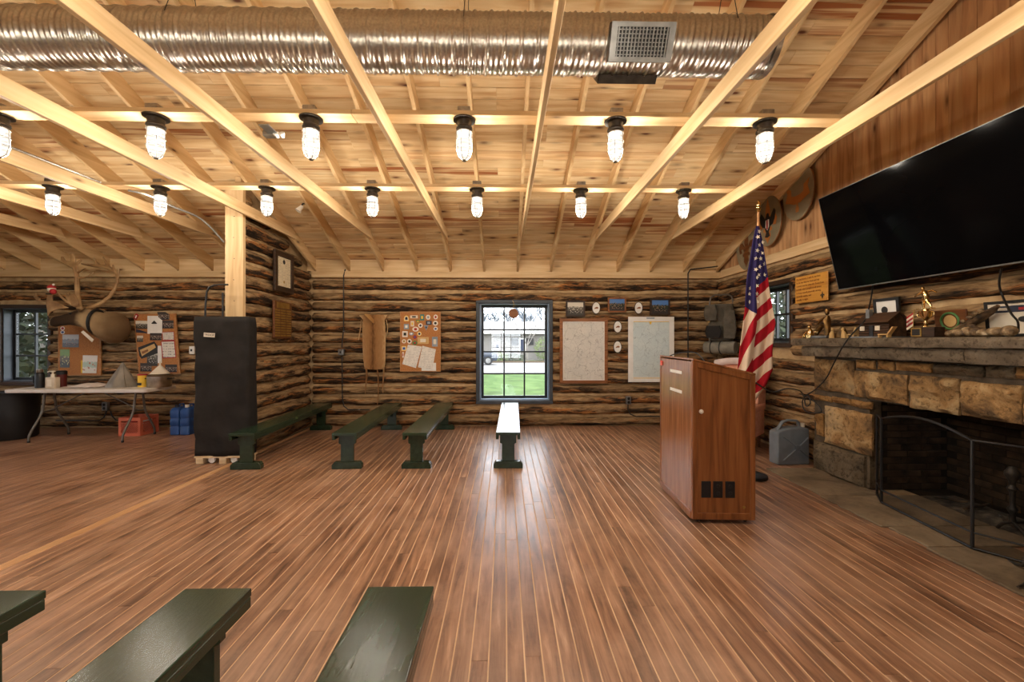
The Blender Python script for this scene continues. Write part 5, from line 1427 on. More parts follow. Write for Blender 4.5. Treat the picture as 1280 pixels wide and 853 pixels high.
ITEMS = [('tag', 'small red tag at the top corner of the crooked cork board', [(95, 65), (128, 88), (95, 148), (62, 122)], 'red', 2), ('snapshot', 'black and white crowd snapshot beside the white notice', rect(90, 155, 230, 250), 'photobw', 0),
         ('notice', 'white notice with a small dark emblem on the crooked cork board', rect(230, 95, 405, 308), 'white', 1), ('snapshot', 'curling dark snapshot at the top edge of the crooked board', [(345, 50), (440, 48), (492, 80), (490, 140), (400, 145), (360, 110)], 'photomix', 2),
         ('snapshot', 'snapshot of faces below the curling dark snapshot', rect(405, 148, 540, 245), 'photomix', 0), ('snapshot', 'snapshot hanging just below the white notice', rect(260, 300, 398, 385), 'photomix', 2),
         ('snapshot', 'tiny white edged snapshot near the edge of the crooked board', rect(105, 330, 178, 405), 'photobw', 0), ('strip', 'dark blue strip under the crowd snapshot', [(80, 250), (140, 262), (225, 290), (222, 302), (82, 292)], 'navy', 0),
         ('poster', 'tilted black and tan poster across the crooked board', [(118, 470), (310, 398), (348, 450), (350, 540), (160, 605), (135, 570)], 'ink', 3), ('snapshot', 'black and white pieces of print under the tilted poster', rect(225, 480, 350, 690), 'photobw', 1),
         ('snapshot', 'round cornered snapshot behind the yellow can', rect(145, 655, 280, 755), 'photomix', 2), ('snapshot', 'snapshot in the bottom corner of the crooked board', rect(440, 672, 580, 764), 'photomix', 0), ('paper_strip', 'long white paper strip beside the calendar', rect(352, 450, 400, 655), 'white', 0)]
for (nm, lab, pts, mn, lv) in ITEMS:
    o = card(nm, lab, 'photo' if nm == 'snapshot' else 'paper', pts, YP - 0.003 * lv, mn, s=s2, thick=0.002, group='snapshots on the crooked cork board' if nm == 'snapshot' else None)
    if nm == 'poster':
        card('print', None, None, [(140, 500), (310, 425), (330, 470), (165, 575)], YP - 0.003 * lv - 0.0012, 'tan', s=s2, part_of=o, thick=0.001)
        card('lettering', None, None, [(160, 520), (235, 490), (240, 515), (170, 548)], YP - 0.003 * lv - 0.002, 'brownframe', s=s2, part_of=o, thick=0.0006)
    if nm == 'notice':
        card('emblem', None, None, [(275, 185), (310, 150), (345, 185), (335, 190), (285, 190)], YP - 0.003 * lv - 0.001, 'ink', s=s2, part_of=o, thick=0.0008)
    if nm == 'tag':
        card('lettering', None, None, [(95, 85), (108, 94), (92, 125), (80, 116)], YP - 0.003 * lv - 0.001, 'white', s=s2, part_of=o, thick=0.0008)
cal = thing('calendar', 'red bordered two leaf wall calendar on the crooked cork board', 'calendar', onY(211, 432, YP))
pg = page_mat('calendar page', (222, 214, 202), (120, 116, 112), 6, 0.7)
for q, q2 in ((([402, 285], [545, 280], [550, 388], [408, 390]), ([410, 292], [540, 288], [543, 378], [415, 380])), (([386, 396], [552, 388], [572, 592], [408, 602]), ([396, 404], [544, 398], [562, 582], [418, 590]))):
    card('border', None, None, q, YP - 0.002, 'red', s=s2, part_of=cal, thick=0.002)
    card('page', None, None, q2, YP - 0.003, pg, s=s2, part_of=cal, thick=0.001)

# ---- folding table
TZ = 0.815
tn, tf = 6.37, 7.02
xl, xr = onY(2, 486, tn).x, onY(178, 486, tn).x + 0.03
tb = thing('folding_table', 'white plastic folding table with bent grey legs against the log wall', 'table', ((xl + xr) / 2, (tn + tf) / 2, 0))
hl, hd_ = (xr - xl) / 2, (tf - tn) / 2
M['tabletop'] = mat('off white plastic', [(206, 196, 184), (222, 214, 204)], ns=6, rough=0.5, bump=0.1, bs=60)
def rrect(a, c, r, n=5):
    out = []
    for (cx, cy, a0) in ((a - r, c - r, 0), (-a + r, c - r, PI / 2), (-a + r, -c + r, PI), (a - r, -c + r, 3 * PI / 2)):
        out += [(cx + r * math.cos(a0 + PI / 2 * i / n), cy + r * math.sin(a0 + PI / 2 * i / n)) for i in range(n + 1)]
    return out
MB().prism(rrect(hl, hd_, 0.07), TZ - 0.055, TZ, 'z').build('tabletop', M['tabletop'], tb, bevel=0.012, seg=2)
for sx2 in (-1, 1):
    x_ = sx2 * (hl - 0.36)
    x_ = onZ(29 if sx2 < 0 else 160, 551, 0).x * 0 + x_
    for sy in (-1, 1):
        MB().tube([(x_, sy * 0.06, TZ - 0.056), (x_, sy * 0.10, 0.45), (x_, sy * 0.14, 0.36), (x_, sy * 0.24, 0.19), (x_, sy * 0.285, 0.10), (x_, sy * 0.29, 0.012)], 0.016, 10).build('leg', M['tubegrey'], tb, smooth=True)
        MB().lathe([(0.018, 0), (0.019, 0.03), (0.0, 0.031)], 10, T(x_, sy * 0.29, 0)).build('foot_cap', M['black'], tb)
    MB().tube([(x_, -0.10, 0.44), (x_, 0.10, 0.44)], 0.010, 8).build('cross_tube', M['tubegrey'], tb, smooth=True)
    MB().tube([(x_, 0.0, 0.44), (x_ - sx2 * 0.26, 0, 0.58), (x_ - sx2 * 0.62, 0.0, TZ - 0.057)], 0.008, 8).build('brace', M['tubegrey'], tb, smooth=True)
# things on the table
def tpos(px, py): 
    return onZ(px, py, TZ)
def at_t(px, yv): return onY(px, 480, yv).x, yv
M['sal'] = mat('brushed steel', [(150, 140, 126), (186, 176, 160)], ns=14, rough=0.3, metal=1.0)
x_, y_ = at_t(54, 6.62)
tmg = thing('thermos', 'black thermos flask with silver cap behind the soap bottle', 'flask', (x_ - 0.03, 6.60, TZ + 0.001))
MB().lathe([(0.0, 0), (0.055, 0), (0.057, 0.2), (0.05, 0.225), (0.035, 0.24), (0.0, 0.24)], 18).build('body', M['blackplastic'], tmg, smooth=True)
MB().lathe([(0.036, 0.24), (0.04, 0.25), (0.038, 0.29), (0.0, 0.3)], 16).build('cap', M['sal'], tmg, smooth=True)
MB().tube([(-0.05, 0, 0.2), (-0.1, 0, 0.18), (-0.1, 0, 0.08), (-0.055, 0, 0.05)], 0.009, 8).build('handle', M['blackplastic'], tmg, smooth=True)
x_, _ = at_t(66, 6.55)
sb_ = thing('soap_bottle', 'clear pump soap bottle near the window end of the table', 'bottle', (x_, 6.55, TZ + 0.001))
MB().prism(rrect(0.078, 0.045, 0.02, 3), 0, 0.17, 'z').build('body', mat('cloudy plastic', [(196, 178, 152), (216, 200, 178)], ns=6, rough=0.3), sb_, bevel=0.012, seg=2)
MB().box(-0.04, 0.03, -0.047, -0.045, 0.03, 0.14).build('label', M['cream'], sb_)
MB().lathe([(0.03, 0.17), (0.022, 0.19), (0.024, 0.215), (0.012, 0.22), (0.012, 0.25), (0.03, 0.252), (0.03, 0.27), (0.0, 0.272)], 14).build('pump', M['cream'], sb_, smooth=True)
MB().tube([(0, 0, 0.262), (-0.05, -0.01, 0.262), (-0.065, -0.012, 0.25)], 0.008, 8).build('spout', M['cream'], sb_, smooth=True)
x_, _ = at_t(74, 6.7)
rt = thing('canister', 'dark red canister with black lid behind the soap bottle', 'canister', (x_ + 0.02, 6.72, TZ + 0.001))
MB().lathe([(0.0, 0), (0.058, 0), (0.06, 0.2), (0.0, 0.2)], 18).build('body', mat('dark red plastic', [(84, 22, 16), (106, 30, 22)], rough=0.4), rt, smooth=True)
MB().lathe([(0.063, 0.2), (0.063, 0.25), (0.05, 0.262), (0.0, 0.262)], 18).build('lid', M['blackplastic'], rt, smooth=True)
x_, _ = at_t(113, 6.75)
cl = MB().grid(lambda u, v: ((u - 0.5) * 0.52, (v - 0.5) * 0.34, 0.012 + 0.075 * (math.sin(PI * min(1, u * 1.0)) ** 0.8) * math.sin(PI * v) ** 0.6 * (0.35 + 0.65 * u) + 0.012 * noise.noise((u * 6, v * 5, 3))), 24, 14)
cl.grid(lambda u, v: ((u - 0.5) * 0.52, (v - 0.5) * 0.34, 0.001), 24, 14)
tag(cl.build('folded_cloth', mat('pale printed cloth', [(206, 190, 178), (226, 214, 204), (190, 120, 110)], ns=9, rough=0.9, lo=0.3, hi=0.85), smooth='all', loc=(x_, 6.72, TZ + 0.001)), 'crumpled pale cloth with faint red print on the table', 'cloth')
x_, _ = at_t(152, 6.72)
rings = []
for i in range(10):
    u = i / 9; r_ = 0.205 * (1 - u) ** 1.05 + 0.012
    rings.append([((r_ * (1 + 0.10 * math.sin(5 * a + i * 0.3) * (1 - u) + 0.09 * math.sin(11 * a + 1.5 * math.sin(3 * a)))) * math.cos(a), (r_ * 0.8 * (1 + 0.08 * math.sin(7 * a))) * math.sin(a), 0.39 * u ** 0.95 + 0.0) for a in [2 * PI * j / 30 for j in range(30)]])
bgm = mat('grey translucent plastic bag', [(110, 102, 90), (150, 140, 126)], ns=5, rough=0.35, bump=0.3, bs=12)
tag(MB().loft(rings).build('plastic_bag', bgm, smooth=True, loc=(x_, 6.74, TZ + 0.001)), 'grey plastic bag gathered to a point on the table', 'bag')
x_, _ = at_t(172.5, 6.62)
yc = thing('yellow_can', 'yellow can with red lid beside the cooking pot', 'can', (x_, 6.7, TZ + 0.001))
MB().lathe([(0.0, 0), (0.06, 0), (0.06, 0.185), (0.0, 0.185)], 18).build('body', M['yellow'], yc, smooth=True)
MB().lathe([(0.063, 0.185), (0.063, 0.205), (0.0, 0.208)], 18).build('lid', M['red'], yc, smooth=True)
MB().box(-0.035, 0.035, -0.0625, -0.058, 0.03, 0.07).build('label', M['ink'], yc)
x_, _ = at_t(198, 6.7)
pt = thing('cooking_pot', 'steel cooking pot at the end of the table', 'pot', (x_, 6.72, TZ + 0.001))
MB().lathe([(0.0, 0.0), (0.155, 0.0), (0.16, 0.01), (0.16, 0.17), (0.166, 0.175), (0.15, 0.176), (0.148, 0.02), (0.0, 0.018)], 26).build('body', M['sal'], pt, smooth=True)
MB().lathe([(0.163, 0.177), (0.13, 0.2), (0.0, 0.205)], 26).build('lid', M['sal'], pt, smooth=True)
for s_ in (-1, 1): MB().tube([(s_ * 0.158, -0.04, 0.13), (s_ * 0.2, -0.04, 0.135), (s_ * 0.2, 0.04, 0.135), (s_ * 0.158, 0.04, 0.13)], 0.008, 8).build('handle', M['black'], pt, smooth=True)
fn = thing('funnel', 'pale upturned funnel standing on the cooking pot lid', 'funnel', (x_ + 0.01, 6.72, TZ + 0.208))
MB().lathe([(0.125, 0.0), (0.13, 0.006), (0.03, 0.12), (0.014, 0.135), (0.009, 0.2), (0.0, 0.2)], 20).build('cone', M['cream'], fn, smooth=True)

# ---- under and beside the table
cf_ = onZ(148, 545.5, 0)
cr = thing('milk_crate', 'orange red plastic milk crate under the folding table', 'crate', (cf_.x + 0.175, cf_.y + 0.18, 0))
M['crate'] = mat('orange red plastic', [(200, 98, 70), (218, 116, 86)], ns=6, rough=0.45)
def crate_side(n, Mx, w, nm):
    g = MB(); a = w / 2; h_ = 0.30
    g.box(-a, a, 0, 0.012, 0, 0.05, Mx).box(-a, a, 0, 0.012, 0.245, h_, Mx).box(-a, -a + 0.04, 0, 0.012, 0.05, 0.245, Mx).box(a - 0.04, a, 0, 0.012, 0.05, 0.245, Mx)
    k = 9
    for i in range(-4, k):
        for sgn in (1, -1):
            x0_ = -a + 0.04 + (w - 0.08) * i / k; z0_ = 0.05; x1_ = x0_ + 0.16; z1_ = 0.21
            # clip to the opening
            pts = []
            t0 = max(0, (-a + 0.04 - x0_) / 0.16); t1 = min(1, (a - 0.04 - x0_) / 0.16)
            if t1 - t0 < 0.05: continue
            pA_ = (x0_ + 0.16 * t0, z0_ + 0.16 * t0); pB_ = (x0_ + 0.16 * t1, z0_ + 0.16 * t1)
            if sgn < 0: pA_ = (-pA_[0], pA_[1]); pB_ = (-pB_[0], pB_[1])
            d_ = 0.006
            g.prism([(pA_[0] - d_, pA_[1]), (pA_[0] + d_, pA_[1]), (pB_[0] + d_, pB_[1]), (pB_[0] - d_, pB_[1])], 0.003, 0.009, 'y', Mx)
    g.box(-a + 0.04, a - 0.04, 0, 0.012, 0.205, 0.22, Mx)
    g.build(nm, M['crate'], cr)
crate_side(0, T(0, -0.18, 0), 0.35, 'side_wall'); crate_side(0, T(0, 0.168, 0), 0.35, 'side_wall')
crate_side(0, T(0.175, 0, 0) @ RZ(PI / 2), 0.335, 'side_wall'); crate_side(0, T(-0.163, 0, 0) @ RZ(PI / 2), 0.335, 'side_wall')
MB().box(-0.163, 0.163, -0.168, 0.168, 0.002, 0.012).build('crate_floor', M['crate'], cr)
for i, (dx, dy, r, mn, lab) in enumerate(((-0.06, -0.03, (0.09, 0.1, 0.135), 'red', 'red stuffed bundle lying in the milk crate'), (0.09, 0.06, (0.065, 0.075, 0.14), 'white', 'white bundle lying in the milk crate'))):
    tag(MB().ell((0, 0, r[2]), r, 14, 8).build('bundle', M[mn], smooth=True, loc=(cf_.x + 0.175 + dx, cf_.y + 0.18 + dy, 0.0135 + 0.0)), lab, 'bundle')
M['jug'] = mat('blue plastic jug', [(28, 62, 118), (42, 82, 144)], ns=4, rough=0.4)
for i, (px, lab) in enumerate(((219, 'blue water jug with dark cap beside the black cover'), (231.6, 'blue water jug with white cap beside the black cover'))):
    q = onZ(px, 544, 0)
    t = thing('water_jug', lab, 'water jug', (q.x, q.y + 0.1, 0), 0, 'blue water jugs')
    w = 0.076
    rings = []
    for z_, k_ in ((0.0, 0.9), (0.012, 1.0), (0.13, 1.0), (0.14, 0.94), (0.155, 0.94), (0.165, 1.0), (0.26, 1.0), (0.27, 0.94), (0.285, 0.94), (0.295, 1.0), (0.40, 1.0), (0.44, 0.8), (0.455, 0.5)):
        rings.append([(a * 1.0, c, z_) for a, c in rrect(w * k_, 0.13 * k_, 0.03 * k_, 4)])
    MB().loft(rings).build('body', M['jug'], t, smooth=True)
    MB().lathe([(0.03, 0.45), (0.03, 0.49), (0.0, 0.492)], 14, T(0, -0.06, 0)).build('cap', M['navy' if i == 0 else 'white'], t, smooth=True)
    MB().tube([(0, -0.02, 0.45), (0, 0.0, 0.49), (0, 0.07, 0.49), (0, 0.1, 0.43)], 0.014, 8).build('handle', M['jug'], t, smooth=True)
tc_ = onZ(42, 547, 0)
tr_ = thing('trash_can', 'large black trash can under the window beside the table', 'trash can', (tc_.x - 0.31, 6.75, 0))
MB().lathe([(0.0, 0.0), (0.27, 0.0), (0.285, 0.02), (0.30, 0.45), (0.315, 0.72), (0.0, 0.73)], 30).build('body', M['blackplastic'], tr_, smooth=True)
MB().tube([(0.318 * math.cos(2 * PI * i / 30), 0.318 * math.sin(2 * PI * i / 30), 0.725) for i in range(30)], 0.014, 8, closed=True).build('rim', M['blackplastic'], tr_, smooth=True)

# ---- tall covered rack in front of the partition end
rk_n = onZ(262, 585, 0)
xl, xr = onY(240, 480, 5.25).x, onY(310, 480, 5.25).x
rk = thing('covered_rack', 'tall rack hidden under a black cloth cover with a small label', 'rack', ((xl + xr) / 2, 5.36, 0))
hw_ = (xr - xl) / 2
ZC = onY(275, 396, 5.25).z; Z0 = 0.10
rings = []
for i in range(26):
    v = i / 25; z_ = Z0 + (ZC - Z0) * v
    k_ = 1.0 + 0.008 * math.sin(v * 7)
    if v > 0.97: k_ = 0.97
    ring = []
    for (a, c) in rrect(hw_ * k_, 0.10, 0.04, 4): 
        ring.append((a, c, z_))
    # add in-between points for wrinkles
    full = []
    for j in range(len(ring)):
        p, q = Vector(ring[j]), Vector(ring[(j + 1) % len(ring)])
        nseg = 7 if (q - p).length > 0.15 else 1
        for s_ in range(nseg): full.append(p.lerp(q, s_ / nseg))
    rings.append([(p.x + 0.010 * noise.noise((p.x * 4, p.z * 2.5, p.y * 3)), p.y - 0.035 * noise.noise((p.x * 5 + p.z * 2.2, p.z * 3.2 - p.x * 2, 3.3)) - 0.014 * noise.noise((p.x * 12, p.z * 8, 1)), p.z + (0.012 * noise.noise((p.x * 6, p.y * 6, 7)) if i in (0, 25) else 0)) for p in full])
MB().loft(rings).build('cloth_cover', M['blackcloth'], rk, smooth='all')
MB().box(-hw_ * 0.9, hw_ * 0.9, -0.085, 0.085, ZC - 0.06, ZC + 0.004).build('top_panel', M['blackcloth'], rk, bevel=0.02, seg=2)
M['palewood'] = wood('pale rough timber', (190, 160, 120), (214, 188, 148), (228, 206, 170), stretch=8, ns=2, rough=0.8)
for xx in (-0.27, 0.02, 0.28):
    MB().box(xx - 0.045, xx + 0.045, -0.095, -0.01, 0, 0.075).build('skid_block', M['palewood'], rk, bevel=0.004)
    MB().box(xx - 0.045, xx + 0.045, 0.01, 0.095, 0, 0.075).build('skid_block', M['palewood'], rk, bevel=0.004)
MB().box(-0.33, 0.34, -0.098, 0.098, 0.075, 0.10).build('skid_deck', M['palewood'], rk)
for xx in (-0.13, 0.15):
    MB().lathe([(0.0, -0.015), (0.04, -0.015), (0.045, 0), (0.04, 0.015), (0, 0.015)], 14, T(xx, -0.06, 0.046) @ RX(PI / 2)).build('wheel', M['white'], rk, smooth=True)
lb0, lb1 = onY(256.5, 415, 5.25), onY(270.5, 423, 5.25)
lb_c = (lb0 + lb1) / 2 - rk.location
lab_ = MB().box(-0.068, 0.068, -0.003, 0.0, -0.026, 0.026).build('name_label', M['cream'], rk, loc=(lb_c.x, -0.135, lb_c.z), rot=(0, 0.07, 0))
text_mesh('lettering', 'TROOP', 0.038, M['ink'], lab_, (0, -0.0035, 0))
MB().tube([onY(256.5, 398, 5.42) - rk.location, onY(257, 380, 5.42) - rk.location, onY(258.5, 365, 5.42) - rk.location, onY(262, 359, 5.42) - rk.location, onY(268, 356.5, 5.42) - rk.location, onY(285, 356, 5.42) - rk.location], 0.012, 8).build('push_handle', M['black'], rk, smooth=True)
MB().tube([onY(278.5, 398, 5.42) - rk.location, onY(278.5, 366, 5.42) - rk.location], 0.012, 8).build('upright', M['black'], rk, smooth=True)
# ================================================================ right side
# ---- television on a tilting arm
d_tv = 4.55
bl_, tl_ = (onX(1049, 363, 3.686), onX(1023, 249, 3.457))
yl = (bl_.y + tl_.y) / 2
Pb = Vector((3.686, yl, bl_.z)); Pt = Vector((3.457, yl, tl_.z))
tvH = (Pt - Pb).length; tvL = tvH * 16 / 9
tilt = math.atan2(Pb.x - Pt.x, Pt.z - Pb.z)
tvc = (Pb + Pt) / 2 + Vector((0, -tvL / 2, 0))
tv = thing('television', 'large black flat television tilted down above the mantel', 'television', tvc, rot=(tilt, 0, -PI / 2))
m, nt, b = new_mat('dark television glass'); setp(b, 0.1, 0, 0.05)
v_ = coords(nt, (1, 1, 1), False); nn = N(nt, 'ShaderNodeTexNoise', Scale=2.0); nt.links.new(v_, nn.inputs['Vector'])
r_ = ramp(nt, [(0.3, (0.0015, 0.0015, 0.002, 1)), (0.7, (0.0025, 0.0025, 0.003, 1))]); nt.links.new(nn.outputs['Fac'], r_.inputs['Fac']); nt.links.new(r_.outputs['Color'], b.inputs['Base Color'])
M['screen'] = m
a, c = tvL / 2, tvH / 2
MB().box(-a, a, 0.0, 0.035, -c, c).build('back_shell', M['blackplastic'], tv, bevel=0.006)
MB().box(-a + 0.006, a - 0.006, -0.003, -0.0002, -c + 0.012, c - 0.006).build('screen', M['screen'], tv)
bz = MB().box(-a, a, -0.006, 0.0, -c, -c + 0.011).box(-a, a, -0.006, 0.0, c - 0.005, c).box(-a, -a + 0.005, -0.006, 0, -c + 0.011, c - 0.005).box(a - 0.005, a, -0.006, 0, -c + 0.011, c - 0.005)
bz.build('bezel', M['greymetal'], tv)
MB().box(-0.32, 0.32, 0.035, 0.06, -0.22, 0.22).build('mount_plate', M['black'], tv, bevel=0.004)
inv = Matrix.Translation(tvc) @ Matrix.Rotation(-PI / 2, 4, 'Z') @ Matrix.Rotation(tilt, 4, 'X')
iv = inv.inverted()
for dy in (-0.18, 0.18):
    p0 = iv @ Vector((XR - 0.03, tvc.y + dy, tvc.z)); MB().tube([p0, (dy * -1.0, 0.05, 0.06)], 0.02, 8).build('mount_arm', M['black'], tv)
p0 = iv @ Vector((XR - 0.05, tvc.y, tvc.z))
# cables below the television
cable('tv_cable', [onX(1091, 357, 3.75), onX(1089, 372, 3.80), onX(1085, 390, 3.83), onX(1080, 402, 3.62), onX(1064, 419, 3.535), onX(1052, 436, 3.52), onX(1042, 455, 3.60), onX(1032, 474, 3.66), onX(1018, 488, 3.68), onX(1006, 495, 3.66)], 0.007, 'conduit', 'black cable dropping from the television over the mantel end', 'cable')
lp2 = [onX(1006, 495, 3.66), onX(1003, 503, 3.66), onX(1005, 512, 3.66), onX(1012, 516, 3.66), onX(1026, 516, 3.67), onX(1024, 508, 3.67), onX(1012, 498, 3.67), onX(1006, 500, 3.66), onX(1008, 508, 3.65), onX(1013, 504, 3.65), onX(1010, 495, 3.65), onX(1005, 496, 3.64), onX(1000, 489, 3.6), onX(985, 486, 3.3), onX(965, 490, 2.9), onX(945, 479, 2.25)]
cable('lectern_cable', lp2, 0.007, 'conduit', 'black cable looped beside the fireplace and running to the lectern', 'cable')
cable('tv_cable', [onX(1252, 335, 3.74), onX(1249, 355, 3.78), onX(1254, 372, 3.80), onX(1264, 392, 3.60), onX(1272, 402, 3.60), onX(1273, 415, 3.64)], 0.007, 'conduit', 'black cable hanging from the television to the framed poster', 'cable')
q0 = Vector((lp.x, lp.y, 0))
cable('microphone_cable', [onY(832, 462, 4.32), onY(833, 452, 4.32), onY(838, 445, 4.25), onY(852, 441, 4.1), onY(868, 441, 3.95), onY(876, 446, 3.85), onY(881, 453, 3.8)], 0.006, 'conduit', 'black cable arching over the top of the lectern', 'cable')

# ---- oval rank shields on the gable boards
M['khaki'] = mat('khaki painted shield', [(128, 116, 92), (146, 132, 106)], ns=5, rough=0.6)
M['orange'] = mat('orange brown paint', [(170, 104, 46), (186, 120, 58)], ns=6, rough=0.6)
def on_gable(px, py): return onX(px, py, XR - 0.02)
def shield(label, px, py, hgt, wid, off, deco):
    c = on_gable(px, py)
    t = thing('oval_shield', label, 'shield', (XR - 0.004 - off, c.y, c.z), -PI / 2, 'oval shields on the gable wall')
    MB().prism([(wid / 2 * math.cos(2 * PI * i / 40), hgt / 2 * math.sin(2 * PI * i / 40)) for i in range(40)], -0.022, 0).build('board', M['khaki'], t, bevel=0.004)
    MB().prism([(wid / 2 * 1.012 * math.cos(2 * PI * i / 40), hgt / 2 * 1.012 * math.sin(2 * PI * i / 40)) for i in range(40)], -0.012, -0.002).build('rim', M['brownframe'], t)
    for (nm, mn, poly, lv) in deco:
        MB().prism([(x * wid / 2, z * hgt / 2) for x, z in poly], -0.0225 - 0.003 * lv, -0.0222 - 0.003 * (lv - 1)).build(nm, M[mn], t)
    return t
fleur = [(0.0, 0.92), (0.16, 0.5), (0.2, 0.2), (0.12, -0.02), (0.34, 0.22), (0.58, 0.24), (0.72, 0.02), (0.62, -0.24), (0.42, -0.22), (0.5, -0.06), (0.3, -0.05), (0.2, -0.22), (0.34, -0.3), (0.34, -0.4), (0.18, -0.42), (0.24, -0.62), (0.06, -0.8), (0.0, -0.9)]
fleur = fleur + [(-x, z) for x, z in reversed(fleur[1:-1])]
eagle = [(0, 0.34), (0.09, 0.3), (0.12, 0.2), (0.2, 0.12), (0.5, 0.42), (0.62, 0.3), (0.56, 0.0), (0.4, -0.18), (0.22, -0.22), (0.16, -0.36), (0.1, -0.44), (0.2, -0.62), (0, -0.66)]
eagle = eagle + [(-x, z) for x, z in reversed(eagle[1:-1])]
esh = [(-0.13, 0.06), (0.13, 0.06), (0.14, -0.22), (0, -0.36), (-0.14, -0.22)]
scroll = [(-0.78, 0.34), (-0.66, 0.1), (-0.8, -0.22), (-0.5, -0.3), (-0.2, -0.4), (0.2, -0.4), (0.5, -0.3), (0.8, -0.22), (0.66, 0.1), (0.78, 0.34), (0.42, 0.2), (0.4, -0.04), (0.18, -0.1), (-0.18, -0.1), (-0.4, -0.04), (-0.42, 0.2)]
knot = [(-0.05, -0.4), (0.05, -0.4), (0.06, -0.5), (0.11, -0.58), (0.08, -0.72), (-0.08, -0.72), (-0.11, -0.58), (-0.06, -0.5)]
shield('khaki oval shield with dark fleur de lis behind the flag', 937, 309, 0.72, 0.57, 0.046, [('fleur_de_lis', 'plaquewood', fleur, 1)])
shield('khaki oval shield with black eagle on an orange fleur de lis', 967, 277, 0.72, 0.57, 0.08, [('fleur_de_lis', 'orange', fleur, 1), ('eagle', 'ink', eagle, 2), ('breast_shield', 'white', esh, 3), ('red_stripes', 'red', [(-0.05, 0.05), (0.05, 0.05), (0.05, -0.32), (-0.05, -0.32)], 4)])
shield('khaki oval shield with an orange scroll beside the television', 1001.5, 241, 0.72, 0.57, 0.046, [('scroll', 'orange', scroll, 1), ('knot', 'orange', knot, 1)])

# ---- wooden sign with burnt lettering
c = onX(1018, 358, XR - 0.07)
ya, yb2_ = onX(998.5, 358, XR - 0.07).y, onX(1039.5, 358, XR - 0.07).y
zt, zb2 = onX(1000, 347, XR - 0.07).z, onX(1000, 380, XR - 0.07).z
sg = thing('wooden_sign', 'yellow varnished wooden sign with burnt lettering beside the television', 'sign', (XR - 0.098, (ya + yb2_) / 2, (zt + zb2) / 2), -PI / 2)
hw_, hh_ = (ya - yb2_) / 2, (zt - zb2) / 2
MB().box(-hw_, hw_, -0.022, 0, -hh_, hh_).build('board', wood('varnished yellow board', (176, 116, 44), (202, 144, 62), (214, 160, 78), stretch=8, ns=2, rough=0.35, amp=0), sg, bevel=0.006)
M['burn'] = mat('burnt lettering', [(110, 58, 22), (134, 76, 32)], ns=9, rough=0.7)
lines = ['On my honor, I will do my best', 'to do my duty to God and my', 'country and to obey the Scout Law;', 'to help other people at all times;', 'to keep myself physically strong,', 'mentally awake, and', 'morally straight.']
for i, tx_ in enumerate(lines):
    text_mesh('lettering', tx_, hw_ * 0.118, M['burn'], sg, (-hw_ * 0.9, -0.0235, hh_ * (0.78 - 0.255 * i)), align='LEFT')
MB().prism([(x * 0.045, z * 0.05) for x, z in fleur], -0.0245, -0.022).build('fleur_de_lis', M['ink'], sg, loc=(hw_ * 0.72, 0, -hh_ * 0.62))

# ---- flag on its pole
FY = onZ(948, 596, 0).y; fb = onZ(940.5, 597, 0)
fy = fb.y
fg = thing('flag_stand', 'american flag drooping on a gold tipped pole behind the lectern', 'flag', (fb.x, fy, 0))
def G(px, py, dy=0.0): 
    p = onY(px, py, fy + dy); return Vector((p.x - fb.x, dy, p.z))
MB().lathe([(0.0, 0.0), (0.15, 0.0), (0.155, 0.015), (0.15, 0.035), (0.08, 0.06), (0.03, 0.07), (0.028, 0.12), (0.0, 0.12)], 26).build('base', M['blackplastic'], fg, smooth=True)
zf = G(948, 283).z; ztp = G(948, 262).z; zte = G(948, 249).z
gx = G(948.2, 262).x
MB().tube([(0, 0, 0.1), (gx * 0.45, 0, 1.2), (gx, 0, ztp)], 0.013, 10).build('pole', M['oakframe'], fg, smooth=True)
MB().lathe([(0.014, 0), (0.022, 0.008), (0.016, 0.02), (0.024, 0.035), (0.026, 0.05), (0.014, 0.06), (0.022, 0.075), (0.02, 0.10), (0.008, 0.13), (0.0, 0.145)], 14, T(gx, 0, ztp - 0.03)).build('finial', M['gold'], fg, smooth=True)
MB().tube([(gx + 0.03, 0, ztp), (gx - 0.03, 0, ztp + 0.01)], 0.012, 8).build('finial_wing', M['gold'], fg, smooth=True)
Lf = [(283, 945), (300, 941), (325, 937), (345, 933.5), (372, 931.5), (386, 931), (410, 928), (440, 924), (465, 921.5), (500, 919), (520, 921)]
Rf = [(283, 949), (300, 953), (325, 957), (345, 960), (360, 961.5), (380, 965), (404, 969.5), (412, 968), (440, 965), (462, 965.5), (480, 958), (500, 944), (520, 936)]
def interp(tb_, y):
    for i in range(len(tb_) - 1):
        if tb_[i][0] <= y <= tb_[i + 1][0]:
            f = (y - tb_[i][0]) / (tb_[i + 1][0] - tb_[i][0]); return tb_[i][1] + (tb_[i + 1][1] - tb_[i][1]) * f
    return tb_[-1][1]
NU, NV = 36, 70
fv, fxy = [], []
for i in range(NU + 1):
    u = i / NU
    for j in range(NV + 1):
        y = 283 + (520 - 283) * j / NV
        l, r = interp(Lf, y), interp(Rf, y)
        x = l + (r - l) * u
        w_ = (r - l) / 45.0
        cr_ = 943.0
        # folds: a deep crease where the left fold tucks under the right one
        dy = -0.035 - 0.05 * w_ * (0.5 + 0.5 * math.cos((u - 0.52) * 9.0 + 0.01 * (y - 283))) - 0.018 * w_ * math.sin(u * 19 + y * 0.02)
        fv.append(G(x, y, dy))
        fxy.append((x, y))
me = bpy.data.meshes.new('flag_cloth')
fcs = [(i * (NV + 1) + j, (i + 1) * (NV + 1) + j, (i + 1) * (NV + 1) + j + 1, i * (NV + 1) + j + 1) for i in range(NU) for j in range(NV)]
me.from_pydata([tuple(p) for p in fv], [], fcs)
uvl = me.uv_layers.new(name='UVMap')
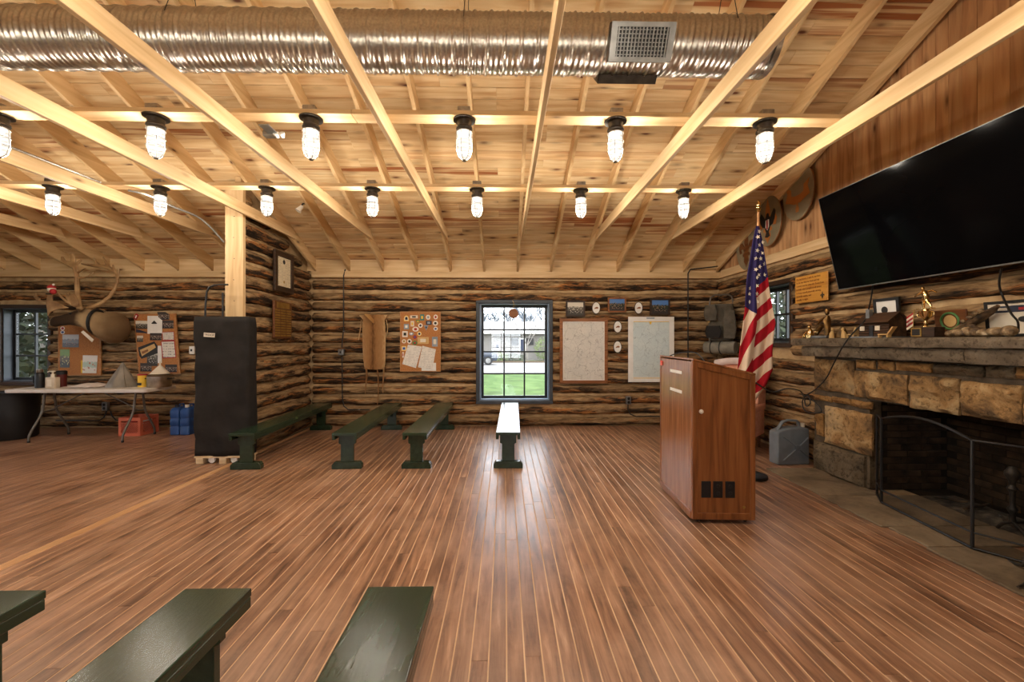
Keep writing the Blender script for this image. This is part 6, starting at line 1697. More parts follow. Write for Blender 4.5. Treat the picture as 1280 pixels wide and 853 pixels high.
def flag_uv(x, y, right):
    xc = 944.5
    if right: return ((y + 0.85 * (x - xc)) / 15.0 + 0.15, max(0, min(1, 0.5 + (360 - (y + 0.85 * (x - xc))) / 12)))
    return ((y + 2.0 * (x - xc)) / 23.0 + 0.9, max(0, min(1, 0.5 + (392 + 0.6 * (x - xc) - y) / 12)))
for p in me.polygons:
    rt_ = min(p.vertices) // (NV + 1) >= int(NU * 0.42)
    for li_ in p.loop_indices: uvl.data[li_].uv = flag_uv(*fxy[me.loops[li_].vertex_index], rt_)
for p in me.polygons: p.use_smooth = True
m, nt, b = new_mat('striped flag cloth'); setp(b, 0.75, 0, 0.2)
uv = nt.nodes.new('ShaderNodeUVMap'); sx_ = nt.nodes.new('ShaderNodeSeparateXYZ'); nt.links.new(uv.outputs[0], sx_.inputs[0])
hf = nt.nodes.new('ShaderNodeMath'); hf.operation = 'MULTIPLY'; hf.inputs[1].default_value = 0.5; nt.links.new(sx_.outputs[0], hf.inputs[0])
fc = nt.nodes.new('ShaderNodeMath'); fc.operation = 'FRACT'; nt.links.new(hf.outputs[0], fc.inputs[0])
g1_ = nt.nodes.new('ShaderNodeMath'); g1_.operation = 'GREATER_THAN'; g1_.inputs[1].default_value = 0.5; nt.links.new(fc.outputs[0], g1_.inputs[0])
mx1 = nt.nodes.new('ShaderNodeMix'); mx1.data_type = 'RGBA'; nt.links.new(g1_.outputs[0], mx1.inputs[0]); mx1.inputs[6].default_value = L((168, 24, 38)); mx1.inputs[7].default_value = L((226, 204, 178))
g2_ = nt.nodes.new('ShaderNodeMath'); g2_.operation = 'GREATER_THAN'; g2_.inputs[1].default_value = 0.5; nt.links.new(sx_.outputs[1], g2_.inputs[0])
mx2 = nt.nodes.new('ShaderNodeMix'); mx2.data_type = 'RGBA'; nt.links.new(g2_.outputs[0], mx2.inputs[0]); nt.links.new(mx1.outputs[2], mx2.inputs[6]); mx2.inputs[7].default_value = L((52, 44, 92))
nt.links.new(mx2.outputs[2], b.inputs['Base Color'])
me.materials.append(m)
fo = link('flag_cloth', me, fg)
smd = fo.modifiers.new('thick', 'SOLIDIFY'); smd.thickness = 0.006; smd.offset = -1
def star_mesh(r):
    pts = []
    for i in range(10):
        a_ = PI / 2 + PI * i / 5; rr_ = r if i % 2 == 0 else r * 0.42
        pts.append((rr_ * math.cos(a_), rr_ * math.sin(a_)))
    return MB().prism(pts, -0.002, 0.002)
stm = star_mesh(0.026).mesh('star', M['cream'])
for (px, py) in ((943.5, 297.5), (946, 307), (942, 316), (949, 316.5), (939.5, 326), (947, 325.5), (953, 331), (945.5, 335), (939.5, 338.5), (952.5, 344.5), (944, 343.5), (940.5, 348.5), (934.8, 360.5), (941, 357.5), (934.5, 369.5), (941, 367), (935, 379), (942, 377.5), (946, 292), (950, 305)):
    if flag_uv(px, py, px > 945.5)[1] < 0.7: continue
    best = min(fv, key=lambda p: (G(px, py) - Vector((p.x, 0, p.z))).length)
    link('star', stm, fg, (best.x, best.y - 0.010, best.z), (0, random.uniform(-0.5, 0.5), random.uniform(-0.5, 0.5)))

# ---- armchair in the corner
M['peach'] = mat('peach upholstery', [(216, 152, 124), (232, 176, 148)], ns=20, rough=0.85, spec=0.2)
ac = thing('armchair', 'peach upholstered wing chair in the corner behind the lectern', 'armchair', (3.29, 6.0, 0), math.radians(-48))
# local: faces -y, seat width along x
def pad(mb_args, name, bev=0.05): return MB().box(*mb_args).build(name, M['peach'], ac, smooth=True, bevel=bev, seg=3)
pad((-0.36, 0.36, -0.36, 0.30, 0.20, 0.36), 'seat_base', 0.03)
pad((-0.27, 0.27, -0.37, 0.22, 0.362, 0.50), 'seat_cushion')
rings = []
for i in range(9):
    v = i / 8; z_ = 0.365 + 0.865 * v; wv = 0.33 + 0.03 * math.sin(v * PI)
    if v > 0.8: wv *= 1 - 0.18 * ((v - 0.8) / 0.2) ** 2
    yb_2 = 0.24 + 0.12 * v; th = 0.13 - 0.03 * v
    rings.append([(x * wv, yb_2 + (-th / 2 if k < 7 else th / 2), z_ + (0.05 * (1 - x * x) if v == 1 else 0)) for k, x in enumerate([-1, -0.6, -0.3, 0, 0.3, 0.6, 1, 1, 0.6, 0.3, 0, -0.3, -0.6, -1])])
MB().loft(rings).build('backrest', M['peach'], ac, smooth=True)
for s_ in (-1, 1):
    wg = [(0.30, 0.55), (0.34, 1.18), (0.20, 1.21), (0.06, 1.12), (-0.02, 0.95), (-0.04, 0.72), (-0.06, 0.6)]
    MB().prism(wg, s_ * 0.315, s_ * 0.395, 'x').build('wing', M['peach'], ac, smooth=True, bevel=0.025, seg=3)
    MB().box(s_ * 0.29, s_ * 0.385, -0.34, 0.28, 0.21, 0.60).build('arm_panel', M['peach'], ac, smooth=True, bevel=0.02, seg=2)
    MB().tube([(s_ * 0.345, -0.37, 0.61), (s_ * 0.345, 0.1, 0.62), (s_ * 0.345, 0.26, 0.63)], [0.072, 0.07, 0.06], 16).build('arm_roll', M['peach'], ac, smooth=True)
    for yv in (-0.30, 0.26):
        MB().tube([(s_ * 0.30, yv, 0.21), (s_ * 0.31, yv * 1.04, 0.1), (s_ * 0.315, yv * 1.1, 0.0)], [0.026, 0.022, 0.016], 8).build('leg', M['plaquewood'], ac, smooth=True)
MB().tube([(-0.3 + 0.06 * i, -0.02 * math.sin(PI * i / 10) + 0.30, 1.20 + 0.045 * math.sin(PI * i / 10)) for i in range(11)], 0.055, 10).build('head_roll', mat('pale chair cover', [(208, 190, 184), (226, 210, 206)], ns=8, rough=0.9), ac, smooth=True)

# ---- jerry can
jc0 = onZ(971.5, 582, 0.0)
jc = thing('jerry_can', 'grey plastic jerry can standing beside the fireplace', 'jerry can', (jc0.x + 0.21, jc0.y + 0.09, 0.0), 0.06)
M['jerry'] = mat('grey blue plastic', [(100, 108, 116), (122, 130, 138)], ns=6, rough=0.45)
jh = 0.47
body = [(-0.21, 0.0), (0.21, 0.0), (0.21, jh - 0.02), (0.12, jh), (-0.10, jh - 0.02), (-0.21, jh - 0.06)]
MB().prism(body, -0.085, 0.085).build('body', M['jerry'], jc, smooth=True, bevel=0.02, seg=3)
MB().tube([(-0.165, 0, jh - 0.05), (-0.09, 0, jh + 0.055), (-0.02, 0, jh + 0.075), (0.10, 0, jh + 0.068), (0.125, 0, jh + 0.045), (0.12, 0, jh - 0.01)], [(0.026, 0.015)] * 6, 10).build('handle', M['jerry'], jc, smooth=True)
MB().lathe([(0.03, 0), (0.03, 0.045), (0.0, 0.047)], 16, T(0.175, 0, jh - 0.01)).build('cap', M['cream'], jc, smooth=True)
for (p, q) in (((-0.14, 0.06), (0.02, 0.19)), ((0.08, 0.24), (0.19, 0.34)), ((0.08, 0.19), (0.19, 0.10)), ((0.02, 0.24), (-0.14, 0.36))):
    MB().tube([(p[0], -0.085, p[1]), (q[0], -0.085, q[1])], [(0.012, 0.008)] * 2, 8).build('rib', M['jerry'], jc, smooth=True)
MB().box(0.01, 0.09, -0.091, -0.084, 0.18, 0.25).build('boss', M['jerry'], jc, bevel=0.006)

# ---- backpack with bedroll hung in the corner
bk_c = onY(900, 440, 7.05)
bk = thing('backpack', 'grey frame backpack with rolled mat hanging in the log corner', 'backpack', (bk_c.x, 7.05, bk_c.z), -0.45)
M['canvas'] = mat('grey canvas', [(74, 68, 58), (100, 92, 80)], ns=10, rough=0.85, bump=0.4, bs=16, spec=0.2)
M['roll'] = mat('grey sleeping mat', [(112, 108, 96), (140, 134, 120)], ns=12, rough=0.8)
def bag(cx, cz, w, h, d, y0, nm, mn='canvas', seed=0.0):
    rings = []
    for i in range(9):
        v = i / 8; z_ = cz - h / 2 + h * v; k_ = 0.86 + 0.14 * math.sin(PI * min(1, v * 1.1))
        ring = []
        for (a_, c_) in rrect(w / 2 * k_, d / 2 * k_, d * 0.28, 4):
            n_ = 0.02 * noise.noise((a_ * 9 + seed, z_ * 9, c_ * 9))
            ring.append((cx + a_ + n_, y0 - d / 2 + c_ + n_, z_))
        rings.append(ring)
    return MB().loft(rings).build(nm, M[mn], bk, smooth=True)
bag(0.02, 0.50, 0.40, 0.62, 0.20, 0.0, 'main_bag')
bag(-0.11, 0.34, 0.24, 0.20, 0.10, -0.21, 'front_pocket', 'blackcloth', 3)
bag(-0.15, 0.66, 0.20, 0.26, 0.08, -0.20, 'upper_pocket', 'canvas', 5)
bag(0.13, 0.46, 0.20, 0.46, 0.12, -0.19, 'side_pocket', 'canvas', 8)
MB().tube([(-0.16, 0.03, 0.02), (-0.16, 0.03, 0.86), (-0.14, 0.03, 0.95), (-0.08, 0.03, 0.985), (0.12, 0.03, 0.985), (0.18, 0.03, 0.95), (0.2, 0.03, 0.86), (0.2, 0.03, 0.02)], 0.014, 8).build('frame_tube', M['tubegrey'], bk, smooth=True)
MB().lathe([(0.0, -0.25), (0.10, -0.25), (0.105, -0.2), (0.105, 0.2), (0.10, 0.25), (0.0, 0.25)], 20, T(0.0, -0.15, 0.075) @ RZ(-0.45) @ RY(PI / 2)).build('bedroll', M['roll'], bk, smooth=True)
for xx in (-0.13, 0.02):
    MB().tube([T(0, -0.15, 0.075) @ RZ(-0.45) @ Vector((xx, 0.109 * math.cos(2 * PI * i / 16), 0.109 * math.sin(2 * PI * i / 16))) for i in range(16)], 0.009, 6, closed=True).build('strap', M['black'], bk)
MB().box(-0.2, -0.16, -0.20, -0.195, 0.50, 0.62).build('tag', M['tan'], bk)
# ================================================================ things on the mantel
MZ = 1.583
def mpos(px, X=3.70): 
    p = onX(px, 420, X); return (X, p.y, MZ)
R_ = -PI / 2
def thing_m(name, label, cat, px, X=3.70, group=None): return thing(name, label, cat, mpos(px, X), R_, group)
# bronze rider and boy
t = thing_m('bronze_statuette', 'dark bronze statuette of a standing figure and dog on the mantel end', 'statuette', 1030)
MB().box(-0.13, 0.10, -0.06, 0.06, 0, 0.03).build('plinth', M['greymetal'], t, bevel=0.005)
MB().tube([(0.05, 0, 0.03), (0.05, 0, 0.12), (0.045, 0, 0.2), (0.05, 0, 0.26)], [(0.03, 0.03), (0.028, 0.03), (0.045, 0.03), (0.02, 0.02)], 10).build('figure', M['bronze'], t, smooth=True)
MB().ell((0.052, -0.005, 0.292), (0.024, 0.024, 0.03), 12, 8).build('head', M['bronze'], t, smooth=True)
MB().lathe([(0.045, 0.3), (0.045, 0.305), (0.026, 0.308), (0.022, 0.33), (0.0, 0.333)], 14, T(0.052, -0.005, 0.004)).build('hat', M['bronze'], t, smooth=True)
MB().tube([(0.04, -0.02, 0.24), (-0.01, -0.04, 0.2), (-0.05, -0.03, 0.17)], 0.013, 8).build('arm', M['bronze'], t, smooth=True)
MB().tube([(-0.03, 0, 0.15), (-0.07, 0, 0.12), (-0.10, 0, 0.09), (-0.115, 0, 0.04)], [0.02, 0.035, 0.03, 0.02], 10).build('dog_body', M['bronze'], t, smooth=True)
MB().ell((-0.105, -0.01, 0.075), (0.03, 0.02, 0.024), 10, 6).build('dog_head', M['gold'], t, smooth=True)
t = thing_m('seated_figurine', 'gilt kneeling figurine at the window end of the mantel', 'figurine', 1012)
MB().tube([(0.0, 0, 0.0), (0.0, 0, 0.04), (0.01, 0, 0.09), (0.0, 0, 0.12)], [0.04, 0.042, 0.03, 0.012], 10).build('body', M['gold'], t, smooth=True)
MB().ell((0.0, -0.005, 0.135), (0.02, 0.02, 0.024), 10, 6).build('head', M['gold'], t, smooth=True)
MB().tube([(-0.02, -0.02, 0.08), (-0.055, -0.03, 0.05), (-0.06, -0.03, 0.01)], 0.011, 8).build('arm', M['gold'], t, smooth=True)
t = thing_m('campfire_figurine', 'small carved figurine of two campers by a tent on the mantel', 'figurine', 1052)
MB().prism([(-0.08, 0), (0.08, 0), (0.01, 0.12)], -0.03, 0.03).build('tent', M['bronze'], t, bevel=0.004)
for s_ in (-0.075, 0.09):
    MB().tube([(s_, -0.05, 0.0), (s_, -0.05, 0.05), (s_ * 0.85, -0.05, 0.08)], [0.026, 0.022, 0.01], 10).build('figure', M['tan'], t, smooth=True)
    MB().ell((s_ * 0.85, -0.05, 0.095), (0.016, 0.016, 0.018), 10, 6).build('head', M['tan'], t, smooth=True)
t = thing_m('toy_chair', 'tiny cream wooden chair on the mantel beside the model cabin', 'model chair', 1066, 3.66)
MB().box(-0.045, 0.045, -0.03, 0.03, 0.03, 0.04).build('seat', M['tan'], t)
MB().prism([(0.02, 0.03), (0.035, 0.03), (0.075, 0.11), (0.06, 0.11)], -0.03, 0.03).build('back', M['tan'], t)
for (xx, yy_) in ((-0.04, -0.026), (0.03, -0.026), (-0.04, 0.026), (0.03, 0.026)): MB().box(xx, xx + 0.01, yy_ - 0.005, yy_ + 0.005, 0, 0.03).build('leg', M['tan'], t)
# model cabin
cab0, cab1 = onX(1078, 418, 3.72), onX(1124, 418, 3.72)
t = thing('model_cabin', 'brown model log cabin with pitched roof on the mantel', 'model house', (3.72, (cab0.y + cab1.y) / 2 + 0.0, MZ), R_)
cw = (cab0.y - cab1.y) / 2
M['darkwood'] = wood('dark model wood', (40, 26, 16), (66, 44, 28), (90, 62, 40), stretch=8, ns=3, rough=0.6)
MB().box(-cw - 0.02, cw + 0.02, -0.12, 0.12, 0, 0.012).build('baseboard', M['greymetal'], t)
for i in range(6): MB().tube([(-cw * 0.72, -0.075, 0.025 + 0.024 * i), (cw * 0.92, -0.075, 0.025 + 0.024 * i)], 0.0125, 8).build('wall_log', M['darkwood'], t, smooth=True)
MB().box(-cw * 0.72, cw * 0.9, -0.07, 0.09, 0.012, 0.165).build('walls', M['darkwood'], t)
MB().prism([(-0.08, 0.165), (0.095, 0.165), (0.01, 0.235)], cw * 0.88, cw * 0.9, 'x').build('gable_end', M['darkwood'], t)
MB().prism([(-0.08, 0.165), (0.095, 0.165), (0.01, 0.235)], -cw * 0.72, -cw * 0.7, 'x').build('gable_end', M['darkwood'], t)
MB().prism([(-0.115, 0.148), (0.008, 0.248), (0.008, 0.236), (-0.105, 0.142)], -cw * 0.85, cw * 1.0, 'x').prism([(0.125, 0.148), (0.012, 0.248), (0.012, 0.236), (0.115, 0.142)], -cw * 0.85, cw * 1.0, 'x').build('roof', M['darkwood'], t)
MB().box(-cw * 0.5, -cw * 0.3, -0.055, -0.015, 0.18, 0.285).build('chimney', M['greymetal'], t)
MB().box(-cw * 0.1, cw * 0.12, -0.093, -0.087, 0.012, 0.12).build('door', M['black'], t)
for xx in (-cw * 0.5, cw * 0.35): MB().box(xx - 0.025, xx + 0.025, -0.093, -0.087, 0.07, 0.115).build('window', M['cream'], t)
t = thing('toy_bench', 'tiny pale wooden lounger in front of the model cabin', 'model chair', (3.59, onX(1108, 418, 3.59).y, MZ), R_)
MB().box(-0.07, 0.03, -0.02, 0.02, 0.025, 0.035).build('seat', M['tan'], t)
MB().prism([(0.015, 0.025), (0.03, 0.025), (0.09, 0.10), (0.075, 0.10)], -0.02, 0.02).build('back', M['tan'], t)
for xx in (-0.065, 0.02): MB().box(xx, xx + 0.01, -0.02, 0.02, 0, 0.026).build('leg', M['tan'], t)
# certificate leaning behind the cabin
y0_, y1_ = onX(1094, 400, 3.85).y, onX(1126, 400, 3.85).y
t = thing('framed_certificate', 'black framed certificate with round seal leaning behind the model cabin', 'picture', (3.855, (y0_ + y1_) / 2, MZ), R_)
w2, h2 = (y0_ - y1_) / 2, 0.40
tl = RX(0.08)
MB().box(-w2, w2, 0, 0.02, 0, 0.03, tl).box(-w2, w2, 0, 0.02, h2 - 0.03, h2, tl).box(-w2, -w2 + 0.03, 0, 0.02, 0.03, h2 - 0.03, tl).box(w2 - 0.03, w2, 0, 0.02, 0.03, h2 - 0.03, tl).build('frame', M['black'], t)
tl = T(0, 0, 0) @ RX(-0.06); 
MB().box(-w2 + 0.03, w2 - 0.03, 0.006, 0.012, 0.03, h2 - 0.03, RX(0.08)).build('paper', M['white'], t)
MB().lathe([(0, 0.001), (0.036, 0.001), (0.036, 0)], 18, RX(0.08) @ T(-0.02, 0.005, h2 - 0.12) @ RX(PI / 2)).build('seal', M['ink'], t)
# trophy
ty = onX(1152, 418, 3.66).y
t = thing('bowling_trophy', 'gold cup trophy topped by a bowling figure on a dark base', 'trophy', (3.68, ty, MZ), R_)
t.scale = (0.83, 0.83, 0.83)
MB().box(-0.075, 0.16, -0.06, 0.06, 0.0, 0.105).build('base', M['darkframe'], t, bevel=0.004)
pl = MB().box(-0.073, 0.035, -0.066, -0.0602, 0.008, 0.10).build('base_plate', M['brass'], t)
MB().box(-0.06, 0.022, -0.068, -0.066, 0.02, 0.088).build('engraving', M['ink'], pl)
MB().lathe([(0.0, 0.0), (0.03, 0.0), (0.026, 0.012), (0.012, 0.03), (0.018, 0.05), (0.012, 0.07), (0.03, 0.09), (0.05, 0.12), (0.056, 0.16), (0.06, 0.17), (0.03, 0.175), (0.028, 0.19), (0.0, 0.19)], 20, T(0.02, 0, 0.105)).build('cup', M['gold'], t, smooth=True)
for s_ in (-1, 1): MB().tube([(0.02 + s_ * 0.052, 0, 0.27), (0.02 + s_ * 0.085, 0, 0.26), (0.02 + s_ * 0.085, 0, 0.225), (0.02 + s_ * 0.045, 0, 0.205)], 0.006, 8).build('cup_handle', M['gold'], t, smooth=True)
MB().box(-0.055, 0.095, -0.03, 0.03, 0.295, 0.308).build('figure_stand', M['gold'], t, bevel=0.003)
fgm = MB()
fgm.tube([(0.0, 0, 0.31), (-0.005, 0, 0.36), (0.0, 0, 0.405), (0.02, 0, 0.42)], [0.010, 0.014, 0.018, 0.02], 8)
fgm.tube([(0.075, 0, 0.31), (0.072, 0, 0.335), (0.045, 0, 0.365), (0.025, 0, 0.41)], [0.009, 0.011, 0.014, 0.018], 8)
fgm.tube([(0.022, 0, 0.40), (0.025, 0, 0.44), (0.012, 0, 0.475), (-0.005, 0, 0.49)], [0.022, 0.026, 0.026, 0.012], 8)
fgm.tube([(0.0, -0.02, 0.485), (-0.03, -0.03, 0.455), (-0.065, -0.035, 0.435)], [0.011, 0.009, 0.008], 8)
fgm.tube([(0.02, 0.02, 0.48), (0.06, 0.03, 0.49), (0.10, 0.03, 0.465)], [0.011, 0.009, 0.008], 8)
fgm.ell((-0.012, 0, 0.515), (0.017, 0.017, 0.021), 10, 7)
fgm.build('bowler', M['gold'], t, smooth=True)
t = thing('desk_flag', 'small striped flag on a stick beside the gold trophy', 'flag', (3.68, onX(1138, 418, 3.66).y, MZ), R_)
MB().lathe([(0.0, 0), (0.022, 0), (0.022, 0.012), (0.004, 0.02), (0.0, 0.02)], 12).build('stand', M['black'], t, smooth=True)
MB().tube([(0, 0, 0.015), (0.012, 0, 0.25)], 0.0035, 6).build('stick', M['brass'], t)
for i in range(6):
    MB().prism([(-0.012 - 0.005 * i + 0.01 * 0, 0.21 - 0.02 * i), (0.008, 0.225 - 0.02 * i), (0.006, 0.205 - 0.02 * i), (-0.05, 0.165 - 0.02 * i), (-0.055, 0.185 - 0.02 * i)], -0.003, 0.003).build('stripe', M['red' if i % 2 == 0 else 'cream'], t)
# plaque with green emblem, shells and rocks, framed poster
t = thing('emblem_plaque', 'dark wooden plaque with a green ringed emblem leaning on the mantel', 'plaque', (3.83, onX(1190, 418, 3.83).y, MZ), R_)
MB().box(-0.13, 0.13, 0, 0.018, 0, 0.235, RX(0.12)).build('board', M['plaquewood'], t, bevel=0.005)
MB().tube([RX(0.12) @ Vector((0.07 * math.cos(2 * PI * i / 20), -0.003, 0.14 + 0.07 * math.sin(2 * PI * i / 20))) for i in range(20)], 0.009, 6, closed=True).build('green_ring', M['green'], t)
MB().lathe([(0, 0.002), (0.05, 0.002), (0.05, 0)], 18, RX(0.12) @ T(0, 0, 0.14) @ RX(PI / 2)).build('disc', M['tan'], t)
M['shell'] = mat('weathered shells', [(52, 40, 28), (104, 82, 56), (150, 124, 88), (214, 196, 164)], ns=16, rough=0.6, lo=0.32, hi=0.72, bump=0.6)
for i, (px, X, r, z_, lab) in enumerate([(1191, 3.66, (0.05, 0.04, 0.03), 0, 'pale flat shell lying in front of the emblem plaque'), (1200, 3.64, (0.06, 0.04, 0.032), 0, 'striped rounded shell on the mantel beside the driftwood'), (1210, 3.66, (0.05, 0.045, 0.04), 0, 'dark knobbly fossil on the mantel beside the driftwood'),
                                  (1221, 3.65, (0.05, 0.04, 0.035), 0, 'brown nodule of rock on the mantel'), (1232, 3.63, (0.055, 0.04, 0.03), 0, 'tan lump of rock in front of the framed poster'), (1246, 3.62, (0.06, 0.045, 0.035), 0, 'long pale rock in front of the framed poster'), (1262, 3.62, (0.05, 0.045, 0.04), 0, 'ridged rock at the corner of the framed poster')]):
    p = onX(px, 420, X); mb = MB(); rings = []
    for a in range(9):
        al = -PI / 2 + PI * a / 8; kk = max(0.03, math.cos(al)); ring = []
        for j in range(14):
            th = 2 * PI * j / 14
            q_ = 1 + 0.28 * noise.noise((math.cos(th) * 2 + i * 5, math.sin(th) * 2, al * 2))
            ring.append((r[0] * kk * math.cos(th) * q_, r[1] * kk * math.sin(th) * q_, r[2] * math.sin(al) + r[2]))
        rings.append(ring)
    tag(mb.loft(rings).build('shell' if i < 2 else 'rock', M['shell'], smooth=True, loc=(X, p.y, MZ), rot=(0, 0, R_)), lab, 'shell' if i < 2 else 'rock')
dwp = onX(1215, 420, 3.74)
t = thing('driftwood', 'branching piece of driftwood with pale shells rising on the mantel', 'driftwood', (3.74, dwp.y, MZ), R_)
dw = MB().tube([(-0.16, 0, 0.03), (-0.08, 0, 0.07), (0.02, 0.01, 0.13), (0.10, 0.02, 0.19), (0.16, 0.02, 0.235)], [(0.02, 0.02), (0.045, 0.03), (0.05, 0.03), (0.038, 0.025), (0.016, 0.012)], 10)
dw.tube([(-0.02, 0, 0.10), (0.03, -0.02, 0.06), (0.09, -0.03, 0.04), (0.13, -0.03, 0.0)], [0.03, 0.03, 0.025, 0.012], 8)
dw.tube([(-0.06, 0.0, 0.07), (-0.08, 0.02, 0.03), (-0.08, 0.03, 0.0)], [0.03, 0.028, 0.02], 8)
dw.build('branch', mat('grey driftwood', [(50, 38, 26), (96, 74, 50), (150, 122, 84)], ns=14, rough=0.85, bump=0.5), t, smooth=True)
for i, (xx, zz) in enumerate(((-0.03, 0.125), (0.02, 0.155), (0.06, 0.185), (0.10, 0.205), (0.0, 0.075), (0.05, 0.05))):
    MB().ell((xx, -0.045, zz), (0.022, 0.014, 0.016), 10, 6).build('shell_cluster', M['shell'], t, smooth=True)
py0, py1 = onX(1234, 395, 3.84).y, 2.62
t = thing('framed_poster', 'black framed poster with dark title band leaning at the mantel end', 'picture', (3.835, (py0 + py1) / 2, MZ), R_)
w2, h2 = (py0 - py1) / 2, 0.275
E = RX(0.10)
MB().box(-w2, w2, 0, 0.02, 0, 0.022, E).box(-w2, w2, 0, 0.02, h2 - 0.022, h2, E).box(-w2, -w2 + 0.022, 0, 0.02, 0.022, h2 - 0.022, E).box(w2 - 0.022, w2, 0, 0.02, 0.022, h2 - 0.022, E).build('frame', M['black'], t)
MB().box(-w2 + 0.022, w2 - 0.022, 0.006, 0.012, 0.022, h2 - 0.022, E).build('print', M['cream'], t)
MB().box(-w2 + 0.05, w2 - 0.05, 0.003, 0.0058, h2 - 0.09, h2 - 0.04, E).build('title_band', M['navy'], t)
for i in range(5):
    MB().box(-w2 + 0.09 + i * 0.13, -w2 + 0.15 + i * 0.13, 0.001, 0.0028, h2 - 0.075, h2 - 0.055, E).build('portrait', M['red' if i % 2 else 'cream'], t)
MB().ell((0, 0, 0), (0.032, 0.004, 0.022), 12, 6, E @ T(-0.06, 0.004, 0.13)).build('emblem', M['ink'], t)

# ================================================================ outside
GZ = -0.45
M['grass'] = mat('lawn', [(46, 64, 28), (64, 86, 40), (80, 100, 54)], ns=1.5, detail=8, rough=0.9, bump=0.3, bs=9, spec=0.1, rnd=False)
M['asphalt'] = mat('pale driveway', [(118, 116, 114), (134, 132, 130)], ns=3, rough=0.9, rnd=False)
struct(MB().box(-40, 40, D + 0.24, 25.0, GZ - 0.3, GZ).build('lawn', M['grass']))
struct(MB().box(-40, 40, 25.0, 37.5, GZ - 0.3, GZ + 0.03).build('driveway', M['asphalt']))
struct(MB().box(-60, 60, 37.5, 90, GZ - 0.3, GZ + 0.04).build('far_lawn', M['grass']))
struct(MB().box(XR + 0.3, 40, -20, D + 0.24, GZ - 0.3, GZ).build('side_lawn', M['grass']))
struct(MB().box(-40, XL - 0.3, -20, D + 0.24, GZ - 0.3, GZ).build('side_lawn', M['grass']))
struct(MB().box(XL - 0.3, XR + 0.3, -20, YF - 0.3, GZ - 0.3, GZ).build('front_lawn', M['grass']))
struct(MB().box(-40, 40, 37.3, 37.5, GZ + 0.03, GZ + 0.2).build('kerb', M['mortar']))
# house across the drive
HY = 42.0
def Hh(px, py, Y=HY): return onY(px, py, Y)
hz0, hz1 = GZ + 0.04, Hh(640, 415).z
ho = thing('house', 'pale sided house with dark shuttered window across the driveway', 'house', (0.5, HY, hz0))
M['siding'] = mat('pale siding', [(108, 103, 98), (122, 117, 112)], scale=(1, 1, 20), ns=2, rough=0.8)
hx0, hx1 = -14 , 12
nS = 16
wl_ = MB()
for i in range(nS):
    z_a = (hz1 - hz0) * i / nS; z_b = (hz1 - hz0) * (i + 1) / nS
    wl_.prism([(0.0, z_a), (0.03, z_a), (0.03, z_b), (0.015, z_b)], hx0, hx1, 'x', T(0, -0.03, 0))
wl_.box(hx0, hx1, 0.0, 6, 0, hz1 - hz0)
wl_.build('walls', M['siding'], ho)
rf = MB().prism([(-0.6, hz1 - hz0 - 0.15), (3.0, hz1 - hz0 + 1.0), (6.6, hz1 - hz0 - 0.15), (6.6, hz1 - hz0), (3.0, hz1 - hz0 + 1.2), (-0.6, hz1 - hz0 + 0.05)], hx0 - 0.5, hx1 + 0.5, 'x').build('roof', mat('pale shingle roof', [(128, 126, 124), (146, 144, 142)], ns=8, rough=0.9), ho)
MB().box(hx0 - 0.5, hx1 + 0.5, -0.75, -0.6, hz1 - hz0 - 0.2, hz1 - hz0 + 0.08).build('gutter', M['white'], ho)
def hwin(px0, px1, py0, py1, shut):
    a_, c_ = Hh(px0, py0), Hh(px1, py1)
    x0_, x1_, z1_, z0_ = a_.x - 0.5, c_.x - 0.5, a_.z - hz0, c_.z - hz0
    w_ = MB().box(x0_, x1_, -0.1, -0.03, z0_, z1_).build('window', M['white'], ho)
    MB().box(x0_ + 0.1, x1_ - 0.1, -0.12, -0.1, z0_ + 0.1, z1_ - 0.1).build('pane', M['navy'], w_)
    if shut:
        for s0_, s1_ in ((x0_ - 0.8, x0_ - 0.05), (x1_ + 0.05, x1_ + 0.8)):
            MB().box(s0_, s1_, -0.12, -0.03, z0_ + 0.7, z1_).build('shutter', M['sash'], ho)
hwin(649, 657, 423, 440, True); hwin(618, 625, 429, 437, False)
# parked car
cy = 34.5
ck = onY(611, 445, cy)
ca = thing('parked_car', 'dark grey parked car on the driveway outside the window', 'car', (onY(604, 445, cy).x - 0.9, cy, GZ + 0.03))
M['carpaint'] = mat('dark grey car paint', [(36, 42, 52), (50, 58, 70)], ns=3, rough=0.2, spec=0.6)
prof = [(-2.2, 0.35), (2.05, 0.35), (2.15, 0.6), (2.1, 0.95), (1.9, 1.05), (0.95, 1.12), (0.35, 1.62), (-0.2, 1.72), (-1.9, 1.70), (-2.2, 1.1)]
MB().prism(prof, -0.85, 0.85).build('body', M['carpaint'], ca, smooth=True, bevel=0.08, seg=2)
MB().prism([(0.82, 1.14), (0.32, 1.56), (-0.5, 1.62), (-0.5, 1.14)], -0.87, -0.84).build('side_window', mat('car glass', [(120, 134, 148), (140, 152, 164)], rough=0.1), ca)
for xx in (1.35, -1.4):
    for s_ in (-0.84, 0.84):
        w_ = MB().lathe([(0.0, -0.11), (0.33, -0.11), (0.36, -0.06), (0.36, 0.06), (0.33, 0.11), (0.0, 0.11)], 22, T(xx, s_, 0.362) @ RX(PI / 2)).build('wheel', M['black'], ca, smooth=True)
        MB().lathe([(0.0, 0.125), (0.2, 0.12), (0.22, 0.1)], 16, T(xx, s_, 0.362) @ RX(PI / 2 if s_ < 0 else -PI / 2)).build('rim', M['greymetal'], w_, smooth=True)
MB().box(2.05, 2.17, -0.7, -0.4, 0.72, 0.86).build('headlight', M['white'], ca, bevel=0.02)
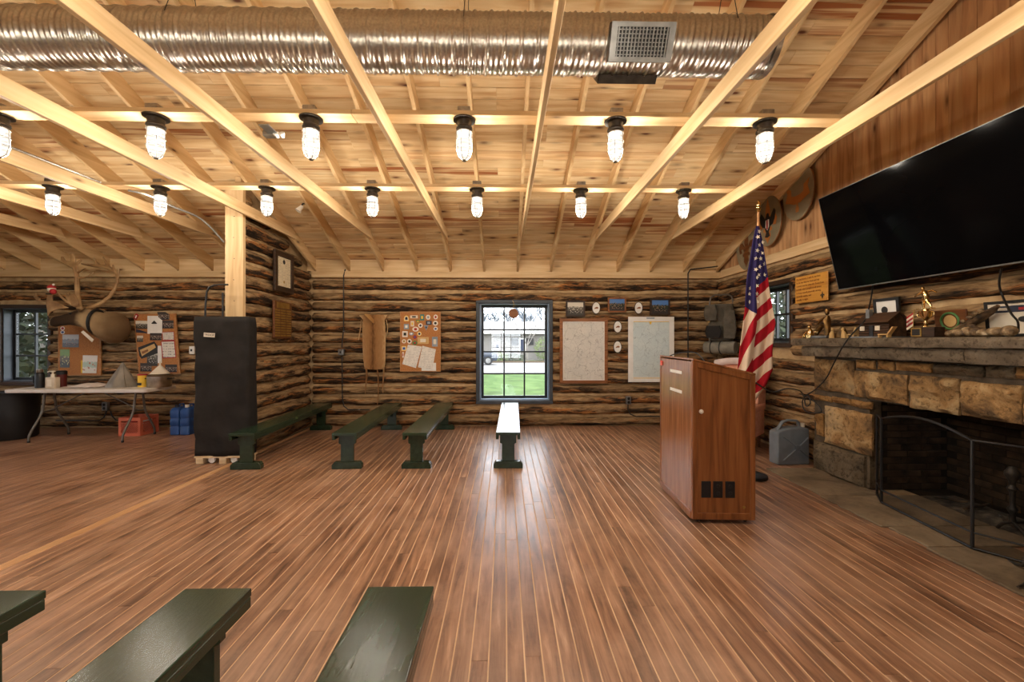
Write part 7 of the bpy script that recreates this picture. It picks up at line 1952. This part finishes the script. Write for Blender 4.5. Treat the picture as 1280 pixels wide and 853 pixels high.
# trees and shrubs
M['bark'] = mat('grey bark', [(96, 90, 84), (124, 118, 110)], ns=6, rough=0.95, rnd=False)
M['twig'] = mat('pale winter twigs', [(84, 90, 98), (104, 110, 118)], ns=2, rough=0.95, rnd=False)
def bare_tree(label, px, Y, hgt, sd, grp, mt='bark', spread=0.6, depth=4):
    rnd = random.Random(sd); x_ = onY(px, 440, Y).x
    t = thing('bare_tree', label, 'tree', (x_, Y, GZ), 0, grp)
    tw = MB(); tk = MB()
    def br(p, d, ln, r, lv, mb):
        q = p + d * ln
        mb.tube([p, p.lerp(q, 0.5) + Vector((rnd.uniform(-1, 1), rnd.uniform(-1, 1), 0)) * ln * 0.06, q], [r, r * 0.8, r * 0.62], 5 if lv < 2 else 3)
        if lv < depth:
            for _ in range(3 if lv < 3 else 4):
                nd = (d + Vector((rnd.uniform(-1, 1), rnd.uniform(-0.7, 0.7), rnd.uniform(-0.1, 0.6))) * spread).normalized()
                br(p.lerp(q, rnd.uniform(0.65, 1.0)), nd, ln * rnd.uniform(0.6, 0.78), r * 0.55, lv + 1, tw)
    br(Vector((0, 0, 0)), Vector((0, 0, 1)), hgt * 0.34, hgt * (0.018 if depth < 5 else 0.03), 0, tk)
    tk.build('trunk', M[mt], t); o = tw.build('branches', M[mt], t); o['kind'] = 'stuff'
bare_tree('bare young tree in front of the pale house wall', 619, 39.5, 4.2, 3, 'bare trees outside')
bare_tree('bare tree beside the dark shuttered window', 659, 39.0, 4.8, 5, 'bare trees outside')
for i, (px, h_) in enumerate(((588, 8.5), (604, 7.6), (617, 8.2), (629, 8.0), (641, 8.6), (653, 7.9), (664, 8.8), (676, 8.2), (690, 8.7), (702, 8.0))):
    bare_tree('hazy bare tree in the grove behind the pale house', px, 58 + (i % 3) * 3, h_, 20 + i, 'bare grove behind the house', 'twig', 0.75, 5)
def leafy(label, loc, rx, rz, n, mt, nm='shrub', grp=None, leaf=0.07, cat='shrub', sd=1):
    rnd = random.Random(sd)
    t = thing(nm, label, cat, loc, 0, grp)
    mb = MB()
    for _ in range(n):
        th, u = rnd.uniform(0, 2 * PI), rnd.uniform(-1, 1); rr_ = rnd.uniform(0.45, 1.0) ** 0.5
        k_ = math.sqrt(1 - u * u)
        c = Vector((rx * rr_ * k_ * math.cos(th), rx * rr_ * k_ * math.sin(th), rz + rz * rr_ * u))
        a_ = Vector((rnd.uniform(-1, 1), rnd.uniform(-1, 1), rnd.uniform(-1, 1))).normalized() * leaf; b2 = a_.orthogonal().normalized() * leaf * 0.6
        mb.add([c - a_, c + b2, c + a_, c - b2], [(0, 1, 2, 3)])
    o = mb.build('foliage', M[mt], t); o['kind'] = 'stuff'
    st = MB()
    for i in range(5):
        a_ = 2 * PI * i / 5
        st.tube([(0.03 * math.cos(a_), 0.03 * math.sin(a_), 0), (rx * 0.25 * math.cos(a_), rx * 0.25 * math.sin(a_), rz), (rx * 0.5 * math.cos(a_), rx * 0.5 * math.sin(a_), rz * 1.6)], [0.05 * rx, 0.03 * rx, 0.01 * rx], 6)
    st.build('stem', M['bark'], t)
M['leafdark'] = mat('evergreen leaves', [(16, 24, 12), (34, 44, 22), (60, 68, 38)], ns=1.2, rough=0.8, rnd=False)
M['leafbrown'] = mat('reddish dry leaves', [(44, 32, 27), (74, 50, 42), (96, 72, 60)], ns=1.2, rough=0.8, rnd=False)
M['leafpale'] = mat('olive shrub leaves', [(70, 84, 44), (110, 124, 70)], ns=1.2, rough=0.8, rnd=False)
leafy('low olive shrub in front of the house', (onY(625, 455, 38.6).x, 38.6, GZ + 0.04), 0.9, 0.45, 500, 'leafpale', grp='shrubs by the driveway', sd=2)
leafy('low dark shrub beside the olive shrub', (onY(640, 455, 38.6).x, 38.6, GZ + 0.04), 1.3, 0.4, 600, 'leafdark', grp='shrubs by the driveway', sd=3)
leafy('round olive bush at the corner of the house', (onY(680, 440, 40.5).x, 40.5, GZ + 0.04), 1.0, 1.2, 900, 'leafpale', sd=4)
for i, (dx, dy, r, z_, mn, lab) in enumerate(((-9.6, 9.6, 1.5, 2.2, 'leafdark', 'dense evergreen shrub right outside the left window'), (-12.2, 11.6, 1.9, 2.6, 'leafdark', 'tall evergreen tree behind the shrub at the left window'), (-9.7, 11.4, 1.0, 1.9, 'leafbrown', 'reddish dry leaved shrub outside the left window'), (-15.4, 13.5, 2.4, 3.0, 'leafdark', 'broad evergreen tree far outside the left window'))):
    leafy(lab, (dx, dy, GZ), r, z_, 2600, mn, 'evergreen', 'evergreens outside the left window', 0.10, 'tree', 30 + i)
for i, (dx, dy, r, z_, lab) in enumerate(((6.2, 8.7, 1.3, 2.0, 'evergreen tree close outside the small window'), (8.2, 11.6, 2.0, 2.6, 'broad evergreen tree farther behind the small window'), (6.6, 11.0, 1.1, 2.2, 'slim evergreen tree between the trees at the small window'))):
    leafy(lab, (dx, dy, GZ), r, z_, 2400, 'leafdark', 'evergreen', 'evergreens outside the small window', 0.10, 'tree', 50 + i)
